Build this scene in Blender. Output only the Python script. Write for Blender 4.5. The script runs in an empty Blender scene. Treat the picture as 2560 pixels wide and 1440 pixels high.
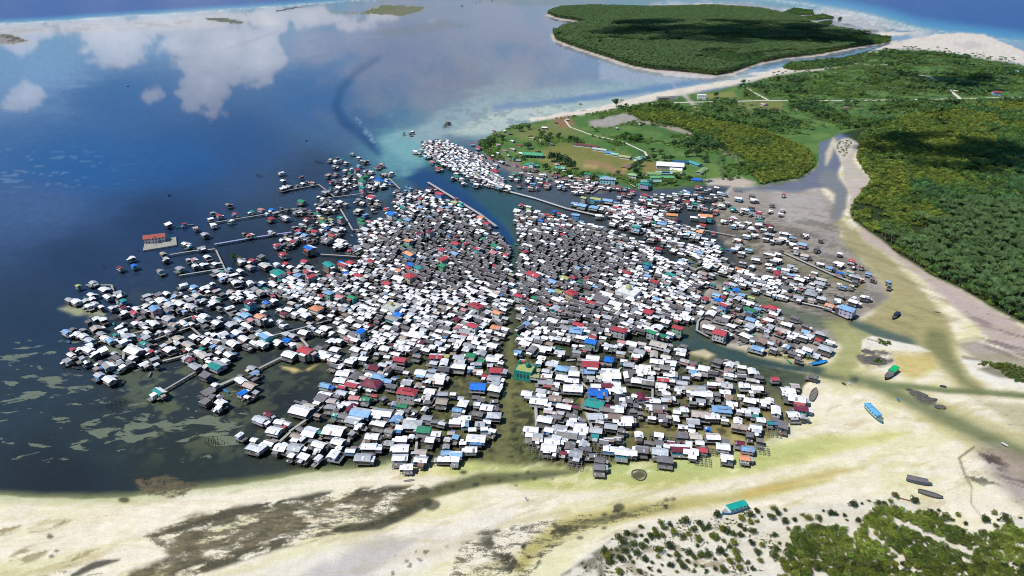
import bpy, math, random
import numpy as np
from mathutils import Vector
R = math.radians
rng = random.Random(7)
nrg = np.random.default_rng(11)
sc = bpy.context.scene
col = sc.collection

# ---------------------------------------------------------------- camera, sky, sun, exposure
CAM_H = 260.0
FPX = 1762.0                       # focal length in pixels of a 2560 px wide picture
HORIZON = -130.0
PITCH = math.atan((720 - HORIZON) / FPX)
cam_d = bpy.data.cameras.new('camera'); cam = bpy.data.objects.new('camera', cam_d); col.objects.link(cam)
cam_d.sensor_width = 36.0; cam_d.lens = FPX / 2560 * 36.0
cam_d.clip_start = 1.0; cam_d.clip_end = 200000.0
cam.location = (0, 0, CAM_H); cam.rotation_euler = (math.pi / 2 - PITCH, 0, 0)
sc.camera = cam

SUN_EL, SUN_AZ = R(57), R(-118)    # azimuth measured clockwise from +Y (view direction)
sun_d = bpy.data.lights.new('sun', 'SUN'); sun = bpy.data.objects.new('sun', sun_d); col.objects.link(sun)
sun_d.energy = 4.2; sun_d.angle = R(0.55); sun_d.color = (1.0, 0.965, 0.91)
SUN_DIR = Vector((math.sin(SUN_AZ) * math.cos(SUN_EL), math.cos(SUN_AZ) * math.cos(SUN_EL), math.sin(SUN_EL)))
sun.rotation_euler = SUN_DIR.to_track_quat('Z', 'Y').to_euler()
sun.location = (0, 0, 400)
sc.view_settings.view_transform = 'Standard'; sc.view_settings.look = 'None'
sc.view_settings.exposure = 0.12; sc.view_settings.gamma = 1.0

def ray(u, v):
    x = (np.asarray(u, float) - 1280) / FPX; y = (np.asarray(v, float) - 720) / FPX
    c, s = math.cos(PITCH), math.sin(PITCH)
    return x, c - y * s, -s - y * c
def g(u, v, z=0.0):
    """the point of the level z that the photograph shows at pixel u, v"""
    dx, dy, dz = ray(u, v)
    t = (z - CAM_H) / dz
    return dx * t, dy * t
def topx(x, y, z=0.0):
    c, s = math.cos(PITCH), math.sin(PITCH)
    zz = np.asarray(z, float) - CAM_H
    d = y * c - zz * s; up = y * s + zz * c
    return 1280 + FPX * x / d, 720 - FPX * up / d
def lin(c):
    c = np.asarray(c, float) / 255.0
    return np.where(c <= 0.04045, c / 12.92, ((c + 0.055) / 1.055) ** 2.4)

def N(nt, typ, **kw):
    n = nt.nodes.new(typ)
    for k, v in kw.items():
        if k == 'ins':
            for i, val in v.items(): n.inputs[i].default_value = val
        else: setattr(n, k, v)
    return n
def M(nt, op, a, b=None, c=None, clamp=False):
    n = nt.nodes.new('ShaderNodeMath'); n.operation = op; n.use_clamp = clamp
    for i, x in enumerate((a, b, c)):
        if x is None: continue
        if isinstance(x, (int, float)): n.inputs[i].default_value = x
        else: nt.links.new(x, n.inputs[i])
    return n.outputs[0]
def MIX(nt, fac, a, b, blend='MIX'):
    n = nt.nodes.new('ShaderNodeMix'); n.data_type = 'RGBA'; n.blend_type = blend
    for i, x in ((0, fac), (6, a), (7, b)):
        if isinstance(x, (int, float)): n.inputs[i].default_value = x
        elif isinstance(x, (tuple, list)): n.inputs[i].default_value = (*x[:3], 1)
        else: nt.links.new(x, n.inputs[i])
    return n.outputs[2]

w = bpy.data.worlds.new('World'); sc.world = w; w.use_nodes = True
nt = w.node_tree; nt.nodes.clear()
sky = N(nt, 'ShaderNodeTexSky', sky_type='NISHITA', sun_disc=False, sun_elevation=SUN_EL, sun_rotation=SUN_AZ,
        altitude=10, air_density=1.0, dust_density=0.35, ozone_density=2.5)
tc = N(nt, 'ShaderNodeTexCoord')
nz = N(nt, 'ShaderNodeTexNoise', ins={'Scale': 24.0, 'Detail': 9.0, 'Roughness': 0.6})
mp = N(nt, 'ShaderNodeMapping'); mp.inputs['Scale'].default_value = (1, 1, 1.5)
nt.links.new(tc.outputs['Generated'], mp.inputs[0]); nt.links.new(mp.outputs[0], nz.inputs['Vector'])
sp = N(nt, 'ShaderNodeSeparateXYZ'); nt.links.new(tc.outputs['Generated'], sp.inputs[0])
az = M(nt, 'ARCTAN2', sp.outputs[0], sp.outputs[1])
el = M(nt, 'ARCSINE', sp.outputs[2])
# cumulus standing in the sky ahead: where the lagoon mirrors them (pixel), half sizes, weight
CLOUDS = [(560, 120, 150, 105, 1.0), (510, 230, 78, 75, 1.0), (650, 130, 66, 75, .95), (275, 85, 105, 85, 1.0),
          (290, 140, 50, 32, .75), (50, 110, 55, 34, .95), (380, 232, 42, 32, .62), (60, 243, 80, 34, .62),
          (1150, 200, 300, 150, .47), (1150, 60, 420, 90, .62), (1290, 190, 90, 90, .52), (430, 60, 600, 40, .8), (930, 90, 60, 60, .68), (790, 110, 90, 60, .55),
          (-500, 100, 260, 120, .9), (3100, 120, 400, 150, .9), (1900, 60, 500, 60, .7)]
VEIL = CLOUDS[8:11] + CLOUDS[12:14]; CLOUDS = [c for c in CLOUDS if c not in VEIL]
def blob(L_):
  acc = None
  for (u, v, ru, rv, wt) in L_:
      def ae(u, v):
          dx, dy, dz = ray(u, v); return math.atan2(dx, dy), math.atan2(-dz, math.hypot(dx, dy))
      a0, e0 = ae(u, v); ra = abs(ae(u + ru, v)[0] - a0); re = abs(ae(u, v + rv)[1] - e0)
      da = M(nt, 'DIVIDE', M(nt, 'SUBTRACT', az, a0), ra); de = M(nt, 'DIVIDE', M(nt, 'SUBTRACT', el, e0), re)
      d2 = M(nt, 'ADD', M(nt, 'MULTIPLY', da, da), M(nt, 'MULTIPLY', de, de))
      m = M(nt, 'MULTIPLY', M(nt, 'SUBTRACT', 1.35, d2), wt)
      acc = m if acc is None else M(nt, 'MAXIMUM', acc, m)
  return acc
acc = blob(CLOUDS); veil = M(nt, 'ADD', blob(VEIL), M(nt, 'MULTIPLY', M(nt, 'SUBTRACT', nz.outputs[0], 0.5), 2.2))
dens = M(nt, 'ADD', M(nt, 'MAXIMUM', acc, -0.6), M(nt, 'MULTIPLY', M(nt, 'SUBTRACT', nz.outputs[0], 0.5), 3.4))
msk = N(nt, 'ShaderNodeMapRange', interpolation_type='SMOOTHSTEP'); nt.links.new(dens, msk.inputs[0])
msk.inputs[1].default_value = 0.32; msk.inputs[2].default_value = 0.74
above = M(nt, 'GREATER_THAN', el, 0.0)
cm = M(nt, 'MULTIPLY', M(nt, 'MULTIPLY', msk.outputs[0], above), 0.93)
cshade = MIX(nt, M(nt, 'MULTIPLY', dens, 0.45, clamp=True), (6.4, 6.9, 7.8), (12.8, 13.0, 13.4))
tint = MIX(nt, 1.0, sky.outputs[0], (0.52, 0.84, 1.10), 'MULTIPLY')
vm = N(nt, 'ShaderNodeMapRange', interpolation_type='SMOOTHSTEP'); nt.links.new(veil, vm.inputs[0]); vm.inputs[1].default_value = -.1; vm.inputs[2].default_value = .75; vm.inputs[4].default_value = .8
tint = MIX(nt, M(nt, 'MULTIPLY', vm.outputs[0], above), tint, (4.9, 5.3, 6.6))
skyc = MIX(nt, cm, tint, cshade)
bg = N(nt, 'ShaderNodeBackground'); bg.inputs[1].default_value = 0.085
nt.links.new(skyc, bg.inputs[0])
wo = N(nt, 'ShaderNodeOutputWorld'); nt.links.new(bg.outputs[0], wo.inputs[0])

# ---------------------------------------------------------------- helpers
def tag(o, label=None, cat=None, group=None, kind=None):
    if label: o['label'] = label
    if cat: o['category'] = cat
    if group: o['group'] = group
    if kind: o['kind'] = kind
    return o
def empty(name, loc, rz=0.0):
    o = bpy.data.objects.new(name, None); col.objects.link(o); o.empty_display_size = 1
    o.location = loc; o.rotation_euler = (0, 0, rz); return o
def kit(name):
    m = bpy.data.materials.new(name); m.use_nodes = True; nt = m.node_tree; nt.nodes.clear()
    out = N(nt, 'ShaderNodeOutputMaterial'); b = N(nt, 'ShaderNodeBsdfPrincipled'); nt.links.new(b.outputs[0], out.inputs[0])
    return m, nt, b
class MB:
    """collects faces with a colour each; builds ONE mesh object"""
    def __init__(s): s.v = []; s.f = []; s.c = []; s.m = []
    def poly(s, pts, c=(1, 1, 1), m=0):
        i = len(s.v); s.v += [tuple(p) for p in pts]; s.f.append(tuple(range(i, i + len(pts)))); s.c.append(c); s.m.append(m)
    def box(s, x0, x1, y0, y1, z0, z1, c=(1, 1, 1), m=0):
        p = [(x0, y0, z0), (x1, y0, z0), (x1, y1, z0), (x0, y1, z0), (x0, y0, z1), (x1, y0, z1), (x1, y1, z1), (x0, y1, z1)]
        for q in ((3, 2, 1, 0), (4, 5, 6, 7), (0, 1, 5, 4), (1, 2, 6, 5), (2, 3, 7, 6), (3, 0, 4, 7)): s.poly([p[k] for k in q], c, m)
    def slab(s, quad, th, c=(1, 1, 1), m=0):
        """a quad with thickness th below it"""
        lo = [(p[0], p[1], p[2] - th) for p in quad]; n = len(quad)
        s.poly(quad, c, m); s.poly(lo[::-1], c, m)
        for k in range(n):
            a, b = k, (k + 1) % n; s.poly([lo[a], lo[b], quad[b], quad[a]], c, m)
    def bar(s, a, b, r, c=(1, 1, 1), m=0):
        a, b = Vector(a), Vector(b); d = (b - a).normalized(); u = d.orthogonal().normalized() * r; w_ = d.cross(u.normalized()) * r
        A = [a + u, a + w_, a - u, a - w_]; B = [b + u, b + w_, b - u, b - w_]
        for k in range(4): s.poly([A[k], A[(k + 1) % 4], B[(k + 1) % 4], B[k]], c, m)
        s.poly(A[::-1], c, m); s.poly(B, c, m)
    def tube(s, a, b, r0, r1, c=(1, 1, 1), m=0, n=7):
        a, b = Vector(a), Vector(b); d = (b - a).normalized(); u = d.orthogonal().normalized(); w_ = d.cross(u)
        A = [a + (u * math.cos(k * 2 * math.pi / n) + w_ * math.sin(k * 2 * math.pi / n)) * r0 for k in range(n)]
        B = [b + (u * math.cos(k * 2 * math.pi / n) + w_ * math.sin(k * 2 * math.pi / n)) * r1 for k in range(n)]
        for k in range(n): s.poly([A[k], A[(k + 1) % n], B[(k + 1) % n], B[k]], c, m)
        s.poly(B, c, m)
    def add(s, o, loc=(0, 0, 0), rz=0.0, mmap=None):
        i = len(s.v); c_, s_ = math.cos(rz), math.sin(rz)
        s.v += [(loc[0] + c_ * x - s_ * y, loc[1] + s_ * x + c_ * y, loc[2] + z) for x, y, z in o.v]
        s.f += [tuple(k + i for k in f) for f in o.f]; s.c += o.c
        s.m += o.m if mmap is None else [mmap] * len(o.m)
    def mesh(s, name, mats, smooth=False):
        me = bpy.data.meshes.new(name); me.from_pydata(s.v, [], s.f)
        for m in (mats if isinstance(mats, (list, tuple)) else [mats]): me.materials.append(m)
        if len(s.f):
            me.polygons.foreach_set('material_index', s.m)
            at = me.attributes.new('col', 'FLOAT_COLOR', 'FACE')
            at.data.foreach_set('color', np.array([(*c, 1) for c in s.c], np.float32).ravel())
            if smooth: me.polygons.foreach_set('use_smooth', [True] * len(s.f))
        me.update(); return me
    def build(s, name, mats, parent=None, smooth=False):
        o = bpy.data.objects.new(name, s.mesh(name, mats, smooth)); col.objects.link(o)
        if parent: o.parent = parent
        return o
# value noise in world metres (numpy)
_H = nrg.random((256, 256))
def vnoise(x, y):
    xi = np.floor(x).astype(int); yi = np.floor(y).astype(int); fx = x - xi; fy = y - yi
    fx = fx * fx * (3 - 2 * fx); fy = fy * fy * (3 - 2 * fy)
    a = _H[xi & 255, yi & 255]; b = _H[(xi + 1) & 255, yi & 255]; c = _H[xi & 255, (yi + 1) & 255]; d = _H[(xi + 1) & 255, (yi + 1) & 255]
    return (a * (1 - fx) + b * fx) * (1 - fy) + (c * (1 - fx) + d * fx) * fy
def fbm(x, y, o=5, r=0.55):
    t = np.zeros_like(x); a = 1.0; s = 0.0
    for k in range(o):
        t += a * vnoise(x * 2 ** k + 17.3 * k, y * 2 ** k + 9.1 * k); s += a; a *= r
    return t / s
def sstep(e0, e1, x):
    t = np.clip((x - e0) / (e1 - e0), 0, 1); return t * t * (3 - 2 * t)
def sdist(P, U, V):
    """signed distance in pixels to a polygon, positive inside"""
    P = np.asarray(P, float); d2 = np.full(U.shape, 1e18); ins = np.zeros(U.shape, bool)
    for i in range(len(P)):
        ax, ay = P[i]; bx, by = P[(i + 1) % len(P)]; ex, ey = bx - ax, by - ay
        t = np.clip(((U - ax) * ex + (V - ay) * ey) / (ex * ex + ey * ey + 1e-9), 0, 1)
        d2 = np.minimum(d2, (U - ax - t * ex) ** 2 + (V - ay - t * ey) ** 2)
        c = ((ay > V) != (by > V)); 
        with np.errstate(divide='ignore', invalid='ignore'): ins ^= c & (U < (bx - ax) * (V - ay) / (by - ay + 1e-12) + ax)
    d = np.sqrt(d2); return np.where(ins, d, -d)
def ldist(P, U, V):
    """(half width - distance) to a polyline of (u, v, half width)"""
    best = np.full(U.shape, -1e9)
    for (ax, ay, aw), (bx, by, bw) in zip(P[:-1], P[1:]):
        ex, ey = bx - ax, by - ay
        t = np.clip(((U - ax) * ex + (V - ay) * ey) / (ex * ex + ey * ey + 1e-9), 0, 1)
        best = np.maximum(best, aw + (bw - aw) * t - np.hypot(U - ax - t * ex, V - ay - t * ey))
    return best
# ---------------------------------------------------------------- ground: one sheet to the horizon
uu = np.concatenate([np.arange(-1000, -20, 40), np.arange(-20, 2581, 4), np.arange(2620, 3600, 40)]).astype(float)
vv = np.concatenate([[-123, -118, -112, -105, -95, -82, -65, -45, -30, -20, -12], np.arange(-6, 1451, 4), np.arange(1480, 2300, 40)]).astype(float)
U, V = np.meshgrid(uu, vv); nv, nu = U.shape
X, Y = g(U, V, 0.0)
ALB = 1.28                                    # picture value of a sunlit surface / its base colour
def A3(c): return lin(c) / ALB
# noise fields in metres
n_big = fbm(X / 90, Y / 90, 5) - .5; n_mid = fbm(X / 22 + 31, Y / 22, 5) - .5; n_sm = fbm(X / 6 + 7, Y / 6 + 3, 4) - .5
def streak(ang, lx, ly, o=5, off=0):
    c, s = math.cos(ang), math.sin(ang)
    return fbm((X * c + Y * s) / lx + off, (-X * s + Y * c) / ly + off, o) - .5
# base: lagoon bed, colours spread from sounding points
CP = [(100,150,128,158,192),(300,250,44,88,145),(600,350,30,72,126),(200,410,14,84,146),(450,400,16,70,128),(100,500,62,92,138),(400,550,12,46,84),(200,650,22,50,84),
(100,800,26,52,74),(60,1000,38,57,68),(250,1100,36,52,56),(150,1190,25,38,45),(450,1150,40,52,48),(700,1000,36,46,45),(450,850,38,49,52),(600,650,26,42,58),
(800,600,32,46,56),(800,430,40,58,86),(900,320,66,98,136),(780,250,52,92,145),(1150,200,112,122,140),(1000,120,90,108,145),(1300,120,122,132,152),(1250,250,150,165,168),
(1450,100,140,152,175),(990,360,92,150,160),(1120,450,28,74,96),(1240,540,42,86,92),(1270,600,60,88,76),(900,700,32,42,42),(1100,800,34,40,36),
(1280,860,88,94,60),(1260,1000,112,112,66),(1270,1130,98,102,62),(1050,1000,88,92,55),(900,1100,58,66,50),(1150,1110,84,88,52),(1480,1130,98,102,62),
(1700,1080,138,130,84),(1850,1080,158,146,95),(1700,950,66,72,52),(1900,900,78,92,72),(1780,690,56,82,78),(1650,480,70,76,88),(1400,470,80,90,98),
(1450,760,38,42,40),(1600,650,42,47,47),(1700,560,55,62,66),(1560,850,45,58,48),(0,60,120,150,190),(700,80,135,152,180),(300,60,150,168,196),(1300,40,130,140,165),(1500,30,150,160,180),(860,60,120,135,165)]
Uw = U + n_mid * 60 + n_big * 60; Vw = V + n_mid * 25 + n_big * 30
num = np.zeros(U.shape + (3,)); den = np.zeros(U.shape)
for (x, y, r, g_, b) in CP:
    wgt = 1 / (((Uw - x) ** 2 + 2.2 * (Vw - y) ** 2) + 900) ** 1.6
    num += wgt[..., None] * A3((r, g_, b)); den += wgt
C = num / den[..., None]
Z = np.full(U.shape, -0.7)
def lay(mask, colr, z=None, op=1.0):
    global C, Z
    m = np.clip(mask * op, 0, 1)
    C = C * (1 - m[..., None]) + (A3(colr) if not isinstance(colr, np.ndarray) else colr) * m[..., None]
    if z is not None: Z = Z * (1 - m) + z * m
def crop(P, pad):
    P = np.asarray(P, float)
    return (slice(*np.searchsorted(vv, (P[:, 1].min() - pad, P[:, 1].max() + pad))), slice(*np.searchsorted(uu, (P[:, 0].min() - pad, P[:, 0].max() + pad))))
NZ = {'b': n_big, 'm': n_mid, 's': n_sm}
def edge(d, sl, na, nk):
    return d + NZ[nk][sl] * na * 2 if na else d
def poly(P, colr, soft=4, na=6, nk='m', z=None, op=1.0, tex=None):
    """paint a patch of one bed or soil inside a polygon of pixels; tex: extra cover mask"""
    sl = crop(P, abs(soft) + abs(na) * 2 + 8); d = sdist(P, U[sl], V[sl])
    m = np.zeros(U.shape); m[sl] = sstep(-soft, soft, edge(d, sl, na, nk))
    lay(m * (tex if tex is not None else 1), colr, z, op); return m
def line(P, colr, soft=4, na=3, nk='m', z=None, op=1.0, tex=None):
    pad = max(p[2] for p in P) + soft + na * 2 + 8
    sl = crop([p[:2] for p in P], pad); d = ldist(P, U[sl], V[sl])
    m = np.zeros(U.shape); m[sl] = sstep(-soft, soft, edge(d, sl, na, nk))
    lay(m * (tex if tex is not None else 1), colr, z, op); return m
# -- lagoon cover
wl = streak(R(24), 10, 5, 4, 3)
poly([(250,840),(420,800),(520,900),(650,1000),(560,1110),(380,1090),(300,960)], (104, 114, 86), 30, 20, 'b', None, .5, sstep(.02, .12, n_mid + n_sm * .4))
lay(sstep(.0, .2, n_mid + n_sm * .8) * sstep(640, 800, V) * sstep(1180, 1120, V) * sstep(200, 500, U), (100, 108, 76), None, .34)
lay(sstep(-.02, .12, streak(R(15), 6, 4, 4, 8) + n_mid * .4) * sstep(820, 900, V) * sstep(950, 1040, U) * sstep(2000, 1900, U), (40, 44, 30), None, .75)
lay(sstep(.02, .1, streak(R(10), 3.2, 2.4, 3, 18) + n_mid * .3) * sstep(860, 920, V) * sstep(980, 1060, U) * sstep(1950, 1850, U), (134, 134, 84), None, .5)
poly([(-20,330),(500,340),(560,420),(350,470),(-20,470)], (14, 88, 152), 40, 20, 'b', None, .55)
lay(sstep(.155, .19, streak(R(-8), 26, 5, 3, 5)) * sstep(350, 400, V) * sstep(500, 440, V) * sstep(420, 60, U), (150, 176, 200), None, .3)
# far reef flats and bars
poly([(-60,66),(150,58),(330,52),(450,44),(650,24),(700,60),(470,72),(180,80),(-60,90)], (172,174,182), 5, 6, 'm', None, .8)
poly([(-60,70),(200,62),(480,50),(480,72),(200,78),(-60,84)], (120,112,100), 2, 5, 's', None, .8, sstep(.0, .1, streak(R(5), 60, 14, 5, 2)))
poly([(-60,78),(30,84),(78,102),(40,112),(-60,112)], (150,142,128), 3, 3, 's', .15, .9)
poly([(-60,78),(30,84),(78,102),(40,112),(-60,112)], (86,80,66), 3, 3, 's', None, .8, sstep(.0, .08, streak(R(-20), 30, 8, 4, 2)))
poly([(510,44),(560,42),(620,56),(600,62),(520,52)], (110,112,96), 2, 3, 's', .1)
poly([(775,28),(900,30),(960,10),(1070,14),(1050,30),(1010,42),(900,36)], (118,120,92), 3, 5, 's', .1)
poly([(900,28),(935,12),(1000,16),(960,30)], (104,112,70), 3, 5, 's', .1, .8, sstep(-.05, .1, n_sm))
poly([(920,80),(1100,50),(1180,60),(1000,92)], (92,98,96), 4, 8, 'm', None, .6)
poly([(1180,0),(1660,-4),(1640,14),(1300,14)], (112,112,98), 4, 4, 'm', .05, .8)
line([(555,126,3),(620,105,4),(690,80,2)], (70,95,135), 4, 4, 'm', None, .7)
line([(690,28,3),(800,8,3),(1000,-2,3),(1500,-8,4)], (84,76,70), 1.5, 1, 'm', .1)
# deep sea beyond the reef, turquoise shelf, surf
def sea(P, wid, dirn):
    sl = (slice(0, np.searchsorted(vv, 140)), slice(None)); d = np.full(U.shape, -1e9); d[sl] = sdist(P, U[sl], V[sl])
    d = d + n_big * 3
    lay(sstep(-wid * .35, wid * .1, d), (150, 190, 205), -1.0, .6); lay(sstep(-1, wid * .6, d), (70, 150, 195), -1.5); lay(sstep(wid * .5, wid * 1.6, d), (24, 78, 158), -2.5)
    lay(sstep(3.2, .6, np.abs(d - 1 - n_mid * 6)) * sstep(-.05, .1, n_mid + n_sm), (225, 228, 230), None, .8); return d
SEA_L = [(-1100,70),(0,61),(140,53),(330,41),(640,22),(860,5),(960,-1),(1150,-14),(1500,-22),(1750,-20),(1900,-20),(1600,-200),(-1100,-200)]
SEA_R = [(1750,-20),(1870,-4),(2010,12),(2110,28),(2200,46),(2300,74),(2420,90),(2560,108),(2900,150),(4200,300),(4200,-200),(1500,-200)]
d1 = sea(SEA_L, 12, 0); d2 = sea(SEA_R, 26, 0)
DEEP = np.maximum(sstep(0, 10, d1), sstep(0, 16, d2))
line([(1985,18,4),(2080,34,5),(2160,52,5),(2260,75,5),(2350,92,4),(2480,104,4),(2600,118,4)], (232,236,236), 3, 4, 'm', None, .75, sstep(-.1, .12, n_mid))
# NE shoals
poly([(1630,14),(1760,4),(1880,4),(2000,30),(2110,52),(2200,74),(2320,86),(2240,106),(2120,98),(2000,64),(1820,34),(1640,30)], (158,160,166), 5, 6, 'm', .02)
poly([(1640,12),(1790,10),(1900,22),(1960,34),(1900,40),(1780,26),(1650,26)], (222,212,198), 3, 5, 'm', .2)
poly([(2000,60),(2120,58),(2230,72),(2290,84),(2200,92),(2080,84)], (112,112,110), 3, 6, 'm', None, .8, sstep(-.05, .05, streak(R(-15), 60, 12, 4, 1)))
poly([(2200,80),(2310,80),(2370,86),(2240,106),(2170,100)], (222,214,198), 3, 4, 'm', .3)
poly([(2390,82),(2560,106),(2640,130),(2560,130),(2420,96)], (150,170,190), 4, 4, 'm', None, .9)
# pale shallows along the coast
poly([(960,350),(1040,318),(1120,270),(1230,246),(1400,214),(1560,200),(1700,186),(1860,150),(1960,140),(1980,170),(1860,205),(1650,246),(1460,282),(1330,300),(1200,345),(1130,340),(1060,385),(1010,420),(960,400)], (152,176,180), 14, 16, 'b', -.4, .9)
poly([(1130,330),(1250,272),(1420,236),(1600,212),(1760,196),(1880,170),(1900,186),(1680,240),(1460,285),(1330,302),(1220,340)], (196,208,196), 10, 10, 'm', -.15, .85)
lay(sstep(.02, .08, streak(R(25), 10, 22, 4, 4)) * sstep(220, 260, V) * sstep(340, 300, V) * sstep(1060, 1140, U) * sstep(1480, 1400, U), (120, 145, 150), None, .6)
line([(1240,268,8),(1420,250,8),(1560,232,9),(1700,210,10),(1800,188,10),(1900,164,9),(2000,146,8),(2080,130,8),(2160,112,7),(2240,96,5),(2330,84,4)], (112,144,176), 8, 5, 'm', -.8)
poly([(1500,150),(1640,170),(1760,186),(1900,176),(1830,196),(1660,206),(1500,200)], (186,192,200), 8, 10, 'm', -.1, .7)
# wake / dredged channel through the lagoon
line([(945,145,7),(890,180,8),(855,220,10),(840,262,11),(858,300,12),(900,335,12),(950,372,14),(1000,415,20),(1080,455,26),(1160,505,24),(1230,555,18),(1275,600,12)], (4,66,118), 9, 4, 'm', -1.6, .95)
line([(884,284,3),(905,315,4),(930,345,5),(940,356,2)], (128,160,180), 4, 3, 's', None, .8, sstep(-.02, .05, streak(R(-60), 20, 3.2, 2, 1)))
poly([(940,345),(1000,330),(1060,360),(1080,400),(1010,440),(960,420)], (120,176,178), 16, 14, 'm', None, .75)
# -- dry and half dry ground of the south and east
LAG = [(-2000,-400),(4500,-400),(4500,60),(2560,330),(1900,330),(1830,462),(1785,520),(1800,590),(1850,650),(1880,700),(1830,700),(1790,690),(1730,790),(1800,858),(1850,890),(1950,920),(2040,935),(2010,965),(1990,1020),(1965,1075),
 (1880,1122),(1750,1142),(1600,1158),(1480,1192),(1290,1200),(1130,1156),(1000,1156),(860,1172),(700,1195),(600,1208),(420,1226),(330,1244),(100,1246),(-40,1238),(-2000,1238)]
dl = sdist(LAG, U, V) + n_mid * 12 + n_sm * 5
sandc = A3((245,234,208)) * (1 + .10 * n_mid[..., None] + .06 * n_sm[..., None])
sw = streak(R(28), 55, 12, 5, 21)[..., None]
sandc = sandc + sstep(.0, .16, sw) * (A3((226,220,160)) - sandc) * .55
sandc = sandc + sstep(.1, .2, streak(R(22), 30, 6, 5, 25)[..., None]) * (A3((196,180,128)) - sandc) * .5
lay(sstep(5, -5, dl), sandc, .12)
lay(sstep(26, 2, np.abs(dl + 4)) * sstep(1000, 1080, V), (176,184,128), None, .55)
# east mudflat
poly([(1830,466),(1960,478),(2050,470),(2095,520),(2105,590),(2190,690),(2230,740),(2150,795),(2090,860),(2040,910),(1950,880),(1800,858),(1730,790),(1790,690),(1830,700),(1880,700),(1850,650),(1800,590),(1785,520)], (166,157,147), 8, 8, 'm', .06)
lay(sstep(-.02,.14, n_sm + n_mid * .6) * sstep(1740, 1800, U) * sstep(2200, 2100, U) * sstep(540, 600, V) * sstep(900, 860, V), (104,98,90), None, .5)
poly([(1930,482),(2050,476),(2080,520),(2060,560),(1960,560)], (182,174,168), 16, 12, 'b', None, .8)
lay(sstep(.0, .14, streak(R(-45), 30, 7, 5, 6)) * sstep(1780, 1850, U) * sstep(2260, 2180, U) * sstep(480, 560, V) * sstep(880, 800, V), (96,92,86), None, .55)
line([(1700,640,8),(1790,690,10),(1870,735,10),(1960,775,12),(2060,805,14),(2130,815,10)], (112,122,104), 7, 4, 'm', -.5)
line([(1850,610,6),(1960,655,6),(2050,690,7),(2160,720,8)], (146,142,108), 6, 4, 'm', -.1, .8)
line([(1830,640,5),(1760,600,6),(1690,585,6),(1610,560,6),(1545,545,6)], (66,82,84), 5, 3, 'm', -.7)
line([(1700,470,16),(1600,490,16),(1500,480,14),(1400,470,16),(1300,455,12)], (78,84,96), 9, 6, 'm', -.7, .85)
# yellow flats, pink strip, river
poly([(2080,520),(2120,560),(2200,620),(2290,700),(2370,800),(2390,860),(2330,875),(2230,850),(2140,820),(2230,740),(2180,680),(2105,600)], (176,168,120), 14, 10, 'm', -.08, .95)
lay(sstep(.02, .16, streak(R(-52), 60, 9, 5, 2)) * sstep(2080, 2130, U) * sstep(2420, 2360, U) * sstep(540, 620, V) * sstep(880, 830, V), (146,138,92), None, .5)
poly([(2140,548),(2190,590),(2260,640),(2330,690),(2410,730),(2480,770),(2600,850),(2600,910),(2520,890),(2420,800),(2330,720),(2240,650),(2160,600)], (196,178,168), 8, 6, 'm', .3)
lay(sstep(.0, .16, streak(R(-45), 30, 7, 5, 9)) * sstep(2380, 2470, U) * sstep(730, 790, V) * sstep(930, 880, V), (120,104,100), None, .75)
poly([(2390,860),(2440,850),(2560,900),(2620,940),(2560,925),(2440,900)], (136,126,120), 8, 6, 'm', None, .7)
line([(1990,345,5),(2030,372,8),(2052,400,12)], (136,138,150), 5, 3, 'm', -.3)
line([(2150,332,9),(2100,338,12),(2062,362,18),(2080,405,26),(2060,440,28),(2000,462,16),(1900,470,8),(1840,474,4)], (122,126,140), 6, 4, 'm', -.5)
line([(2070,445,22),(2105,480,18),(2100,515,16),(2090,540,12)], (138,138,138), 8, 4, 'm', -.3)
poly([(2150,332),(2110,350),(2100,400),(2110,450),(2180,452),(2130,400),(2150,360)], (196,186,172), 5, 5, 'm', .4)
line([(2085,350,6),(2072,385,9),(2066,410,4)], (206,196,172), 5, 2, 'm', .05)
poly([(2082,360),(2105,348),(2138,346),(2130,380),(2108,404),(2094,388)], (208,198,182), 4, 3, 'm', .4)
poly([(2110,450),(2180,452),(2195,480),(2140,520),(2120,530),(2124,490)], (200,186,176), 5, 5, 'm', .3)
# channels of the south east
GR = (112,126,84)
line([(1640,835,8),(1720,855,12),(1800,876,15),(1900,897,15),(2000,915,13),(2060,930,13)], (58,84,82), 6, 2, 'm', -1.0)
line([(2040,925,22),(2120,942,24),(2190,958,26),(2280,1000,30),(2380,1050,36),(2480,1098,46),(2600,1160,60)], (184,182,134), 16, 6, 'm', -.2, .8)
line([(2040,925,12),(2120,942,11),(2190,958,11),(2280,1000,13),(2380,1050,15),(2480,1098,18),(2600,1160,24)], (122,132,94), 12, 4, 'm', -.6, .9)
line([(2020,918,10),(2080,936,10),(2140,948,6)], (46,72,72), 6, 2, 'm', None, .8)
poly([(2060,800),(2140,800),(2180,840),(2150,900),(2120,950),(2060,930),(2100,870)], (170,172,118), 14, 8, 'm', -.2, .9)
line([(2130,805,10),(2190,828,13),(2250,846,12),(2330,868,9)], (92,110,100), 7, 3, 'm', -.7)
line([(2330,850,44),(2370,900,34),(2410,950,26),(2450,975,20)], (178,172,122), 18, 6, 'm', -.2, .8)
line([(2340,850,26),(2372,900,18),(2410,950,12),(2450,975,9)], (132,136,90), 14, 5, 'm', -.5, .9)
line([(2180,960,8),(2280,965,9),(2370,975,8),(2440,978,8),(2520,985,8),(2620,992,9)], (128,140,96), 6, 3, 'm', -.5)
line([(2410,895,6),(2480,910,7),(2620,935,8)], (128,122,112), 5, 3, 'm', -.2)
poly([(2230,880),(2330,890),(2340,920),(2280,950),(2240,930)], (206,190,122), 14, 6, 'm', -.1, .9)
poly([(2440,1000),(2560,1010),(2640,1100),(2560,1090)], (186,180,140), 12, 8, 'm', None, .8)
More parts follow.
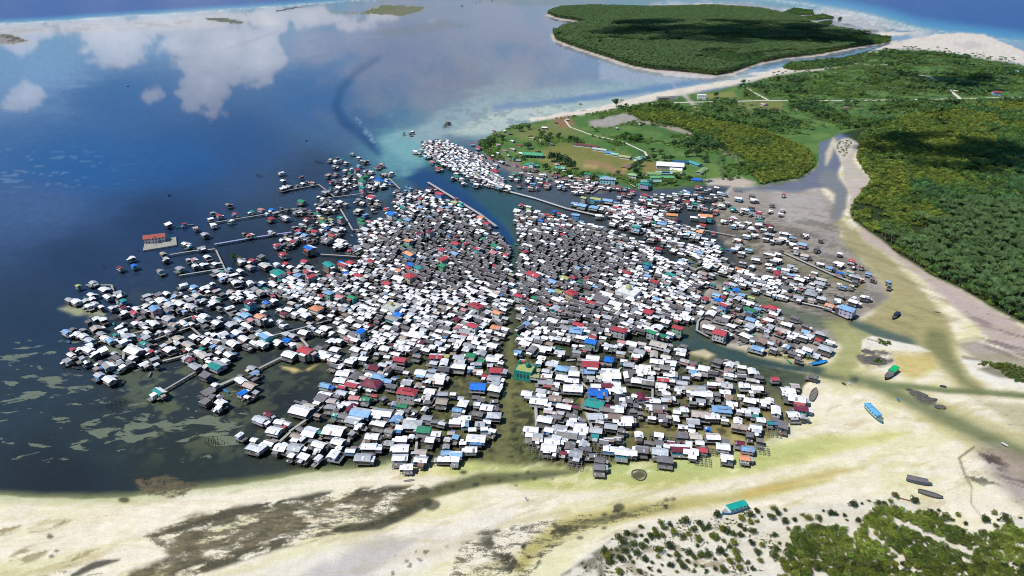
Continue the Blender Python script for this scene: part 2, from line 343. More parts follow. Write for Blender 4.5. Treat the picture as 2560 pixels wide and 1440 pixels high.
# shallow run along the village's southern edge
line([(1020,1178,10),(1150,1170,16),(1300,1186,20),(1450,1200,22),(1600,1192,26),(1750,1176,28),(1900,1150,30),(2050,1120,26),(2200,1095,16),(2280,1080,6)], (210,210,146), 16, 6, 'm', -.1, .9)
line([(1150,1176,18),(1300,1192,26),(1450,1200,30),(1600,1188,34),(1750,1172,34),(1900,1146,30),(2020,1116,22),(2120,1096,8)], (186,194,128), 22, 8, 'm', -.25, .75)
line([(1480,1172,10),(1620,1170,13),(1760,1160,12)], (182,194,132), 9, 4, 'm', -.2, .9)
lay(sstep(.04, .16, streak(R(30), 9, 4, 3, 7)) * sstep(1140, 1170, V) * sstep(1290, 1240, V) * sstep(900, 1000, U), (236,228,196), None, .5)
line([(1000,1262,10),(1100,1225,15),(1200,1200,16),(1330,1188,10),(1440,1178,4)], (112,116,82), 7, 4, 'm', -.4)
line([(880,1420,8),(1010,1395,12),(1150,1360,10),(1260,1310,8),(1420,1280,8)], (196,180,120), 9, 5, 'm', None, .6)
line([(1300,1420,14),(1330,1370,20),(1420,1315,24),(1550,1285,22),(1700,1260,15),(1860,1240,13),(2000,1215,9),(2080,1200,3)], (190,184,124), 14, 5, 'm', -.2)
line([(1370,1350,10),(1480,1310,15),(1580,1285,12),(1680,1262,5)], (136,138,94), 10, 4, 'm', None, .8, sstep(-.2, .1, streak(R(24), 40, 4, 4, 1)))
line([(1860,1236,9),(1980,1205,9),(2090,1180,7),(2160,1170,3)], (204,182,112), 8, 4, 'm', None, .8)
# weed beds on the southern sand
wd = streak(R(24), 13, 3.2, 5, 11) + n_sm * .6
poly([(360,1330),(480,1290),(620,1262),(760,1240),(920,1226),(1070,1216),(1060,1250),(1030,1290),(900,1322),(760,1352),(620,1388),(480,1440),(360,1500),(300,1440),(420,1390)], (116,100,70), 10, 8, 'm', None, .8, sstep(-.14, .04, wd))
poly([(360,1330),(480,1290),(620,1262),(760,1240),(920,1226),(1070,1216),(1060,1250),(1030,1290),(900,1322),(760,1352),(620,1388),(480,1440),(360,1500),(300,1440),(420,1390)], (92,84,60), 8, 8, 'm', None, .5, sstep(.0, .07, wd))
line([(420,1330,5),(640,1268,9),(800,1240,9),(980,1226,9),(1060,1222,8)], (66,66,54), 7, 5, 'm', None, .9, sstep(-.12, .02, wd))
line([(360,1480,16),(480,1425,14),(640,1380,12),(790,1345,6)], (70,70,52), 7, 6, 'm', None, .9, sstep(-.1, .04, wd))
line([(840,1325,8),(950,1312,12),(1020,1280,14),(1070,1255,12)], (52,54,40), 5, 5, 'm', None, .9)
poly([(1195,1350),(1240,1322),(1290,1312),(1330,1335),(1340,1370),(1310,1400),(1260,1440),(1230,1480),(1130,1480),(1190,1420),(1230,1390)], (56,54,38), 6, 8, 'm', None, .92, sstep(-.16, -.02, n_mid + n_sm * .5))
poly([(1200,1400),(1300,1340),(1440,1290),(1480,1300),(1420,1350),(1360,1400),(1310,1470)], (58,58,42), 8, 6, 'm', None, .9, sstep(.06, .1, n_sm + n_mid * .4))
poly([(1300,1345),(1370,1300),(1470,1275),(1620,1262),(1690,1250),(1700,1262),(1580,1300),(1460,1330),(1360,1372)], (52,54,42), 6, 3, 'm', None, .9, sstep(.13, .16, n_sm * .7 + n_mid * .5 + .02))
for (x, y, r_) in [(1597,1186,17),(1548,1268,14),(1560,1285,9),(1512,1286,8),(1530,1293,7),(1575,1288,7),(1667,1250,7),(1683,1248,8),(1385,1310,7),(1408,1330,12),(1425,1328,7),(1510,1320,7),(1450,1345,10),(1330,1318,6),(1190,1210,9),(1158,1180,9),(1130,1215,6),(1248,1200,5),(1290,1214,4),(1060,1226,14),(1080,1262,22),(130,1392,7),(126,1342,9),(142,1378,6),(310,1250,16),(1210,1195,5),(1095,1222,9),(1337,1195,5),(1380,1196,5),(1290,1188,5),(1320,1180,5)]:
    poly([(x + r_ * math.cos(k * .7), y + r_ * .62 * math.sin(k * .7)) for k in range(9)], (66,66,48), 3.5, 4, 's', None, .85)
for (x, y, rx, ry) in [(20,1320,36,18),(130,1310,60,16),(75,1385,52,22),(200,1400,60,16),(60,1460,60,20)]:
    poly([(x + rx * math.cos(k * .7), y + ry * math.sin(k * .7) - rx * .3 * math.cos(k * .7)) for k in range(9)], (150,132,86), 6, 6, 'm', None, .8, sstep(-.1, .1, wd))
line([(180,1440,5),(240,1412,9),(300,1400,3)], (54,52,46), 4, 5, 's', None, .9)
poly([(340,1200),(420,1188),(470,1200),(490,1215),(440,1240),(370,1240)], (120,104,76), 5, 8, 'm', .0, .9, sstep(-.1, .05, wd))
poly([(700,1460),(800,1410),(900,1362),(980,1345),(1040,1352),(990,1390),(900,1460)], (158,152,154), 14, 10, 'm', None, .85)
poly([(560,1440),(720,1395),(900,1345),(1080,1320),(1240,1280),(1300,1262),(1240,1330),(1100,1400),(1000,1480),(540,1480)], (232,224,212), 16, 8, 'm', None, .5)
lay(sstep(.2, .24, n_sm + n_mid * .3) * sstep(1330, 1350, V) * sstep(900, 1000, U) * sstep(1150, 1080, U), (60,56,50), None, .7)
poly([(2450,1110),(2520,1120),(2640,1180),(2640,1300),(2540,1260),(2470,1180)], (172,158,150), 22, 8, 'm', None, .85)
# wet dark fans and runnels of the south east corner
lay(sstep(.06, .16, streak(R(-35), 34, 10, 5, 4)) * sstep(2400, 2500, U) * sstep(1100, 1150, V) * sstep(1290, 1230, V), (120,104,104), None, .85)
lay(sstep(.1, .14, streak(R(-50), 14, 5, 4, 14)) * sstep(2380, 2430, U) * sstep(1110, 1150, V) * sstep(1240, 1200, V) * sstep(2540, 2480, U), (70,64,56), None, .8)
line([(2435,1118,2.2),(2398,1145,2.2),(2410,1180,2),(2430,1220,2.4),(2428,1260,2),(2460,1300,2.4)], (150,136,108), 2, 3, 'm', -.02, .9)
# rocks / islets
poly([(2140,890),(2160,872),(2230,880),(2240,900),(2210,920),(2180,922),(2145,905)], (110,100,94), 3, 4, 's', .5, .95, sstep(-.2, .05, n_sm))
poly([(2155,850),(2180,840),(2300,865),(2330,880),(2240,876),(2180,870),(2155,872)], (238,230,214), 4, 3, 'm', .5)
poly([(2272,980),(2290,976),(2330,1000),(2345,1012),(2320,1012),(2280,996)], (92,88,78), 2.5, 4, 's', .4, .95, sstep(-.25, 0, n_sm))
poly([(2400,895),(2480,905),(2620,940),(2620,985),(2500,968),(2430,940)], (240,232,216), 6, 3, 'm', .4)
poly([(2440,925),(2500,905),(2580,940),(2580,952),(2500,945)], (96,92,60), 5, 4, 'm', .5, .8)
# village: mud lanes and fill under the houses
VIL = [(985,475),(1080,460),(1215,545),(1280,606),(1290,560),(1270,530),(1330,515),(1500,520),(1640,490),(1800,520),(1990,680),(1830,700),(1780,690),(1730,800),(1560,850),(1300,850),(1160,880),(940,870),(760,800),(640,720),(700,660),(880,640),(890,560)]
poly(VIL, (62,62,56), 10, 10, 'm', None, .55, sstep(-.1, .15, n_sm + n_mid))
line([(1275,700,3),(1270,790,5),(1275,860,7),(1272,930,10),(1268,1000,8),(1262,1080,11),(1250,1140,18)], (120,124,78), 7, 4, 'm', None, .7)
line([(1030,975,5),(1090,905,8),(1140,880,6)], (128,124,78), 6, 4, 'm', None, .7)
line([(1456,935,3),(1458,1000,5),(1470,1060,6),(1500,1110,7)], (160,148,92), 4, 3, 'm', None, .8)
line([(1740,800,5),(1745,850,8),(1720,856,8)], (66,88,86), 5, 2, 'm', -.8)
line([(886,500,9),(880,560,8),(890,610,7),(870,650,8)], (34,58,80), 6, 4, 'm', -1, .8)
line([(990,470,10),(975,510,8),(980,560,5),(1000,580,3)], (36,66,86), 6, 3, 'm', -1, .8)
poly([(700,915),(770,925),(800,905),(760,925),(735,930)], (206,190,130), 4, 3, 's', -.05)
poly([(145,770),(185,785),(260,790),(260,775),(170,760)], (168,172,140), 7, 6, 's', -.2, .9)
lay(sstep(.1, .2, n_mid) * sstep(1040, 1090, V) * sstep(1150, 1120, V) * sstep(1520, 1560, U) * sstep(1980, 1930, U), (214,200,140), None, .7)
poly([(1540,1070),(1620,1060),(1800,1085),(1960,1060),(1900,1110),(1700,1120),(1540,1110)], (206,194,134), 10, 10, 'm', -.05, .6, sstep(-.1, .1, n_mid))
poly([(1855,870),(1900,868),(2000,890),(2040,910),(1960,905),(1870,885)], (196,186,146), 5, 4, 'm', .0)
poly([(1720,880),(1760,872),(1790,885),(1770,895)], (200,188,152), 4, 3, 'm', .1)
# -- land
GRASS = (82,118,56); FOREST = (46,62,28)
LAND = [(1195,368),(1225,340),(1280,318),(1340,302),(1430,290),(1500,278),(1560,266),(1600,258),(1650,246),(1720,236),(1790,226),(1840,214),(1880,206),(1900,196),(1960,182),(2040,176),(2120,160),(2160,150),(2175,132),(2240,124),(2300,126),(2420,142),(2560,165),(4200,300),(4200,1300),(2600,830),(2480,770),(2400,722),(2330,690),(2250,640),(2195,595),(2135,555),(2125,535),(2135,505),(2190,455),(2172,440),(2152,405),(2152,365),(2158,334),(2100,335),(2045,362),(2050,400),(2040,420),(2000,448),(1900,462),(1820,456),(1780,462),(1700,468),(1600,472),(1500,452),(1400,446),(1300,424),(1230,400)]
mland = poly(LAND, GRASS, 4, 4, 'm', .9)
lay(mland * sstep(-.1, .16, n_mid + n_big * .5), (110,136,70), None, .8); lay(mland * sstep(.0, .25, n_big + n_sm * .5), (62,98,44), None, .8)
BEACH = [(1330,300,5),(1420,286,6),(1500,274,7),(1570,258,8),(1640,242,9),(1720,226,8),(1800,212,7),(1870,200,6),(1930,186,5),(1990,176,5),(2060,170,5),(2130,158,6),(2160,140,6)]
line(BEACH, (226,214,196), 4, 3, 'm', .5)
poly([(1870,186),(1960,168),(1990,172),(1920,190)], (224,214,198), 4, 3, 'm', .4)
poly([(2165,132),(2230,108),(2330,88),(2400,80),(2460,84),(2520,110),(2580,135),(2600,162),(2560,162),(2420,140),(2300,124),(2240,124)], (220,210,196), 4, 4, 'm', .5)
poly([(2380,110),(2430,104),(2480,116),(2420,122)], (196,190,182), 4, 5, 'm', None, .8)
# fields, mud bays, school grounds
poly([(1330,380),(1420,362),(1480,368),(1560,392),(1590,405),(1560,432),(1480,432),(1400,425),(1345,405)], (138,136,76), 6, 6, 'm', None, .95)
poly([(1340,375),(1420,358),(1500,372),(1575,395),(1560,425)], (122,124,64), 8, 8, 'm', None, .7)
line([(1470,405,5),(1510,415,6),(1545,432,7),(1570,446,5)], (166,128,98), 5, 5, 'm', None, .8); line([(1462,416,4),(1490,419,4)], (190,160,112), 3, 2, 'm', None, .8)
poly([(1600,405),(1640,408),(1660,430),(1610,435)], (150,126,80), 5, 5, 'm', None, .8)
poly([(1470,304),(1540,290),(1570,280),(1600,300),(1570,308),(1520,318),(1480,318)], (170,162,154), 4, 4, 'm', None, .95)
line([(1580,300,3),(1640,312,4),(1700,328,5),(1760,350,5),(1800,375,5),(1840,395,4)], (172,160,148), 3, 4, 'm', None, .9)
line([(1780,262,4),(1830,275,5),(1880,290,2)], (136,134,80), 4, 3, 'm', None, .8)
poly([(1820,252),(1960,250),(1960,280),(1880,280)], (136,136,76), 6, 6, 'm', None, .6)
poly([(1280,330),(1340,318),(1420,300),(1460,330),(1380,350),(1300,350)], (128,128,74), 8, 8, 'm', None, .7)
poly([(1380,300),(1420,290),(1440,310),(1405,325)], (156,112,84), 4, 4, 'm', None, .7)
poly([(1760,236),(1830,230),(1850,246),(1770,248)], (140,138,76), 4, 3, 'm', None, .8)
poly([(1200,385),(1260,395),(1330,425),(1420,445),(1500,460),(1560,468),(1500,478),(1400,462),(1300,440),(1220,405)], (132,124,118), 6, 5, 'm', .3, .9)
poly([(1760,450),(1850,446),(1890,458),(1860,464),(1770,464)], (196,182,168), 4, 3, 'm', .3)
# forest floor
F_MAN = [(1570,282),(1640,275),(1760,300),(1860,320),(1940,342),(2015,374),(2038,402),(2034,420),(2000,446),(1900,462),(1880,440),(1860,400),(1800,365),(1700,320),(1600,300)]
F_EAST = [(2100,335),(2200,310),(2330,280),(2560,255),(4200,300),(4200,1300),(2600,830),(2480,770),(2400,722),(2330,690),(2250,640),(2195,595),(2135,555),(2125,535),(2135,505),(2180,455),(2220,440),(2160,400),(2150,360)]
poly(F_MAN, FOREST, 3, 2, 'm'); poly(F_EAST, FOREST, 3, 2, 'm')
poly([(2296,590),(2330,605),(2380,625),(2440,655),(2400,648),(2330,618)], (178,170,150), 3, 4, 'm', None, .8)
# far island
ISL = [(1368,34),(1400,22),(1480,18),(1620,22),(1780,18),(1900,26),(2000,48),(2060,70),(2140,84),(2230,98),(2200,108),(2120,122),(2040,138),(1960,146),(1900,158),(1870,168),(1830,182),(1790,190),(1720,182),(1640,176),(1580,165),(1530,148),(1480,132),(1420,112),(1390,100),(1382,82),(1420,66),(1470,58),(1440,52),(1390,44)]
misl = poly([(x + (3 if x > 1800 else -6), y + 4) for x, y in ISL], (206,192,172), 3, 3, 'm', .4)
poly(ISL, (40,56,30), 2.5, 2, 'm', 1.2)
poly([(1780,300),(1760,300)] + [(1640,165),(1700,180),(1780,192),(1850,190),(1760,198),(1660,188)], (206,196,188), 4, 4, 'm', .3, .8)
# SE scrub: white coral sand with low weeds
poly([(1400,1440),(1470,1385),(1560,1320),(1680,1300),(1860,1290),(1960,1270),(2080,1260),(2240,1246),(2340,1290),(2400,1330),(2480,1330),(2560,1290),(2700,1290),(2700,1600),(1200,1700)], (232,224,206), 8, 6, 'm', .4)
poly([(1400,1440),(1470,1390),(1540,1340),(1600,1320),(1580,1370),(1520,1420),(1490,1480),(1400,1500)], (88,86,56), 6, 6, 'm', None, .8, sstep(-.2, .05, n_sm))
poly([(1560,1350),(1800,1320),(1900,1380),(1840,1460),(1560,1460)], (140,126,96), 20, 10, 'm', None, .7, sstep(.08, .14, n_sm))
# bare sand windows in the sea grass of the western lagoon
PALE = .34 * sstep(770, 860, V) * sstep(720, 560, U) * sstep(1195, 1150, V) * sstep(-400, -100, U)
for (x, y, rx, ry, k) in [(60,895,60,26,.2),(110,955,70,24,.2),(470,1065,130,30,.22),(330,1070,80,24,.2),(230,1095,80,30,.2),(150,1050,60,18,.16),(300,880,90,30,.16),(560,1095,60,26,.16),(40,830,60,30,.06),(680,1010,90,24,.1),(110,985,50,20,.16)]:
    PALE = PALE + k * np.exp(-(((U - x) / rx) ** 2 + ((V - y) / ry) ** 2)) * (dl > 6)
PALE = PALE * (dl > 4)
# how thickly sea weed grows on each bed (the grain itself is in the shader)
WD = np.zeros(U.shape)
def weed(P, val, soft=20):
    global WD
    sl = crop(P, soft + 8); m = np.zeros(U.shape); m[sl] = sstep(-soft, soft, sdist(P, U[sl], V[sl]) + n_mid[sl] * 16); WD = np.maximum(WD, m * val)
weed([(340,1335),(480,1285),(620,1258),(760,1236),(920,1222),(1080,1212),(1070,1255),(1035,1295),(900,1330),(760,1360),(620,1396),(480,1450),(360,1520),(280,1450),(410,1390)], .54, 16)
weed([(-40,1290),(240,1290),(300,1330),(180,1390),(-40,1400)], .30, 24); weed([(140,1400),(320,1390),(260,1460),(100,1460)], .42, 20)
weed([(330,1196),(430,1186),(500,1205),(460,1245),(350,1245)], .55, 10)
weed([(960,1245),(1140,1185),(1280,1172),(1460,1176),(1500,1110),(1640,1120),(1480,1185),(1300,1205),(1150,1225),(1020,1285)], .46, 16)
weed([(1140,1360),(1220,1310),(1310,1300),(1440,1282),(1620,1258),(1700,1246),(1690,1268),(1560,1310),(1440,1350),(1360,1400),(1300,1500),(1100,1500)], .50, 12)
weed([(940,1000),(1010,900),(1120,870),(1280,860),(1290,1150),(1130,1150),(900,1150),(860,1080)], .46, 30); weed([(1290,880),(1480,900),(1560,1000),(1900,960),(1930,1040),(1800,1090),(1560,1060),(1500,1150),(1290,1150)], .40, 24)
weed([(380,1060),(520,960),(700,900),(860,930),(880,1090),(620,1140),(430,1120)], .36, 40)
weed([(1090,1290),(1240,1250),(1420,1215),(1250,1300),(1080,1350)], .2, 20); weed([(860,1352),(1040,1330),(1120,1350),(940,1430),(780,1470)], .26, 20)
weed([(2380,1090),(2500,1100),(2640,1190),(2640,1330),(2500,1260),(2400,1200)], .36, 20); weed([(2340,720),(2450,760),(2640,880),(2640,960),(2500,890),(2380,800)], .34, 20); weed([(2100,560),(2200,640),(2320,760),(2350,860),(2250,840),(2160,720)], .30, 20)
weed([(1780,500),(1960,520),(2080,640),(2180,730),(2080,820),(1900,860),(1780,780),(1830,690)], .46, 20); weed([(1420,1440),(1480,1385),(1600,1320),(1880,1300),(1960,1340),(1900,1480),(1400,1520)], .3, 10)
weed([(2440,1000),(2600,1010),(2640,1090),(2520,1080)], .38, 14); weed([(1060,240),(1440,240),(1380,300),(1120,340)], .3, 20)
# fine grain of every bed
C = C * (1 + np.where(dl < 0, .10, .34)[..., None] * n_sm[..., None])
C = np.clip(C, .004, .85)
Z = Z + np.where(Z > .05, n_mid * .3 + .05, 0)
verts = np.stack([X, Y, Z], -1).reshape(-1, 3)
idx = np.arange(nv * nu).reshape(nv, nu)
faces = np.stack([idx[1:, :-1], idx[1:, 1:], idx[:-1, 1:], idx[:-1, :-1]], -1).reshape(-1, 4)
def np_mesh(name, verts, faces, attrs=()):
    me = bpy.data.meshes.new(name); me.vertices.add(len(verts)); me.vertices.foreach_set('co', verts.astype(np.float32).ravel())
    if len(faces):
        k = faces.shape[1]
        me.loops.add(faces.size); me.loops.foreach_set('vertex_index', faces.astype(np.int32).ravel())
        me.polygons.add(len(faces)); me.polygons.foreach_set('loop_start', np.arange(0, faces.size, k, dtype=np.int32))
    for (nm, typ, dat) in attrs:
        a = me.attributes.new(nm, typ, 'POINT'); a.data.foreach_set('color' if typ == 'FLOAT_COLOR' else ('vector' if typ == 'FLOAT_VECTOR' else 'value'), np.ascontiguousarray(dat, np.float32).ravel())
    me.update(); me.validate(); return me
cc = np.concatenate([C, np.ones(C.shape[:2] + (1,))], -1).reshape(-1, 4)
wet = sstep(1200, 1000, V) * 0
me = np_mesh('ground', verts, faces, [('bed', 'FLOAT_COLOR', cc), ('pale', 'FLOAT', PALE), ('weed', 'FLOAT', WD), ('dry', 'FLOAT', sstep(2, -6, dl) * (1 - mland) * (1 - misl))]); me.polygons.foreach_set('use_smooth', [True] * len(faces))
ground = bpy.data.objects.new('ground', me); col.objects.link(ground); tag(ground, kind='structure')
m, nt, b = kit('tidal_ground')
at = N(nt, 'ShaderNodeAttribute', attribute_name='bed'); ge = N(nt, 'ShaderNodeNewGeometry')
def noise(nt, vec, scale, det=4, rough=.6):
    n = N(nt, 'ShaderNodeTexNoise', ins={'Scale': scale, 'Detail': det, 'Roughness': rough}); nt.links.new(vec, n.inputs['Vector']); return n.outputs[0]
def mapr(nt, x, a, b_, c, d):
    n = N(nt, 'ShaderNodeMapRange'); nt.links.new(x, n.inputs[0])
    for i, val in enumerate((a, b_, c, d)): n.inputs[i + 1].default_value = val
    return n.outputs[0]
f1 = mapr(nt, noise(nt, ge.outputs['Position'], .9, 5, .7), .25, .75, .84, 1.16)
f2 = mapr(nt, noise(nt, ge.outputs['Position'], .16, 4, .6), .3, .7, .92, 1.08)
f = M(nt, 'MULTIPLY', f1, f2)
cmb = N(nt, 'ShaderNodeCombineXYZ'); [nt.links.new(f, cmb.inputs[k]) for k in range(3)]
wa = N(nt, 'ShaderNodeAttribute', attribute_name='weed'); da_ = N(nt, 'ShaderNodeAttribute', attribute_name='dry')
mw = N(nt, 'ShaderNodeMapping'); mw.inputs['Rotation'].default_value = (0, 0, R(-24)); mw.inputs['Scale'].default_value = (.09, .24, .1); nt.links.new(ge.outputs['Position'], mw.inputs[0])
nw = N(nt, 'ShaderNodeTexNoise', ins={'Scale': 1.0, 'Detail': 8.0, 'Roughness': .72, 'Distortion': .35}); nt.links.new(mw.outputs[0], nw.inputs['Vector'])
nf = N(nt, 'ShaderNodeTexNoise', ins={'Scale': 1.1, 'Detail': 4.0, 'Roughness': .7}); nt.links.new(ge.outputs['Position'], nf.inputs['Vector'])
nn = M(nt, 'ADD', M(nt, 'MULTIPLY', nw.outputs[0], .68), M(nt, 'MULTIPLY', nf.outputs[0], .32))
wm = mapr(nt, M(nt, 'SUBTRACT', M(nt, 'ADD', nn, M(nt, 'MULTIPLY', wa.outputs['Fac'], .55)), .76), 0, .07, 0, .88)
wm = M(nt, 'MULTIPLY', wm, M(nt, 'GREATER_THAN', wa.outputs['Fac'], .02))
mf = N(nt, 'ShaderNodeMapping'); mf.inputs['Rotation'].default_value = (0, 0, R(-28)); mf.inputs['Scale'].default_value = (.02, .09, .05); nt.links.new(ge.outputs['Position'], mf.inputs[0])
fl = N(nt, 'ShaderNodeTexNoise', ins={'Scale': 1.0, 'Detail': 7.0, 'Roughness': .6, 'Distortion': 1.6}); nt.links.new(mf.outputs[0], fl.inputs['Vector'])
flm = M(nt, 'MULTIPLY', mapr(nt, fl.outputs[0], .46, .62, 0, .55), da_.outputs['Fac'])
pa = N(nt, 'ShaderNodeAttribute', attribute_name='pale'); mq = N(nt, 'ShaderNodeMapping'); mq.inputs['Rotation'].default_value = (0, 0, R(-30)); mq.inputs['Scale'].default_value = (.055, .115, .1); nt.links.new(ge.outputs['Position'], mq.inputs[0])
nq = N(nt, 'ShaderNodeTexNoise', ins={'Scale': 1.0, 'Detail': 6.0, 'Roughness': .58, 'Distortion': .5}); nt.links.new(mq.outputs[0], nq.inputs['Vector'])
pm_ = mapr(nt, M(nt, 'ADD', nq.outputs[0], M(nt, 'MULTIPLY', pa.outputs['Fac'], .62)), .82, .85, 0, .62); pm_ = M(nt, 'MULTIPLY', pm_, M(nt, 'GREATER_THAN', pa.outputs['Fac'], .03))
gc = MIX(nt, 1.0, MIX(nt, pm_, at.outputs[0], (.20, .235, .165)), cmb.outputs[0], 'MULTIPLY'); gc = MIX(nt, flm, gc, MIX(nt, 1.0, gc, (.86, .82, .66), 'MULTIPLY'))
wc_ = MIX(nt, mapr(nt, nf.outputs[0], .4, .62, 0, 1), (.042, .043, .026), (.125, .105, .062))
nt.links.new(MIX(nt, wm, gc, wc_), b.inputs['Base Color']); b.inputs['Roughness'].default_value = .85; b.inputs['Specular IOR Level'].default_value = .25
wv = N(nt, 'ShaderNodeTexWave', wave_profile='SIN', ins={'Scale': .14, 'Distortion': 9.0, 'Detail': 3.0, 'Detail Scale': .7})
mpw = N(nt, 'ShaderNodeMapping'); mpw.inputs['Rotation'].default_value = (0, 0, R(65)); nt.links.new(ge.outputs['Position'], mpw.inputs[0]); nt.links.new(mpw.outputs[0], wv.inputs[0])
bp = N(nt, 'ShaderNodeBump', ins={'Strength': .34, 'Distance': .4})
hh = M(nt, 'ADD', M(nt, 'MULTIPLY', wv.outputs[1], mapr(nt, noise(nt, ge.outputs['Position'], .02, 3), .42, .6, 0, 1.0)), M(nt, 'MULTIPLY', noise(nt, ge.outputs['Position'], .35, 6, .65), .35)); nt.links.new(hh, bp.inputs['Height']); nt.links.new(bp.outputs[0], b.inputs['Normal'])
ground.data.materials.append(m)
# ---------------------------------------------------------------- water
su = slice(0, nu); ui = np.unique(np.concatenate([np.arange(0, nu, 6), [nu - 1]])); vi = np.unique(np.concatenate([np.arange(0, 40), np.arange(40, nv, 5), [nv - 1]]))
GX, GY = X[np.ix_(vi, ui)], Y[np.ix_(vi, ui)]; k1, k2 = GX.shape; ix = np.arange(k1 * k2).reshape(k1, k2)
me = np_mesh('water', np.stack([GX, GY, np.zeros_like(GX)], -1).reshape(-1, 3), np.stack([ix[1:, :-1], ix[1:, 1:], ix[:-1, 1:], ix[:-1, :-1]], -1).reshape(-1, 4), [('deep', 'FLOAT', DEEP[np.ix_(vi, ui)])])
water = bpy.data.objects.new('water', me); col.objects.link(water); tag(water, kind='structure')
m = bpy.data.materials.new('water'); m.use_nodes = True; nt = m.node_tree; nt.nodes.clear()
out = N(nt, 'ShaderNodeOutputMaterial'); tr = N(nt, 'ShaderNodeBsdfTransparent'); gl = N(nt, 'ShaderNodeBsdfGlossy'); fr = N(nt, 'ShaderNodeFresnel'); mx = N(nt, 'ShaderNodeMixShader')
fr.inputs['IOR'].default_value = 1.33; ge = N(nt, 'ShaderNodeNewGeometry'); at = N(nt, 'ShaderNodeAttribute', attribute_name='deep')
mpw = N(nt, 'ShaderNodeMapping'); mpw.inputs['Scale'].default_value = (.6, 1.6, 1); mpw.inputs['Rotation'].default_value = (0, 0, R(12)); nt.links.new(ge.outputs['Position'], mpw.inputs[0])
bs = N(nt, 'ShaderNodeBump', ins={'Distance': 1.0}); nt.links.new(M(nt, 'ADD', M(nt, 'MULTIPLY', noise(nt, mpw.outputs[0], .035, 5, .6), 3.0), M(nt, 'MULTIPLY', noise(nt, mpw.outputs[0], .3, 3, .6), .5)), bs.inputs['Height'])
nt.links.new(M(nt, 'ADD', .006, M(nt, 'MULTIPLY', at.outputs['Fac'], .55)), bs.inputs['Strength'])
nt.links.new(bs.outputs[0], gl.inputs['Normal']); nt.links.new(bs.outputs[0], fr.inputs['Normal'])
nt.links.new(M(nt, 'ADD', .02, M(nt, 'MULTIPLY', at.outputs['Fac'], .22)), gl.inputs['Roughness'])
nt.links.new(M(nt, 'MULTIPLY', fr.outputs[0], mapr(nt, at.outputs['Fac'], 0, 1, .95, .55)), mx.inputs[0])
nt.links.new(tr.outputs[0], mx.inputs[1]); nt.links.new(gl.outputs[0], mx.inputs[2]); nt.links.new(mx.outputs[0], out.inputs[0])
water.data.materials.append(m)
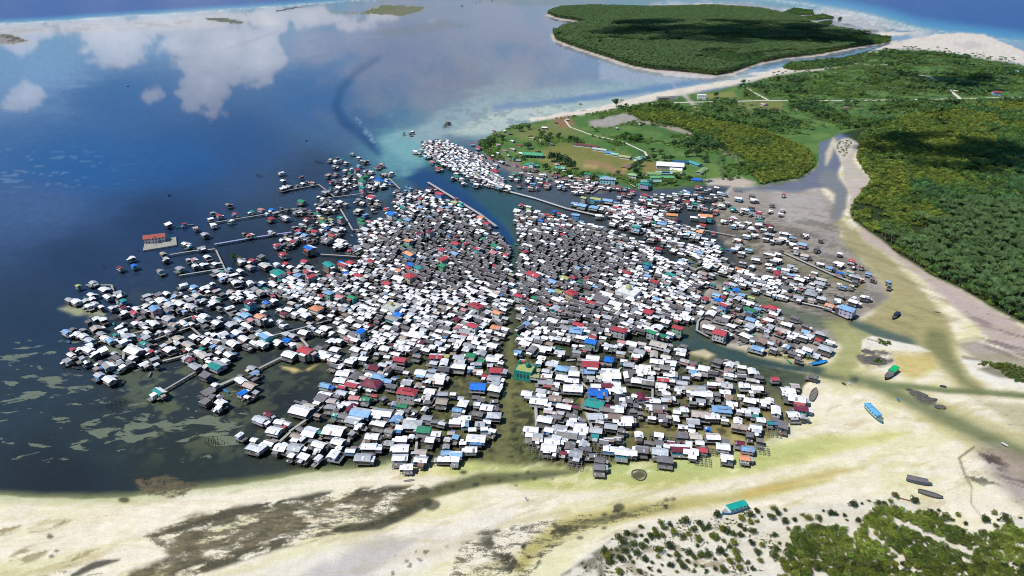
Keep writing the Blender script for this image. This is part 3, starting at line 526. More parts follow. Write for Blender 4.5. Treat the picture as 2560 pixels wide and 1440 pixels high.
# ---------------------------------------------------------------- where the houses stand (sheet origin; x, y in steps of 2.5 px, roof colour, size, roof form)
HD = {
(0,360): '168,80W3s 184,79R1 195,83W1 205,90W3 212,68W1 210,74W 219,71R 235,69R 232,76W1 213,80W3h 228,60W 252,67T 251,90R 244,89W1 185,99W 189,101W1 201,103W 163,109W 166,114W 132,113W 134,121B 120,123M 160,126W 180,124W3 194,115P 188,115W1 195,121W 203,120W 215,119W 207,112W 216,127Ws 222,131W3 241,117W 240,126W 233,130W 250,122W 236,138W3 250,138W 183,140W 194,142L 205,142W 78,141Y1 93,138W',
(0,720): '91,6W 104,1W3 69,11W 76,13W3 86,12W 92,10W 94,15W 88,17W 108,8W3 118,4W1s 119,8W1s 101,18W1 112,19W 123,12T 146,7W 149,11W 158,6Ks 161,12W3 174,12W1 169,16W3 180,15W3 190,11W 197,7W3 197,12W1 204,11W1 192,18W3 214,14W3 217,12N1 219,19W1 229,19W 250,15M3 203,0W 216,2W 231,3W 233,9W 240,9W1 252,8W3 248,4W 136,20W 134,24R 155,21L3 167,22W 179,21K1 189,17W 96,30W 103,31W1s 88,33K1s 204,28W3 168,30W3 173,36W 183,34W 191,35W1 143,36W 154,35W3 120,38W1s 122,42W 96,40W3 101,45W 77,45W 83,47W 89,51W 66,43L 127,48W3 147,44W 123,53Ws 160,43W1 167,43W1 217,34W3 231,36W3 240,32W1 246,27L3 251,31P 245,36W 178,50W3 188,56W3 177,55W1s 163,57W1s 169,61W3 208,45W1 203,48W1 214,46W1 222,46W3 237,44W3 244,50W3 253,48W 209,51W 205,54W 225,53W 233,55W3 254,54W 222,60W3 229,66W3 197,63W1 203,67W3 210,66W1 216,70W1 225,72W 209,73W1 190,71M 195,78W3 205,78W1s 217,77T4 205,87K3s 88,61W3 94,65W1s 71,66W 67,72Ws 134,62W4 108,77W3 120,74W 122,78W1s 96,80W1s 99,86W 109,91W3 143,75W 154,70W 156,76W1s 159,103T3 153,106W1s 215,96W1 208,104K3s 205,113K2s 221,114W3 218,119W1s 241,92W3 250,97W3 254,84L 252,79W 242,104B 247,108W1',
(0,1080): '239,2W1 254,15W3h 254,7W1',
(640,720): '4,3W 12,2W 20,2W 29,1W1 38,2W 47,2W 54,1W 30,8W 34,9W 40,7W 47,3W 65,7R 73,5L3h 84,9P3 10,14B 18,12W 93,5K 101,4K 109,6W 127,5W 131,2W 119,2G 144,3G 156,3W 152,6W 145,8W 157,7W1 163,5W 170,3W3 96,10N3 112,13W 119,11W 126,12W 117,16W1 101,16W 104,15W1 98,18W1 87,21W3 95,24W1 104,21W 100,26W1 67,15W 73,14W 42,17W1 33,21W3 28,25M 39,25W 50,27W3 60,20O4h 65,28W 75,27W 7,23W1 4,29O3 142,26B3 137,30W4 156,25W 151,29W1 146,13G 158,18W 164,15W 172,19W1 180,10W3 195,14W3h 193,19W1 217,10W 225,12W 240,12W 238,7W3 213,5W 219,2W 216,16W1 207,16W 220,18R4h 232,18W 232,23W 208,21P 216,24W 241,25O3 181,24W 179,28W 196,26W 204,26G 228,26G 185,33W 179,36G 193,34W 200,31M 227,36W 217,38R3 225,39W1 201,39P 209,43W3 240,39O3 165,32W 168,41W 176,46W1 192,44W 190,46G 159,46W4h 150,39K 145,53W 94,32W3 81,34W 102,37W 111,38W1 113,37R1 86,38W 88,43W3 98,46K3 104,44B3 76,44W1 69,40W3 63,43W 48,44W3 37,47W 10,48L3 6,55W3 3,46W1 22,53W 30,52Bs 74,52W 83,52W 91,50P1 99,51W 121,47W 132,46W 127,50W 117,52W 136,50W1 149,53W 126,54W1 136,56M1 142,57W 150,58W 145,61W 158,62G 171,61W 165,53M 174,53G 183,54W 183,49W1 180,47W 192,57W1 217,50W3 221,48W1 227,47W 212,56W 217,58W1 226,59W 210,61W 237,57W3 246,46W 34,66W4 50,63R4 67,64W 71,67W 79,61W3 62,60Ks 112,57W3 129,60W3 140,65W 161,67W 100,61W3 99,66W 98,70W 94,73W3 83,78W 78,77G 144,71R3 180,68R3 189,67Y 197,65W1 203,69W3 204,73W3 215,67N3 225,72N1 225,65W3 233,69W 243,67W 237,71W3 222,75W 178,74W 188,74W3 203,78W3 188,81G3 176,82W 215,79W1 222,82W 234,77W1 240,82R3 248,83W 238,90W3 229,87R1 224,83W1 127,76W 133,74W1 136,78W 132,82G 144,80G 111,77N1 117,79M3 87,85W3 97,82W1 99,88K3 107,89W 113,86W 122,88L3h 131,92L 125,84W1 138,90W1 165,84W3 164,87L1 175,87W 184,88W3 183,93W3 172,93W1 151,94W3 162,97W 84,92W3 69,97L3 75,99B1 115,95M4h 96,96R3 86,98R 222,98B4 239,100W3h 69,106W3 86,104W 81,107K1 65,110K3s 76,112W 75,118W 97,104W1 98,109P 110,110N 91,115W 85,117W1 95,120M3 105,124L4 53,118W3 45,122W4 12,125M 4,131W3 23,133W 97,132W3 103,136W1 151,104R4h 146,117N 162,111W1 174,103W3 170,109W 187,105W 186,113W3 197,105W1 207,115W3h 221,115W1 201,121L 231,119W3 238,127W3h 231,133W1 222,125K 210,129W 199,133W 209,135L 224,135W 171,129W 126,124W4 143,125W 140,131L3 124,135W3 155,131W 156,136W4h 133,142W 168,141N3 18,142W3 55,142W3 78,142W4 245,74W1 240,94W 131,68W1 121,65W1 108,64W1 128,13W1 212,13W1 200,9W 206,6G 190,6W 187,14G',
(640,1080): '4,15W3h 13,10W 25,15W3 39,15W3 35,23W1s 53,1W3 40,3W 45,6W1 39,7W1 63,12W3 62,17W1 82,9W3 83,15W1 77,22W3 62,25W1 116,4W3 113,14W3 122,15W1 107,25W3 145,7Ws 145,16W3 144,25W3 165,19W 165,27W3 152,34W 174,7W 180,1W 220,6W4 215,17W3 190,20L 200,21L 188,26W 199,27W1s 190,14W1',
(1280,720): '7,8R3 15,10R1 23,9N 3,2W 14,14G 28,5G 45,11W3 59,5R4h 54,13W1 40,2L 47,3Y3 71,10R 79,14R3 90,11G4 76,4W 83,9W 96,6W3 75,22G 66,27G 84,24G 88,21G 104,15W4 95,20W 111,12G 119,11W3 117,6W 126,8W 136,7W 145,10L 143,4W 124,15W 127,14P1 145,17W 154,16W 162,18G 171,9W 176,14W 169,20G 174,28W3 122,21W 136,24R3s 113,27W 138,29W1 127,29G 105,25W 96,29W3 102,33G3 119,33W 127,35K 136,35W 154,33W3 146,39W3 166,40R3 159,45W 140,44N3 149,47N3 107,42R4h 122,41G 83,38G3 109,39W 67,36R3 64,43L4h 53,39W3h 52,42W1 40,40G 32,36G 25,31G 18,26G 13,30G 30,19W 33,21W1 37,16R1 46,19N1 43,20W3 47,22P1 41,32W3 53,33W 32,34G 14,35L 13,46W 25,43W 33,49W 17,50W 27,53G 55,51W 46,50W 13,55W3 24,57W 20,61W3 34,60W3 38,55W 6,63L 48,64W3 65,63W 75,60K 70,49W3 79,54B3 81,48R 91,49W 88,54W1 97,57W 94,56W1 103,58W1 110,53P 109,56W1 120,55W3 130,55W 136,59W1 147,56W4 158,57W1 121,60W 128,63W3 109,64W 124,67W 142,66W3 137,62P1 154,68W 170,61W 169,65W 172,57Kh 10,72R1 25,81Y 30,69W 27,74W1 40,76W3 43,73W1 34,82W 50,80L3h 61,80W 62,85W3 23,87Y 35,87W 50,89W3 60,92W3 33,94W3 38,92W1 44,95W1 61,100W4 15,105W3 29,102W 30,106W 27,112W4 44,105W1 43,110W3 57,112W 36,116W1 52,118W3 36,122W 42,124W1 49,124W1 63,118M1 60,127K 61,131W1 33,131W3 58,135W 69,136W 69,141W3 37,141W 49,140W3 19,141W3 45,128K 70,71W 81,69W3 97,71B3h 78,76R4 76,83L3 89,75P1 92,81W1 91,83W 101,83W3 100,87W4 79,89W 88,88W1 95,91W 84,97W 95,97M3 104,95W 86,104B4 88,108B1 83,115T4 96,109W1 97,101W1 95,117M1 95,121W3 105,121W3 83,128W3 103,128W3 88,133W1 99,138W3 84,142W3 107,101W3 117,76W3 124,79W1 133,79W3 145,73W3 160,73W 153,79W3 119,83W 116,87W3 130,83W3 139,84W 156,86W 163,86W 125,92W3h 136,94W3 139,89W1 151,91R3 149,97W3 150,101W1 170,94W 174,89W1 173,72W 181,74W 179,79W 192,80W3h 181,83L 186,86W1 201,84G 213,84M1 208,91Wh 206,73K2s 218,76W 230,78W 224,75W1 217,81W 217,86W 230,87K 240,83W3 239,91W 247,88K 200,95W 215,97W3 232,97W3 245,99W3 240,103W1 217,108W 229,107W1 220,115W 238,112W3 243,111W1 253,113W 242,121W 168,99W 166,101W1 154,105W 154,111W 148,119W3 155,107W1 129,108M3 136,110M1 115,131W3 140,129W1 187,100W3 184,105W3 178,107W1 195,106W3 198,109W1 189,112W 181,114W1 210,121L4h 189,126W4 200,128W3 213,131W1 172,121W 165,123W1 164,130Ws 181,133W3 171,138W 180,142W1 226,132W 227,138W3 249,131W 244,138W 245,142W1 196,140B1 193,10R 224,2B3 206,11B 205,6L 230,6L 226,10W3 240,9Y 239,14W 212,17R3 208,21W 217,15W 199,25W3 238,22N3 248,26N1 227,18G 222,24M1 210,31W4 220,37W 215,28W 197,39W3 208,45R4 227,33W 239,31L3 238,38W3 247,36W 226,42W1 234,47W3h 255,31W 246,20L 253,18R 241,50K 246,60L3 251,53W3 63,57W1 41,59W1 57,46W1 60,33G 92,34G 96,38G 130,42G 114,35W 120,28G 78,28G 60,20G 57,24W 22,22G 8,27W 20,38G 8,39G 9,50W 40,46G 70,57W1 155,62W1 112,72W1 160,80W1 160,92W1 145,80W1 161,110W1 176,99W 205,106K1s 228,122W1 213,103W 234,122W 205,119W1 243,127T1 156,128W1 150,128K1s 123,107W1 112,110W 117,112K2s 112,116W1 124,117K1s 143,112W 137,117W1 109,135W1',
(1920,720): '43,5W4h 31,9W3 44,11W 54,10W3 62,17O3 73,7W 70,11W 80,21L4 86,13W3 97,8W 100,9W1 43,2W 32,1R1 4,19R3h 11,21W1 13,30W 6,25W 19,36W3 2,31W 3,37W 27,29Ks 38,37K 38,43L 43,47W 53,45W3h 51,51R 63,53W 36,48W 14,42W3 18,43W3 24,48W 18,58L 25,64K 33,63W 40,61W3 49,66W1 58,60W4h 2,54W 46,88Kh 27,97W 20,102W3 23,106W 29,110W4 33,120M3 25,126W3 35,128W1 8,122W3 2,134T1 15,137K3s 7,90R 2,112W 17,0K3s 6,60W 30,70K1s',
(1280,1080): '19,2Wh 26,3W 55,2W4 53,7W1 71,4W1 40,9W3 37,15W3 35,18W1 58,14W3 64,21W3 71,11W 51,20M1 88,27W 87,34K2 97,7W 97,16W 110,19W3 118,20W3 130,17K3 127,2W 147,2W 147,10K 159,10M1 155,13W1 148,19W3 149,23L1 168,16M4 179,19W3 177,10W1 153,27K3 184,4W3 170,3K 191,17R 211,14W3 201,4W3 228,10M 236,16L 215,24W 233,25O 83,3T1 92,9K 24,6W1 45,4W 66,5K1s 43,18K1s 188,10W1 214,9K1s',
(1280,360): '3,29N 7,33N 13,23R 20,20T3 47,23T 52,26W1 44,31R 35,39R 46,37W 53,35W 56,40W 61,43W1 52,43W 47,42W1 64,47W 60,42W1 70,48W 76,45P 75,31W1 75,33P1 68,36W 74,37W 69,40W1 76,30N3 87,31N3 95,33L3 133,40T4h 138,36N3 101,42W 107,43R 113,43N 121,47R 112,49R 10,60R 17,62W 6,66W3 17,65Y 42,67B 35,70R 40,72O 52,71W 48,69R 29,76B 64,71L3 58,75W 72,54Y3 84,55Y4 96,56L4 105,58L 63,59L3 71,61L4 83,63L4 90,61Y 96,69M 87,71W3 118,50W 115,57W3 133,51R3 130,52W1 139,60W 150,53W1s 148,58W 160,58W 144,61W 156,61R 132,63R 126,62W 113,63W 106,63R 102,65W 118,68R 112,69W 121,74W 107,73W 103,76W 121,77W 110,76W1 117,79W 127,78W 101,79W 109,80W1 150,66W 142,64W1 139,69W 133,75K 165,64W 175,50W3 186,42R 198,44W 194,46W1 205,43W 208,48W 173,46W1 184,50W 201,50W 212,49L 196,54W3 204,53W1 165,54W3 172,55W1 190,60W 187,62W1 183,59T 178,62W 187,57W1 227,54W3 242,55W3 240,51Ks 240,63M 247,69R3 210,61W3 216,58W 221,64T3 233,65W3 204,67R 236,66L 200,64N1 247,67W1 160,71O4 194,72O4 182,73W3 136,75R 142,78N 150,79L4h 191,80R 188,88O3 202,88R1 125,86L 148,86W 154,89W1 146,91W 140,95W 152,96W 165,94W 172,84W 181,88W 180,93W 193,94W 190,98W1 200,98W 204,103W3 188,108L3 178,105W 163,105W 169,109W 173,115W 170,116L 170,119W3 147,104R 145,112W 135,120T3h 209,104N1 207,107W 213,114W 203,114W 200,119W 196,121W3 199,129W1 227,124O 234,126W 240,122W 238,130W3h 231,118W 228,129W1 159,130T3 191,129W3 200,130Wh 190,138W 196,138W1 216,139P 221,140W3h 214,143W1 246,139W 253,133W 227,101W3 237,105L 223,104W 230,108W 244,115W3 239,84W3 226,95W 247,80W3 240,85W1 252,85W 249,76T 237,78W 226,78W 221,73W 212,76W 222,81W 230,81W 243,90W 235,91W 254,94W 51,90R 50,82R 70,77L 13,107R 115,128R3 66,123L 41,137L3 53,134Y3 61,133R 68,137N1 74,133R 22,131R4 28,130W3 84,142L 143,138R3 136,131L 124,83T3h 99,88W1 110,103W 98,109W 87,103W 92,130W',
(640,360): '97,9W 75,15W 80,17W3 86,15T1s 90,18W 103,13W 106,16W1 109,17W3 79,22W3 89,26Ws 103,21L 101,26R3 95,24W1 121,22R 126,20W3 115,27W 94,29N 103,30W 127,30W3 136,28W 72,31W3s 80,29W 108,33N3 117,33W 105,33W1 78,36K3h 90,35W3 99,35W1 88,38W1 106,37N3 99,40Y1 123,36B4h 131,35L 121,39W1 129,40W 116,42W3 107,44T3 83,43W3 88,47K1 126,42W 25,28W 27,36W 26,44W3 33,42W3 47,39W 46,32K1s 57,38P 69,48W3 63,52W1 67,54W 70,58W 60,60W1 64,61W 63,64W 69,65W 75,63W 83,58W3s 61,69N 46,57N3 5,65P3h 16,65B 19,68W 31,65K 41,67W3 15,74R3h 30,73W3 11,69W1 51,75M3 66,74Y3 67,78N3 85,74T3 75,75Y 46,80W 54,83T1 69,81W3 15,87W 43,86R 59,87R3 49,91L3 76,91R3 80,86W4 71,95W4 85,97W4 82,101W3s 50,82W1 33,95W 30,93W1 21,101R3 27,110R3 54,104B4 30,119R 49,117R3 5,112Ks 9,121W4 22,129T4 24,136T1 43,131L3 52,128R3 54,133R3 53,123W3 36,134W3 41,126W 46,140W3 6,138W 16,138W 58,140W 107,50M 116,53R4 103,55W 107,58W 121,60W3 117,65W1 130,64R 103,66W3 99,67Y1 109,70L 136,70B4 105,76N3 107,80N3 113,77P 141,47K3s 151,41B1 154,44B 150,46L1 139,56M 140,62W 147,64T3 154,63P 165,63L3 165,54R 176,44M3 184,50R4 199,58Y3 205,59T 200,54R1 185,66P3 186,63L 192,63L 174,72L 152,76L3 144,76T 151,83L 160,78W 164,90M3 174,88M3 225,73O3 231,79R3 193,91B1 200,92M 152,97O3 146,101N1 154,102N 186,106R3 154,110O4 200,100R3 210,99R 239,101N3 222,105R3 238,108P3 250,110R 199,109L3 187,115R3 240,121R 187,122N3 155,120B3 152,123R 143,126O3 163,124T3 154,132R4h 143,134W4 131,139R3 102,131R3 115,117R3 94,118R3h 85,117B1 87,121R3 73,121T4 89,128B 74,131P 110,85W4 112,102K4 100,103W3 111,91R 228,94N 192,133G 180,132G 205,62T1s 224,84G 166,5W 160,7W3 164,9W1 171,4W 174,1W 184,1R 175,5W 190,3W 197,2W 180,8W 193,10L 186,9W1 170,12W3 183,12W 203,14L 213,17L 176,17P 209,11W 221,8W 223,3R3h 211,8W3 227,11W 237,11W1 226,13P 228,21W 218,19W 197,18W 207,22W 177,18R1 181,21N 187,20W 193,22W 183,24R3 200,26W1 239,27R4h 222,30Y 201,29W 201,32T3h 212,32W 217,36W3 208,38W 228,34W 236,38W3 240,33W1 244,43W3s 252,43W3s 221,40W3 233,40W 247,37W 216,26W 227,26W1 192,15W 202,6W1 190,13W1 216,14W1 212,26W 206,34W 225,40W1 197,33W1',
(1920,360): '16,50R1s 5,60K1 3,66W1 15,65W1 13,69W 2,82M3 2,90W3 16,89W3 25,93L 38,90W 53,95K1 10,95W3 15,94W3 25,99W 35,100L3 49,104K 28,104W1s 29,107W 37,111W3 72,109W1s 3,110W3 10,109W 10,115W3 53,119W 62,123L 72,119W3 84,116R 86,121M1 94,122M1 72,128B 83,127W 88,132W3 94,134W1 101,129L 105,134K1 121,137L1 122,141K1 11,123T1 23,121W 18,125W 28,124W1 9,129R3h 16,128W1 44,131W 47,128W 54,135W3 52,139W3 32,135W3 26,139W 33,140W1 10,139W 23,130L 30,131W1 2,132W 4,136W 43,143W 76,142L1 84,141W1 17,133W1 39,133W1 20,143W 28,143W1 36,143W1 1,120W 5,124W 6,116W 14,105K1 20,97W1',
(1000,290): '4,16T1 13,15W 10,17K1 48,6K3 45,8K1',
(1100,0): '22,5K3h 40,1K 36,2K1 52,0K',
(1080,340): '1,4B 16,4W 10,4W1 40,7R 44,18P 34,24W 30,10W1 24,12W 20,16W 48,4K',
}
# dense quarters whose gaps are filled house by house: polygon, spacing (m), share of thatched roofs
FILL = [([(1275,405),(1400,425),(1480,440),(1555,465),(1500,480),(1400,478),(1300,468),(1265,440)], 10, .02), ([(1500,488),(1640,480),(1760,470),(1830,480),(1790,530),(1690,500),(1560,505)], 11, .02),
 ([(990,480),(1080,468),(1150,505),(1215,552),(1278,612),(1284,700),(1272,840),(1180,868),(1060,880),(950,862),(880,800),(790,760),(700,735),(660,700),(790,690),(880,655),(905,640),(895,560),(960,540)], 8.8, .42),
 ([(1290,570),(1275,535),(1330,520),(1420,545),(1500,562),(1590,590),(1660,640),(1740,668),(1765,690),(1740,760),(1715,790),(1600,830),(1480,850),(1300,850),(1290,700),(1300,610)], 8.8, .6),
 ([(1050,350),(1110,345),(1200,385),(1260,440),(1280,475),(1220,462),(1130,420),(1060,385)], 9, .12),
 ([(1480,515),(1570,505),(1640,520),(1700,560),(1770,600),(1800,650),(1900,690),(1990,735),(1960,745),(1860,715),(1780,662),(1640,590),(1540,545)], 9, .05)]
# ridge direction seen at a pixel: x, y, slope of the ridge line in the picture
FAN = [(150,740),(210,690),(420,560),(700,430),(830,380),(990,440),(905,560),(900,640),(800,700),(700,745),(640,840),(760,860),(900,880),(1250,880),(1560,860),(1720,870),(1940,935),(2000,1000),(1960,1060),(1890,1120),(1720,1135),(1500,1150),(1300,1140),(1000,1140),(860,1140),(620,1120),(540,1000),(330,940),(180,910)]
FAN_E = [(1640,480),(1830,490),(2000,640),(2180,720),(2110,790),(2090,870),(1980,870),(1760,850),(1740,780),(1790,700),(1640,600),(1480,540)]
RIDGE = [(200,800,.72),(450,650,.72),(350,900,.68),(600,750,.6),(620,1000,.5),(700,1100,.25),(850,450,.3),(950,550,.35),(850,800,.38),(1000,900,.2),(900,1000,.18),(1000,1100,.06),(1150,950,.05),(1150,1100,.05),(1100,700,.4),(1100,600,.42),(1400,650,.45),(1300,800,.3),(1400,850,.18),(1500,950,.06),(1700,1000,.05),(1900,950,.1),(1600,750,.35),(1750,680,.35),(1850,850,.35),(2050,830,.35),(1700,550,.12),(1900,600,.16),(2050,700,.25),(1200,420,.3),(1500,500,.15),(1400,440,.1)]
# boardwalks: polylines in pixels
WALKS = [[(182,876),(235,857),(297,841)],[(297,841),(405,816),(480,790)],[(340,865),(390,847),(475,817),(525,800)],[(278,712),(300,775),(350,765),(465,746),(540,733)],[(215,712),(278,712)],[(540,625),(568,685)],[(448,688),(560,670)],[(537,610),(640,592),(728,580)],[(425,636),(487,626),(537,622)],[(540,555),(640,539),(740,520)],[(720,475),(797,461),(837,492),(935,480)],[(847,515),(882,575)],[(882,575),(897,573)],[(802,635),(912,642)],[(972,445),(1000,472)],[(1070,455),(1200,535),(1240,565)],
 [(1210,462),(1280,480),(1337,495),(1415,520),(1490,537)],[(1478,482),(1505,467),(1537,452)],[(1562,450),(1587,467)],[(640,849),(752,820),(872,786)],[(920,830),(962,805)],[(1030,850),(1090,822)],[(648,920),(705,892)],[(725,1077),(785,1035),(825,995)],[(1062,1032),(1097,977),(1127,915)],[(747,840),(770,865)],[(410,975),(487,930)],[(407,902),(490,880)],[(550,962),(600,940)],[(1962,632),(2085,687),(2145,710)],[(1920,735),(2010,757),(2055,767),(2120,795)],[(1762,785),(1745,802),(1742,825),(1770,840)],[(1452,955),(1475,975)],[(1465,1032),(1480,1070)],
 [(1662,557),(1720,567),(1840,590)],[(1740,672),(1770,661)],[(695,1107),(725,1080)],[(1035,1155),(1042,1105)],[(892,1130),(912,1100)],[(1117,1122),(1135,1080)],[(477,817),(500,837)],[(425,835),(422,865)],[(307,898),(310,876)],[(1515,677),(1545,662)],[(1195,730),(1240,712)],[(1388,1140),(1391,1030)],[(1630,1040),(1632,950)],[(525,870),(545,850)],[(880,1075),(868,1110)],[(1338,1000),(1345,1120)]]
# ---------------------------------------------------------------- house materials (colour of each face in the attribute 'col')
def colmat(name, rough=.6, spec=.3, lo=.82, hi=1.12, scale=.8, dirt=None, cell=None, metal=0.0):
    m, nt, b = kit(name)
    at = N(nt, 'ShaderNodeAttribute', attribute_name='col'); ge = N(nt, 'ShaderNodeNewGeometry'); P = ge.outputs['Position']
    f = mapr(nt, noise(nt, P, scale, 5, .65), .28, .72, lo, hi)
    if cell:
        vo = N(nt, 'ShaderNodeTexVoronoi', ins={'Scale': cell}); nt.links.new(P, vo.inputs[0])
        sp_ = N(nt, 'ShaderNodeSeparateColor'); nt.links.new(vo.outputs['Color'], sp_.inputs[0]); f = M(nt, 'MULTIPLY', f, mapr(nt, sp_.outputs[0], 0, 1, .88, 1.08))
    cmb = N(nt, 'ShaderNodeCombineXYZ'); [nt.links.new(f, cmb.inputs[k]) for k in range(3)]
    c = MIX(nt, 1.0, at.outputs[0], cmb.outputs[0], 'MULTIPLY')
    if dirt: c = MIX(nt, mapr(nt, noise(nt, P, dirt[1], 6, .7), dirt[2], dirt[2] + .12, 0, dirt[3]), c, dirt[0])
    nt.links.new(c, b.inputs['Base Color']); b.inputs['Roughness'].default_value = rough; b.inputs['Specular IOR Level'].default_value = spec; b.inputs['Metallic'].default_value = metal
    return m
MAT = dict(roof=colmat('sheet_roof', .5, .35, .88, 1.06, .5, ((.20, .13, .09), .30, .57, .6), .55), thatch=colmat('palm_thatch', .95, .05, .7, 1.3, 1.4),
           wall=colmat('house_wall', .85, .15, .75, 1.15, .9, ((.12, .10, .08), .35, .6, .4)), wood=colmat('grey_wood', .9, .1, .7, 1.25, 1.3), glass=colmat('window_glass', .15, .5, .9, 1.1),
           paint=colmat('boat_paint', .45, .4, .85, 1.1, .8, ((.10, .08, .06), .5, .62, .5)), concrete=colmat('concrete', .9, .15, .75, 1.15, .4, ((.18, .17, .15), .12, .55, .6)))
ROOFC = dict(R=(.42,.055,.07), M=(.15,.025,.045), B=(.012,.16,.62), L=(.22,.40,.62), N=(.025,.22,.10), T=(.02,.25,.22), O=(.72,.30,.15), Y=(.36,.38,.14), P=(.50,.22,.22), K=(.17,.16,.165), G=(.115,.107,.115))
CNAME = dict(W='white', G='grey thatched', R='red', M='maroon', B='bright blue', L='pale blue', N='green', T='teal', O='orange', Y='olive yellow', P='pink', K='weathered grey')
SZ = {1: (3.5, 3.0), 2: (5.3, 4.2), 3: (6.9, 5.4), 4: (10.2, 7.8)}
def jit(c, a=.08):
    f = 1 + rng.uniform(-a, a); return tuple(max(.005, x * f * (1 + rng.uniform(-.03, .03))) for x in c)
def whiteroof():
    r = rng.random()
    if r < .59: v = rng.uniform(.76, .9); return (v, v, v * 1.01)
    if r < .85: v = rng.uniform(.30, .58); return (v * .97, v, v * 1.05)
    return jit(rng.choice([(.42, .35, .29), (.5, .42, .38), (.26, .25, .24), (.3, .22, .18), (.2, .18, .17), (.55, .52, .45)]), .2)
def wallc(c, s):
    r = rng.random()
    if c in 'GK' or (c == 'W' and r < .62): v = rng.uniform(.05, .13); return (v * 1.05, v, v * .93)
    if c == 'W' and r < .8 or r < .5: v = rng.uniform(.35, .68); return (v, v, v * .97)
    return rng.choice([(.1, .36, .38), (.12, .3, .5), (.52, .42, .3), (.5, .3, .3), (.22, .34, .24), (.4, .36, .46), (.24, .2, .17), (.3, .3, .3)])
def house_parts(c, s, form, storeys=1, land=False, k=1.0):
    """the pieces of one house in its own frame: ridge along x, ground at z = 0"""
    L, W = SZ[s]; L *= .98 * k * rng.uniform(.82, 1.18); W *= .88 * k * rng.uniform(.82, 1.18)
    thatch = c == 'G'
    hf = .4 if land else (2.0 if not thatch else 2.2); hw = (2.3 if s < 3 else 2.7) * storeys + (0 if storeys == 1 else .3)
    pitch = math.tan(R(rng.uniform(30, 36) if thatch else rng.uniform(15, 22)))
    rc = whiteroof() if c == 'W' else jit(ROOFC[c], .28 if c == 'G' else .16)
    wc = wallc(c, s); mroof = MAT['thatch'] if thatch else MAT['roof']
    z0, z1 = hf, hf + hw; hx, hy = L / 2, W / 2; ov = .45 if s < 3 else .65
    P = []
    st = MB(); n = max(2, int(L / 2.6) + 1)
    if land: st.box(-hx - .2, hx + .2, -hy - .2, hy + .2, -.8, hf - .005, (.3, .29, .27))
    else:
        for i in range(n):
            for y in (-hy + .15, 0, hy - .15):
                x = -hx + .15 + (L - .3) * i / (n - 1); st.box(x - .1, x + .1, y - .1, y + .1, -1.5, hf - .16, (.07, .06, .05))
    if land: P.append(('foundation', st, 'concrete'))
    if not land:
        d = MB(); ex = [rng.uniform(.1, .7), rng.uniform(.1, .7), rng.uniform(.1, .6), rng.uniform(.1, .5)]
        if rng.random() < .75: ex[rng.choice((0, 1, 2, 2))] = rng.uniform(1.4, 3.6)
        v = rng.uniform(.09, .24); d.box(-hx - ex[0], hx + ex[1], -hy - ex[2], hy + ex[3], hf - .15, hf, (v, v * .96, v * .9))
        if max(ex) > 1.4:
            k = ex.index(max(ex))
            xs = (-hx - ex[0] + .2,) if k == 0 else ((hx + ex[1] - .2,) if k == 1 else (-hx, 0, hx))
            ys = (-hy, hy) if k < 2 else ((-hy - ex[2] + .2,) if k == 2 else (hy + ex[3] - .2,))
            for x in xs:
                for y in ys: d.box(x - .09, x + .09, y - .09, y + .09, -1.5, hf - .16, (.07, .06, .05))
            for _ in range(rng.randint(1, 4)):      # tubs, nets and firewood on the platform
                x = rng.uniform(-hx - ex[0] + .4, hx + ex[1] - .4) if k >= 2 else (rng.uniform(-hx - ex[0], -hx) if k == 0 else rng.uniform(hx, hx + ex[1]))
                y = rng.uniform(-hy, hy) if k < 2 else (rng.uniform(-hy - ex[2] + .2, -hy - .2) if k == 2 else rng.uniform(hy + .2, hy + ex[3] - .2))
                a = rng.uniform(.15, .5); d.box(x - a, x + a, y - a * .7, y + a * .7, hf, hf + rng.uniform(.2, .9), rng.choice([(.1, .1, .1), (.5, .5, .48), (.05, .2, .4), (.3, .22, .14), (.35, .08, .06), (.6, .58, .5)]))
        d.add(st); P.append(('platform', d, 'wood'))
    wl = MB()
    if form == 's':
        rise = pitch * .45 * W; wl.box(-hx, hx, -hy, hy, z0, z1, wc)
        wl.poly([(-hx, hy, z1), (-hx, -hy, z1), (-hx, hy, z1 + rise)], wc); wl.poly([(hx, -hy, z1), (hx, hy, z1), (hx, hy, z1 + rise)], wc); wl.poly([(hx, hy, z1), (-hx, hy, z1), (-hx, hy, z1 + rise), (hx, hy, z1 + rise)], wc)
    elif form == 'h': rise = pitch * hy * 1.15; wl.box(-hx, hx, -hy, hy, z0, z1, wc)
    else:
        rise = pitch * hy; wl.box(-hx, hx, -hy, hy, z0, z1, wc)
        wl.poly([(-hx, hy, z1), (-hx, -hy, z1), (-hx, 0, z1 + rise)], wc); wl.poly([(hx, -hy, z1), (hx, hy, z1), (hx, 0, z1 + rise)], wc)
    P.append(('wall', wl, 'wall'))
    rf = MB(); t = .16 if thatch else .07; e = z1 + .02 - ov * pitch; X0, Y0 = hx + ov, hy + ov; zt = z1 + .02 + rise
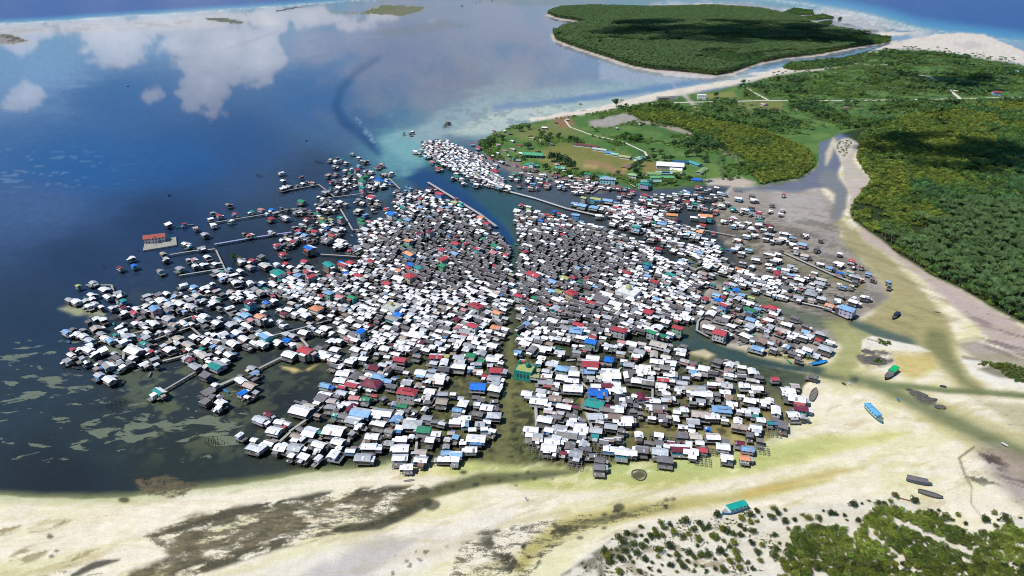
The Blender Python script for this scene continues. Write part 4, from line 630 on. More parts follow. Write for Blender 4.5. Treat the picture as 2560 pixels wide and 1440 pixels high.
    if form == 's':
        k = rise / W; rf.slab([(-X0, -Y0, z1 + .05 - ov * k), (X0, -Y0, z1 + .05 - ov * k), (X0, Y0, z1 + .05 + rise + ov * k), (-X0, Y0, z1 + .05 + rise + ov * k)], t, rc)
    elif form == 'h':
        r_ = max(.05, X0 - Y0) if X0 > Y0 else .05
        e = z1 + .02 - ov * pitch; A, B = (-r_, 0, zt + .1), (r_, 0, zt + .1)
        c1, c2, c3, c4 = (-X0, -Y0, e), (X0, -Y0, e), (X0, Y0, e), (-X0, Y0, e)
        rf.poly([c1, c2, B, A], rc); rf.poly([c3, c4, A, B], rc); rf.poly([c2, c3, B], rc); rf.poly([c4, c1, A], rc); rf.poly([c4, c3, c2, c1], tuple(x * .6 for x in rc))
        if c in 'RMBLTNO' and s == 4 and rng.random() < .6:
            rf.box(-r_ * .5 - 1.2, r_ * .5 + 1.2, -1.2, 1.2, zt - .7, zt + .25, wc); rf.slab([(-r_ * .5 - 1.7, -1.7, zt + .26), (r_ * .5 + 1.7, -1.7, zt + .26), (r_ * .5 + 1.7, 1.7, zt + .26), (-r_ * .5 - 1.7, 1.7, zt + .26)], .08, rc)
    else:
        rc2 = jit(rc, .05) if rng.random() < .8 or thatch else whiteroof()
        for sg, cc_ in ((-1, rc), (1, rc2)):
            q = [(-X0, sg * Y0, e), (X0, sg * Y0, e), (X0, 0, zt), (-X0, 0, zt)]
            rf.slab(q if sg < 0 else q[::-1], t, cc_)
            if not thatch and rng.random() < .4:     # replaced sheets
                a = rng.uniform(-X0, X0 - 1.2); b = a + rng.uniform(.6, 1.6); f0, f1 = rng.uniform(0, .3), rng.uniform(.55, .95)
                def pt(x, f): return (x, sg * Y0 * (1 - f), e + (zt - e) * f + .03)
                q = [pt(a, f0), pt(b, f0), pt(b, f1), pt(a, f1)]; rf.poly(q if sg < 0 else q[::-1], rng.choice([(.3, .27, .25), (.4, .42, .46), (.16, .15, .15), (.36, .2, .13), (.75, .75, .75)]))
        if thatch: v = rng.uniform(.3, .5); rf.slab([(-X0, -.28, zt - .02), (X0, -.28, zt - .02), (X0, .28, zt - .02), (-X0, .28, zt - .02)][::1], .05, (v, v * .97, v * .95)); rf.v[-24:] = [(x, y, z + .12) for x, y, z in rf.v[-24:]]
        if s >= 3 and c == 'W' and rng.random() < .35:   # cross gable
            a = rng.uniform(-hx * .5, hx * .5); h2 = W * .3; sg = rng.choice((-1, -1, 1)); ze = e + .05
            Q = lambda x, y, z: (x, sg * y, z)
            for q in ([Q(a - h2, Y0 + .5, ze), Q(a, Y0 + .5, ze + h2 * pitch * 1.3), Q(a, .3, ze + h2 * pitch * 1.3), Q(a - h2, .3, ze)], [Q(a, Y0 + .5, ze + h2 * pitch * 1.3), Q(a + h2, Y0 + .5, ze), Q(a + h2, .3, ze), Q(a, .3, ze + h2 * pitch * 1.3)]):
                rf.slab(q if sg > 0 else q[::-1], .06, rc)
            wl.poly([Q(a - h2 + .2, Y0 + .2, ze - .3), Q(a + h2 - .2, Y0 + .2, ze - .3), Q(a, Y0 + .2, ze + h2 * pitch * 1.1)][::sg], wc)
    P.append(('roof', rf, mroof))
    if rng.random() < (.55 if c in 'WG' else .3) and not land and form != 'h':
        lt = MB(); sg = rng.choice((-1, -1, 1)); a = rng.uniform(-hx, 0); b = a + rng.uniform(.4, .8) * L; dd = rng.uniform(1.6, 2.8); cc_ = whiteroof() if rng.random() < .8 else (rng.choice([(.3, .28, .27), (.2, .12, .1), (.08, .2, .4), (.4, .1, .09)]))
        yo = sg * (hy + ov + .03); zo = e - .12 if form != 's' else z1 - .3
        q = [(a, yo + sg * dd, zo - .45), (b, yo + sg * dd, zo - .45), (b, yo, zo), (a, yo, zo)]; lt.slab(q if sg < 0 else q[::-1], .06, cc_)
        v = rng.uniform(.06, .16)
        y_a, y_b = sorted((yo + sg * .05, yo + sg * (dd - .3))); lt.box(a + .2, b - .2, y_a, y_b, hf + .01, zo - .62, (v, v * .95, v * .88))
        for x in (a + .3, b - .3): lt.box(x - .09, x + .09, yo + sg * (dd - .3) - .09, yo + sg * (dd - .3) + .09, -1.5, hf, (.07, .06, .05))
        P.append(('lean_to', lt, 'roof'))
    if rng.random() < .4 and not land and form != 'h' and s > 1:      # a lower wing built on at one gable end
        an = MB(); sg = rng.choice((-1, 1)); aw = W * rng.uniform(.45, .8); al = rng.uniform(1.6, 2.8); yo = rng.uniform(-.5, .5) * (W - aw); xo = sg * (hx + ov + .03); zt_ = z1 - .35; v = rng.uniform(.05, .2)
        xa, xb = sorted((xo - sg * (ov - .02), xo + sg * (al - .25))); an.box(xa, xb, yo - aw / 2, yo + aw / 2, hf - .14, zt_ - .55, (v, v * .95, v * .9))
        q = [(xo, yo - aw / 2 - .3, zt_), (xo + sg * al, yo - aw / 2 - .3, zt_ - .5), (xo + sg * al, yo + aw / 2 + .3, zt_ - .5), (xo, yo + aw / 2 + .3, zt_)]; an.slab(q if sg > 0 else q[::-1], .06, whiteroof() if rng.random() < .7 else (.12, .11, .1))
        for y in (yo - aw / 2 + .1, yo + aw / 2 - .1): x = xo + sg * (al - .4); an.box(x - .1, x + .1, y - .1, y + .1, -1.5, hf - .15, (.07, .06, .05))
        P.append(('annex', an, 'roof'))
    wins = []
    if s >= 3 or c not in 'WGK':
        for st_ in range(storeys):
            zc = z0 + 1.0 + st_ * (hw / storeys)
            for sg in (-1, 1):
                for fx in ((-.28, .28) if s < 4 else (-.34, 0, .34)):
                    q = MB(); x = fx * L; y = sg * (hy + .03); q.box(x - .55, x + .55, min(y, y - sg * .05), max(y, y - sg * .05), zc, zc + 1.1, (.02, .025, .03)); wins.append(q)
            for sg in (-1, 1):
                q = MB(); x = sg * (hx + .03); q.box(min(x, x - sg * .05), max(x, x - sg * .05), -.6, .6, zc, zc + 1.1, (.02, .025, .03)); wins.append(q)
    return P, wins, z1 + rise
import re
H = []                                             # every house: dict
for (ox, oy), s in HD.items():
    for t in s.split():
        a = re.fullmatch(r'(\d+),(\d+)([A-Z])(\d?)([hsf]?)', t)
        H.append(dict(u=ox + 2.5 * int(a[1]), v=oy + 2.5 * int(a[2]), c=a[3], s=int(a[4] or 2), f=a[5] or 'g'))
LONE = [(1385,598,'B',4,'h')]
RA = np.array(RIDGE)
def ridge_az(u, v):
    w_ = 1 / (((RA[:, 0] - u) ** 2 + (RA[:, 1] - v) ** 2 * 2) + 400) ** 1.5; s = (w_ * RA[:, 2]).sum() / w_.sum()
    x0, y0 = g(u, v); x1, y1 = g(u + 10, v + 10 * s); return math.atan2(y1 - y0, x1 - x0)
for h in H:
    h['st'] = 2 if (h['c'] in 'RMBTNOPLY' and h['s'] >= 3 and rng.random() < .5 and h['v'] < 900) or (h['c'] == 'R' and h['s'] == 4) else 1
    x, y = g(h['u'], h['v'], 4.7 if h['st'] == 1 else 7.0); h['x'], h['y'] = float(x), float(y); h['rz'] = ridge_az(h['u'], h['v']) + rng.gauss(0, .08) + (math.pi / 2 if rng.random() < .1 and h['s'] < 4 else 0)
pts = [(h['x'], h['y'], .55 * SZ[h['s']][0]) for h in H]
NOGO = [[(1275,640,4),(1270,790,5),(1275,860,6),(1268,1000,7),(1250,1140,15)],[(886,500,8),(880,560,7),(890,610,7),(870,650,8)],[(990,470,9),(975,510,8),(980,560,5)],[(1545,545,8),(1610,560,8),(1690,590,8),(1760,610,8)],[(1700,640,8),(1790,690,10),(1870,735,10)],[(1610,790,8),(1700,830,8)],[(920,830,8),(962,805,8)],[(1400,790,6),(1480,800,6)]]
def free(x, y, r):
    return all((x - a) ** 2 + (y - b) ** 2 > (r + c * .86) ** 2 for a, b, c in pts if abs(a - x) < 16 and abs(b - y) < 16)
for P, sp_, gf in FILL:
    P_ = np.array(P); cand = []
    bx0, by0 = g(P_[:, 0].min(), P_[:, 1].max()); 
    us = nrg.uniform(P_[:, 0].min(), P_[:, 0].max(), 9000); vs_ = nrg.uniform(P_[:, 1].min(), P_[:, 1].max(), 9000)
    ok = sdist(P, us, vs_) > 2
    for q in NOGO: ok &= ldist(q, us, vs_) < 0
    for u, v in zip(us[ok], vs_[ok]):
        if gf == .02 and rng.random() < .988: continue
        s = rng.choice((1, 2, 2, 2)); x, y = g(u, v, 4.7)
        if not free(x, y, .55 * SZ[s][0] * sp_ / 8 * .92): continue
        core = max(0, 1 - math.hypot((u - 1400) / 230, (v - 645) / 125)) + max(0, 1 - math.hypot((u - 1110) / 190, (v - 625) / 115)) + .5 * max(0, 1 - math.hypot((u - 1430) / 190, (v - 770) / 80))
        c = rng.choice('WWKKKMPRLN') if gf == .02 and rng.random() < .6 else 'G' if rng.random() < (gf if gf < .2 else min(.9, .14 + 1.6 * core)) else 'W'
        H.append(dict(u=float(u), v=float(v), c=c, s=s, f='g', st=1, x=float(x), y=float(y), rz=ridge_az(u, v) + rng.gauss(0, .07))); pts.append((float(x), float(y), .55 * SZ[s][0]))
n0 = len(H)
LFAN = [(150,880),(250,850),(300,800),(300,770),(460,700),(560,650),(690,640),(760,560),(800,490),(840,400),(985,440),(880,520),(885,640),(800,670),(800,760),(960,860),(860,930),(760,870),(640,840),(560,930),(450,900),(330,900),(220,920)]
SFAN = [(620,1110),(800,1000),(900,930),(1100,880),(1255,880),(1250,1000),(1235,1080),(1100,1140),(860,1140),(700,1150)]
for P, lim, sd in ((LFAN, 110, 8), (SFAN, 22, 9), (FAN, 330, 3), (FAN_E, 90, 4)):
    r2 = np.random.default_rng(sd); P_ = np.array(P); us = r2.uniform(P_[:, 0].min(), P_[:, 0].max(), 14000); vs_ = r2.uniform(P_[:, 1].min(), P_[:, 1].max(), 14000)
    ok = sdist(P, us, vs_) > 0
    for q in NOGO: ok &= ldist(q, us, vs_) < 2
    m_ = m2_ = 0
    for u, v in zip(us[ok], vs_[ok]):
        if P is LFAN or P is SFAN:
            s = rng.choice((1, 1, 2)); x, y = map(float, g(u, v, 4.2)); near = sum(1 for a, b, c in pts if math.hypot(a - x, b - y) < 10)
            if near < 1 or near > 4 or not free(x, y, .56 * SZ[s][0] + .4): continue
            H.append(dict(u=float(u), v=float(v), c=rng.choice('WWWWWWKKLRT'), s=s, f=rng.choice('gggs'), st=1, x=x, y=y, rz=ridge_az(u, v) + rng.gauss(0, .1))); pts.append((x, y, .55 * SZ[s][0])); m_ += 1
            if m_ >= lim: break
            continue
        x, y = map(float, g(u, v, 3.6)); near = sum(1 for a, b, c in pts if abs(a - x) < 9 and abs(b - y) < 9) if (700 < u < 1760 and v < 850 and (u > 860 or v < 640)) or (m_ < lim * .5 and m2_ < 60) else 0
        if near < 2 or not free(x, y, 2.2): continue
        c = rng.choice(('WWWKKK' if u > 860 and v < 850 else 'WKKKKK') if rng.random() < .93 else 'LRBMT')
        H.append(dict(u=float(u), v=float(v), c=c, s=1, f=rng.choice('ggs'), st=1, x=x, y=y, rz=ridge_az(u, v) + rng.gauss(0, .15) + rng.choice((0, 0, math.pi / 2)))); pts.append((x, y, 2.1)); m_ += 1; m2_ += not (700 < u < 1760 and v < 850)
        if m_ >= lim: break
for h in H:
    z = 260 / math.hypot(h['y'], 260); h['px'] = SZ[h['s']][0] * SZ[h['s']][1] / math.hypot(h['y'], h['x'], 260) ** 2
    h['kind'] = 'thatched_house' if h['c'] == 'G' else ('stilt_house' if h['c'] in 'WK' else ('villa' if h['s'] >= 3 else 'cottage'))
single = []
for k in ('thatched_house', 'stilt_house', 'villa', 'cottage'):
    L_ = sorted([h for h in H if h['kind'] == k], key=lambda h: -h['px']); single += L_[:300]
for h in single: h['one'] = True
print('houses', len(H), {k: sum(h['kind'] == k for h in H) for k in ('thatched_house', 'stilt_house', 'villa', 'cottage')})
# ---------------------------------------------------------------- labels: every house is told by its roof and by its rank beside a landmark
LM = [(390,597,'lone villa on a concrete platform'),(165,858,'emerald roofed lagoon house'),(335,783,'red and green roofed house'),(360,848,'long red roofed lagoon hall'),(397,985,'lone turquoise walled house'),(606,980,'blue roofed southern lagoon house'),(790,772,'peach roofed villa'),(980,764,'gold domed white mosque'),
 (902,830,'blue roofed boardwalk house'),(765,878,'red roofed lagoon villa'),(538,915,'mint roofed lagoon house'),(780,620,'L shaped blue lagoon roof'),(935,492,'big red channel roof'),(948,450,'big blue harbour roof'),(1100,486,'red quayside roof'),(695,682,'big teal roof'),(752,502,'green outlying lagoon house'),(1025,634,'orange two storey villa'),
 (1195,765,'crimson star shaped roof'),(1240,818,'orange gabled roof'),(1000,900,'red gabled villa'),(932,958,'maroon pagoda roof'),(1195,965,'long bright blue roof'),(1015,980,'red hipped cottage'),(1060,1080,'green gabled southern house'),(1180,888,'green stepped roof'),(1185,1095,'big white southern hall'),(1130,1140,'twin pale blue roofs'),(895,1030,'blue walled southern house'),(660,1115,'white hipped southern house'),(678,1033,'small maroon southern hut'),
 (1415,602,'royal blue pagoda roof'),(1512,645,'red roofed tower house'),(1570,715,'pale domed mosque'),(1312,920,'olive roofed mosque'),(1440,830,'pale blue hipped villa'),(1522,898,'bright blue hipped roof'),(1495,980,'big blue roofed house'),(1490,1008,'teal roofed house'),(1430,732,'big red centre villa'),(1656,945,'red roofed southern house'),(1805,1024,'slate blue roofed hall'),(1862,1143,'orange roofed beach hut'),(1700,1120,'brown gabled southern house'),(1700,820,'bright red shed roof'),(1645,833,'twin green roofs'),
 (1800,832,'red villa on the quay'),(1840,725,'bright blue eastern roof'),(2075,762,'orange roofed mudflat house'),(2115,772,'pale blue mudflat house'),(2065,860,'white eastern end house'),(1990,1020,'maroon southeastern roof'),(1960,488,'red mudflat hut'),(1680,540,'orange creek villa'),(1765,540,'orange long villa'),(1588,576,'teal pyramid roof'),(1655,558,'pale blue hipped creek house'),(1355,482,'red striped boathouse'),(1455,512,'long blue market roof'),(1240,427,'big red northern villa'),(1142,440,'teal hipped northern roof'),(1612,460,'green hipped shore house'),(1580,477,'pink northern roof'),(1750,580,'orange eastern roof'),(1385,400,'dark grove by the school'),(1565,730,'white plaza by the mosque'),(1220,715,'large central crossing'),(1590,1088,'pale sand clearing')]
LM = [l for l in LM if l[2] not in ('large central crossing', 'pale sand clearing', 'white plaza by the mosque')]
ORD = ['', 'second', 'third', 'fourth', 'fifth', 'sixth', 'seventh', 'eighth', 'ninth', 'tenth', 'eleventh', 'twelfth', 'thirteenth', 'fourteenth', 'fifteenth', 'sixteenth']
DIRN = ['right of', 'behind', 'left of', 'in front of']
def sector(du, dv):
    dv = dv * 1.9; a = (math.degrees(math.atan2(-dv, du)) + 45) % 360; return int(a // 90)
USED = set()
def rank_labels(items, noun, allitems=None):
    """items: dicts with u, v, key, adj; gives item['label'] = '<adj> <noun>, <nth> <key> one left of the <landmark>'"""
    tab = {}
    for i, h in enumerate(allitems or items):
        for j, (lu, lv, ph) in enumerate(LM):
            d = math.hypot(h['u'] - lu, (h['v'] - lv) * 1.9)
            if 6 < d < 420: tab.setdefault((h['key'], j, sector(h['u'] - lu, h['v'] - lv)), []).append((d, id(h)))
    best = {}
    for (key, j, s), L_ in tab.items():
        for r_, (d, i) in enumerate(sorted(L_)[:60]): best.setdefault(i, []).append((r_ + d / 400, r_, j, s))
    for h in items:
        for (_, r_, j, s) in sorted(best.get(id(h), [])):
            if r_ < len(ORD):
                nth = 'nearest' if r_ == 0 else ORD[r_] + ' nearest'
                t = f"{h['adj']} {noun}, {nth} {h['key']} one {DIRN[s]} {LM[j][2]}"
            else: continue
            if t not in USED and len(t.split()) <= 15 and len(re.findall(r"[\w'-]+", t)) <= 16: USED.add(t); h['label'] = t; break
        else: h['label'] = None
FORM = dict(g='gabled', h='hipped', s='flat')
for h in H:
    h['key'] = {'G': 'thatched', 'W': 'white', 'K': 'grey', 'L': 'pale', 'B': 'blue', 'Y': 'olive'}.get(h['c'], CNAME[h['c']])
    h['adj'] = {1: 'tiny ', 2: '', 3: 'wide ', 4: 'big '}[h['s']] + h['key'] + ('' if h['c'] == 'G' else {'g': '', 'h': ' hipped', 's': ' flat'}[h['f']])
    h['lm'] = None
OWN = {'dark grove by the school', 'lone villa on a concrete platform', 'gold domed white mosque', 'olive roofed mosque', 'pale domed mosque'}
for (lu, lv, ph) in LM:
    if ph in OWN: continue
    b = min((h for h in H if h.get('one') and h['c'] not in 'WG' or h.get('one') and 'white' in ph and h['c'] == 'W'), key=lambda h: math.hypot(h['u'] - lu, h['v'] - lv))
    if math.hypot(b['u'] - lu, b['v'] - lv) < 16 and not b['lm']: b['lm'] = ph
for k, noun in (('stilt_house', 'stilt house'), ('villa', 'villa'), ('cottage', 'cottage'), ('thatched_house', 'stilt house')):
    rank_labels([h for h in H if h['kind'] == k and h.get('one') and not h['lm']], noun, H)
for h in H:
    if h['lm']: h['label'] = {'stilt_house': 'stilt house, the ', 'villa': 'villa, the ', 'cottage': 'cottage, the '}[h['kind']] + h['lm'] + ' standing out among paler roofs'
nolab = [h for h in H if h.get('one') and not h['label']]
print('unlabelled', len(nolab))
CAT = dict(stilt_house='stilt house', thatched_house='thatched house', villa='villa', cottage='cottage')
GRP = dict(stilt_house='metal roofed stilt houses of the village', thatched_house='palm thatched houses of the village centre', villa='large coloured roofed houses', cottage='small coloured roofed houses')
MIXM = {'wood': 0, 'wall': 1, 'roof': 2, 'thatch': 3, 'concrete': 0, 'glass': 4}
rest = {k: MB() for k in GRP}
for h in H:
    parts, wins, top = house_parts(h['c'], h['s'], h['f'], h['st'], False, 1.03 if h['v'] > 880 else (1.1 if h['u'] < 760 else 1.0))
    if h.get('one') and h['label']:
        e = empty(h['kind'], (h['x'], h['y'], 0), h['rz']); tag(e, h['label'], CAT[h['kind']], GRP[h['kind']])
        for nm, mb, mt in parts:
            o = mb.build(nm, mt if not isinstance(mt, str) else MAT[mt], e)
            if nm == 'wall': wp = o
        for q in wins: q.build('window', MAT['glass'], wp)
    else:
        for nm, mb, mt in parts: rest[h['kind']].add(mb, (h['x'], h['y'], 0), h['rz'], MIXM[mt] if isinstance(mt, str) else (3 if mt is MAT['thatch'] else 2))
        for q in wins: rest[h['kind']].add(q, (h['x'], h['y'], 0), h['rz'], 4)
for k, mb in rest.items():
    if mb.f: tag(mb.build('distant_stilt_houses' if k == 'stilt_house' else 'distant_' + k + 's', [MAT['wood'], MAT['wall'], MAT['roof'], MAT['thatch'], MAT['glass']]), 'far crowded ' + GRP[k], CAT[k] + 's', kind='stuff')
# boardwalks
def foot(P, label, width=1.6, z=1.9, c=(.36, .34, .31), rail=False, name='footbridge', covers=None):
    q = [tuple(float(t) for t in g(u, v, z)) for u, v in P]; e = empty(name, (q[0][0], q[0][1], 0)); tag(e, label, 'footbridge', 'wooden footbridges over the shallows')
    dk, ps = MB(), MB()
    for i, ((x0, y0), (x1, y1)) in enumerate(zip(q[:-1], q[1:])):
        L_ = math.hypot(x1 - x0, y1 - y0); ux, uy = (x1 - x0) / L_, (y1 - y0) / L_; nx, ny = -uy * width / 2, ux * width / 2; zz = z - .012 * (i % 2)
        ex = .35; A, B = (x0 - ux * ex - q[0][0], y0 - uy * ex - q[0][1]), (x1 + ux * ex - q[0][0], y1 + uy * ex - q[0][1])
        dk.slab([(A[0] - nx, A[1] - ny, zz), (B[0] - nx, B[1] - ny, zz), (B[0] + nx, B[1] + ny, zz), (A[0] + nx, A[1] + ny, zz)], .18, jit(c, .1))
        for sg in (-.8, .8): ps.bar((A[0] + nx * sg, A[1] + ny * sg, zz - .4), (B[0] + nx * sg, B[1] + ny * sg, zz - .4), .12, (.1, .09, .08))
        for k in range(int(L_ / 3.2) + 1):
            px_, py_ = x0 + ux * 3.2 * k - q[0][0], y0 + uy * 3.2 * k - q[0][1]
            for sg in (-.8, .8): ps.box(px_ + nx * sg - .11, px_ + nx * sg + .11, py_ + ny * sg - .11, py_ + ny * sg + .11, -1.4, z - .2, (.09, .08, .07))
    dk.build('deck', MAT['wood'], e); ps.build('trestle', MAT['wood'], e); return e
WL = ['grey footbridge on stilts']
for i, P in enumerate(WALKS):
    mid = P[len(P) // 2]; L_ = sorted(LM, key=lambda l: math.hypot(l[0] - mid[0], (l[1] - mid[1]) * 1.9)); t = None
    shape = 'straight' if len(P) == 2 else 'bent'
    for l in L_[:6]:
        t = f"{shape} grey plank footbridge {DIRN[sector(mid[0] - l[0], mid[1] - l[1])]} the {l[2]}"
        if t not in USED: break
    USED.add(t); big = i in (16, 7, 28, 29); blue = i == 7
    foot(P, t, 3.2 if i in (16, 15) else (2.6 if big else rng.uniform(1.3, 1.9)), c=(.3, .32, .5) if blue else ((.5, .48, .46) if i in (30, 16) else (.38, .36, .33)))
# ---------------------------------------------------------------- vegetation
def leafmat(name):
    m, nt, b = kit(name)
    at = N(nt, 'ShaderNodeAttribute', attribute_name='col'); it = N(nt, 'ShaderNodeAttribute', attribute_name='tint', attribute_type='INSTANCER'); ge = N(nt, 'ShaderNodeNewGeometry')
    use = N(nt, 'ShaderNodeAttribute', attribute_name='own')
    c = MIX(nt, use.outputs['Fac'], MIX(nt, 1.0, at.outputs[0], it.outputs[0], 'MULTIPLY'), at.outputs[0])
    f = mapr(nt, noise(nt, ge.outputs['Position'], .5, 3, .6), .3, .7, .78, 1.22)
    cmb = N(nt, 'ShaderNodeCombineXYZ'); [nt.links.new(f, cmb.inputs[k]) for k in range(3)]
    lc = MIX(nt, 1.0, MIX(nt, 1.0, c, cmb.outputs[0], 'MULTIPLY'), (1.78, 1.72, 1.7), 'MULTIPLY'); nt.links.new(lc, b.inputs['Base Color']); tl = N(nt, 'ShaderNodeBsdfTranslucent'); nt.links.new(lc, tl.inputs[0]); ms_ = N(nt, 'ShaderNodeMixShader', ins={0: .22}); nt.links.new(b.outputs[0], ms_.inputs[1]); nt.links.new(tl.outputs[0], ms_.inputs[2]); nt.links.new(ms_.outputs[0], [n for n in nt.nodes if n.type == 'OUTPUT_MATERIAL'][0].inputs[0]); b.inputs['Roughness'].default_value = .65; b.inputs['Specular IOR Level'].default_value = .2
    return m
LEAF = leafmat('foliage'); BARK = colmat('bark', .9, .1)
def crown(mb, r, h, z0, n, size, rg, c0=(1, 1, 1), lumps=7, center=(0, 0)):
    """leaf sprays through the volume of a lumpy crown"""
    L_ = [(rg.gauss(0, .36) * r, rg.gauss(0, .36) * r, z0 + h * rg.uniform(.35, .8), rg.uniform(.38, .62) * r) for _ in range(lumps)]
    for i in range(n):
        lx, ly, lz, lr = rg.choice(L_); th = rg.uniform(0, 2 * math.pi); cz = rg.uniform(-.45, 1); sn = math.sqrt(1 - cz * cz); q = rg.uniform(.7, 1.05)
        d = Vector((math.cos(th) * sn, math.sin(th) * sn, cz)); p = Vector((lx + center[0], ly + center[1], lz)) + Vector((d.x * lr * q, d.y * lr * q, d.z * lr * q * h / r * .62))
        nrm = (d + Vector((rg.gauss(0, .5), rg.gauss(0, .5), rg.gauss(.25, .5)))).normalized(); u = nrm.orthogonal().normalized(); a = rg.uniform(0, 6.28)
        w_ = nrm.cross(u); u, w_ = u * math.cos(a) + w_ * math.sin(a), w_ * math.cos(a) - u * math.sin(a); s = size * rg.uniform(.6, 1.3); k = rg.uniform(.7, 1.25); t = rg.uniform(-.08, .08)
        mb.poly([p - u * s, p - w_ * s * .6, p + u * s, p + w_ * s * .6], (c0[0] * (k + t), c0[1] * k, c0[2] * k))
def own(me, val):
    a = me.attributes.new('own', 'FLOAT', 'FACE'); a.data.foreach_set('value', [val] * len(me.polygons))
def proto(name, fn, seed):
    rg = random.Random(seed); mb = MB(); fn(mb, rg); me = mb.mesh(name, [LEAF, BARK]); own(me, 0.0); o = bpy.data.objects.new(name, me); return o
def f_bush(mb, rg):  crown(mb, 1.0, 1.15, 0, 190, .17, rg, lumps=8); mb.tube((0, 0, -.3), (0, 0, .6), .08, .05, (.12, .1, .08), 1, 5)
def f_tree(mb, rg):
    crown(mb, 1.0, 1.15, .5, 170, .18, rg, lumps=9); mb.tube((0, 0, -.2), (0, 0, 1.0), .09, .05, (.12, .1, .08), 1, 5)
    for k in range(3): mb.tube((0, 0, .6), (math.cos(k * 2.1) * .5, math.sin(k * 2.1) * .5, 1.1), .05, .02, (.12, .1, .08), 1, 4)
def f_palm(mb, rg):
    lean = rg.uniform(-.12, .12), rg.uniform(-.12, .12); top = Vector((lean[0], lean[1], 1.0)); mb.tube((0, 0, -.03), top * .55, .022, .017, (.2, .17, .14), 1, 5); mb.tube(top * .55, top, .017, .013, (.2, .17, .14), 1, 5)
    for k in range(15):
        a = k * 2.4 + rg.uniform(-.2, .2); up = rg.uniform(-.1, .75); L_ = rg.uniform(.3, .38); d = Vector((math.cos(a), math.sin(a), 0)); sd = Vector((-d.y, d.x, 0)) * .055
        p = [top, top + d * L_ * .5 + Vector((0, 0, up * L_ * .55)), top + d * L_ + Vector((0, 0, up * L_ * .35 - .1)) ]
        k_ = rg.uniform(.75, 1.2)
        for i in range(2):
            w0, w1 = (.35, 1.0) if i == 0 else (1.0, .25); dz = Vector((0, 0, .03))
            mb.poly([p[i] - sd * w0 - dz, p[i + 1] - sd * w1 - dz, p[i + 1], p[i]], (k_, k_, k_)); mb.poly([p[i], p[i + 1], p[i + 1] + sd * w1 - dz, p[i] + sd * w0 - dz], (k_ * .9, k_ * .9, k_ * .9))
PROTO = [proto('bush_form', f_bush, 1), proto('bush_form', f_bush, 2), proto('tree_form', f_tree, 3), proto('tree_form', f_tree, 4), proto('palm_form', f_palm, 5), proto('palm_form', f_palm, 6)]
def grid_pts(P, d, umax=3050, vmax=1560, seed=1, umin=-160):
    P = np.asarray(P, float); rg = np.random.default_rng(seed)
    Q = P.copy(); Q[:, 0] = np.clip(Q[:, 0], umin, umax); Q[:, 1] = np.clip(Q[:, 1], -40, vmax)
    wx, wy = g(Q[:, 0], Q[:, 1]); xs = np.arange(wx.min() - 20, wx.max() + 20, d); ys = np.arange(wy.min() - 20, wy.max() + 20, d)
    A, B = np.meshgrid(xs, ys); A = (A + rg.uniform(-.45, .45, A.shape) * d).ravel(); B = (B + rg.uniform(-.45, .45, B.shape) * d).ravel()
    u, v = topx(A, B); ok = (u > umin) & (u < umax) & (v < vmax); A, B, u, v = A[ok], B[ok], u[ok], v[ok]
    ok = sdist(P, u, v) > 0; return A[ok], B[ok], u[ok], v[ok]
def forest(name, label, cat, x, y, z, s, kind, tint):
    """one mass of vegetation: points with a size, a form and a leaf colour, instanced"""
    n = len(x); me = np_mesh(name, np.stack([x, y, z], -1), np.zeros((0, 3), int), [('sz', 'FLOAT_VECTOR', s), ('form', 'FLOAT', kind), ('tint0', 'FLOAT_COLOR', np.concatenate([tint, np.ones((n, 1))], 1)), ('turn', 'FLOAT', nrg.uniform(0, 6.28, n))])
    o = bpy.data.objects.new(name, me); col.objects.link(o); tag(o, label, cat, kind='stuff')
    ng = bpy.data.node_groups.new(name, 'GeometryNodeTree'); ng.interface.new_socket('Geometry', in_out='INPUT', socket_type='NodeSocketGeometry'); ng.interface.new_socket('Geometry', in_out='OUTPUT', socket_type='NodeSocketGeometry')
    gi = ng.nodes.new('NodeGroupInput'); go = ng.nodes.new('NodeGroupOutput'); jn = ng.nodes.new('GeometryNodeJoinGeometry')
    def attr(nm, t):
        a = ng.nodes.new('GeometryNodeInputNamedAttribute'); a.data_type = t; a.inputs[0].default_value = nm; return a.outputs[0]
    kd = attr('form', 'FLOAT'); sz = attr('sz', 'FLOAT_VECTOR'); tn = attr('turn', 'FLOAT'); cx = ng.nodes.new('ShaderNodeCombineXYZ'); ng.links.new(tn, cx.inputs[2])
    for k, pr in enumerate(PROTO):
        if not (np.abs(kind - k) < .5).any(): continue
        oi = ng.nodes.new('GeometryNodeObjectInfo'); oi.inputs[0].default_value = pr; oi.inputs[1].default_value = True
        cmp_ = ng.nodes.new('FunctionNodeCompare'); cmp_.data_type = 'FLOAT'; cmp_.operation = 'EQUAL'; ng.links.new(kd, cmp_.inputs[0]); cmp_.inputs[1].default_value = k; cmp_.inputs['Epsilon'].default_value = .2
        ip = ng.nodes.new('GeometryNodeInstanceOnPoints'); ng.links.new(gi.outputs[0], ip.inputs['Points']); ng.links.new(cmp_.outputs[0], ip.inputs['Selection']); ng.links.new(oi.outputs['Geometry'], ip.inputs['Instance'])
        ng.links.new(cx.outputs[0], ip.inputs['Rotation']); ng.links.new(sz, ip.inputs['Scale']); ng.links.new(ip.outputs[0], jn.inputs[0])
    sa = ng.nodes.new('GeometryNodeStoreNamedAttribute'); sa.data_type = 'FLOAT_COLOR'; sa.domain = 'INSTANCE'; sa.inputs['Name'].default_value = 'tint'
    ng.links.new(jn.outputs[0], sa.inputs[0]); ng.links.new(attr('tint0', 'FLOAT_COLOR'), [i for i in sa.inputs if i.name == 'Value' and i.enabled][0]); ng.links.new(sa.outputs[0], go.inputs[0])
    md = o.modifiers.new('spread', 'NODES'); md.node_group = ng; return o
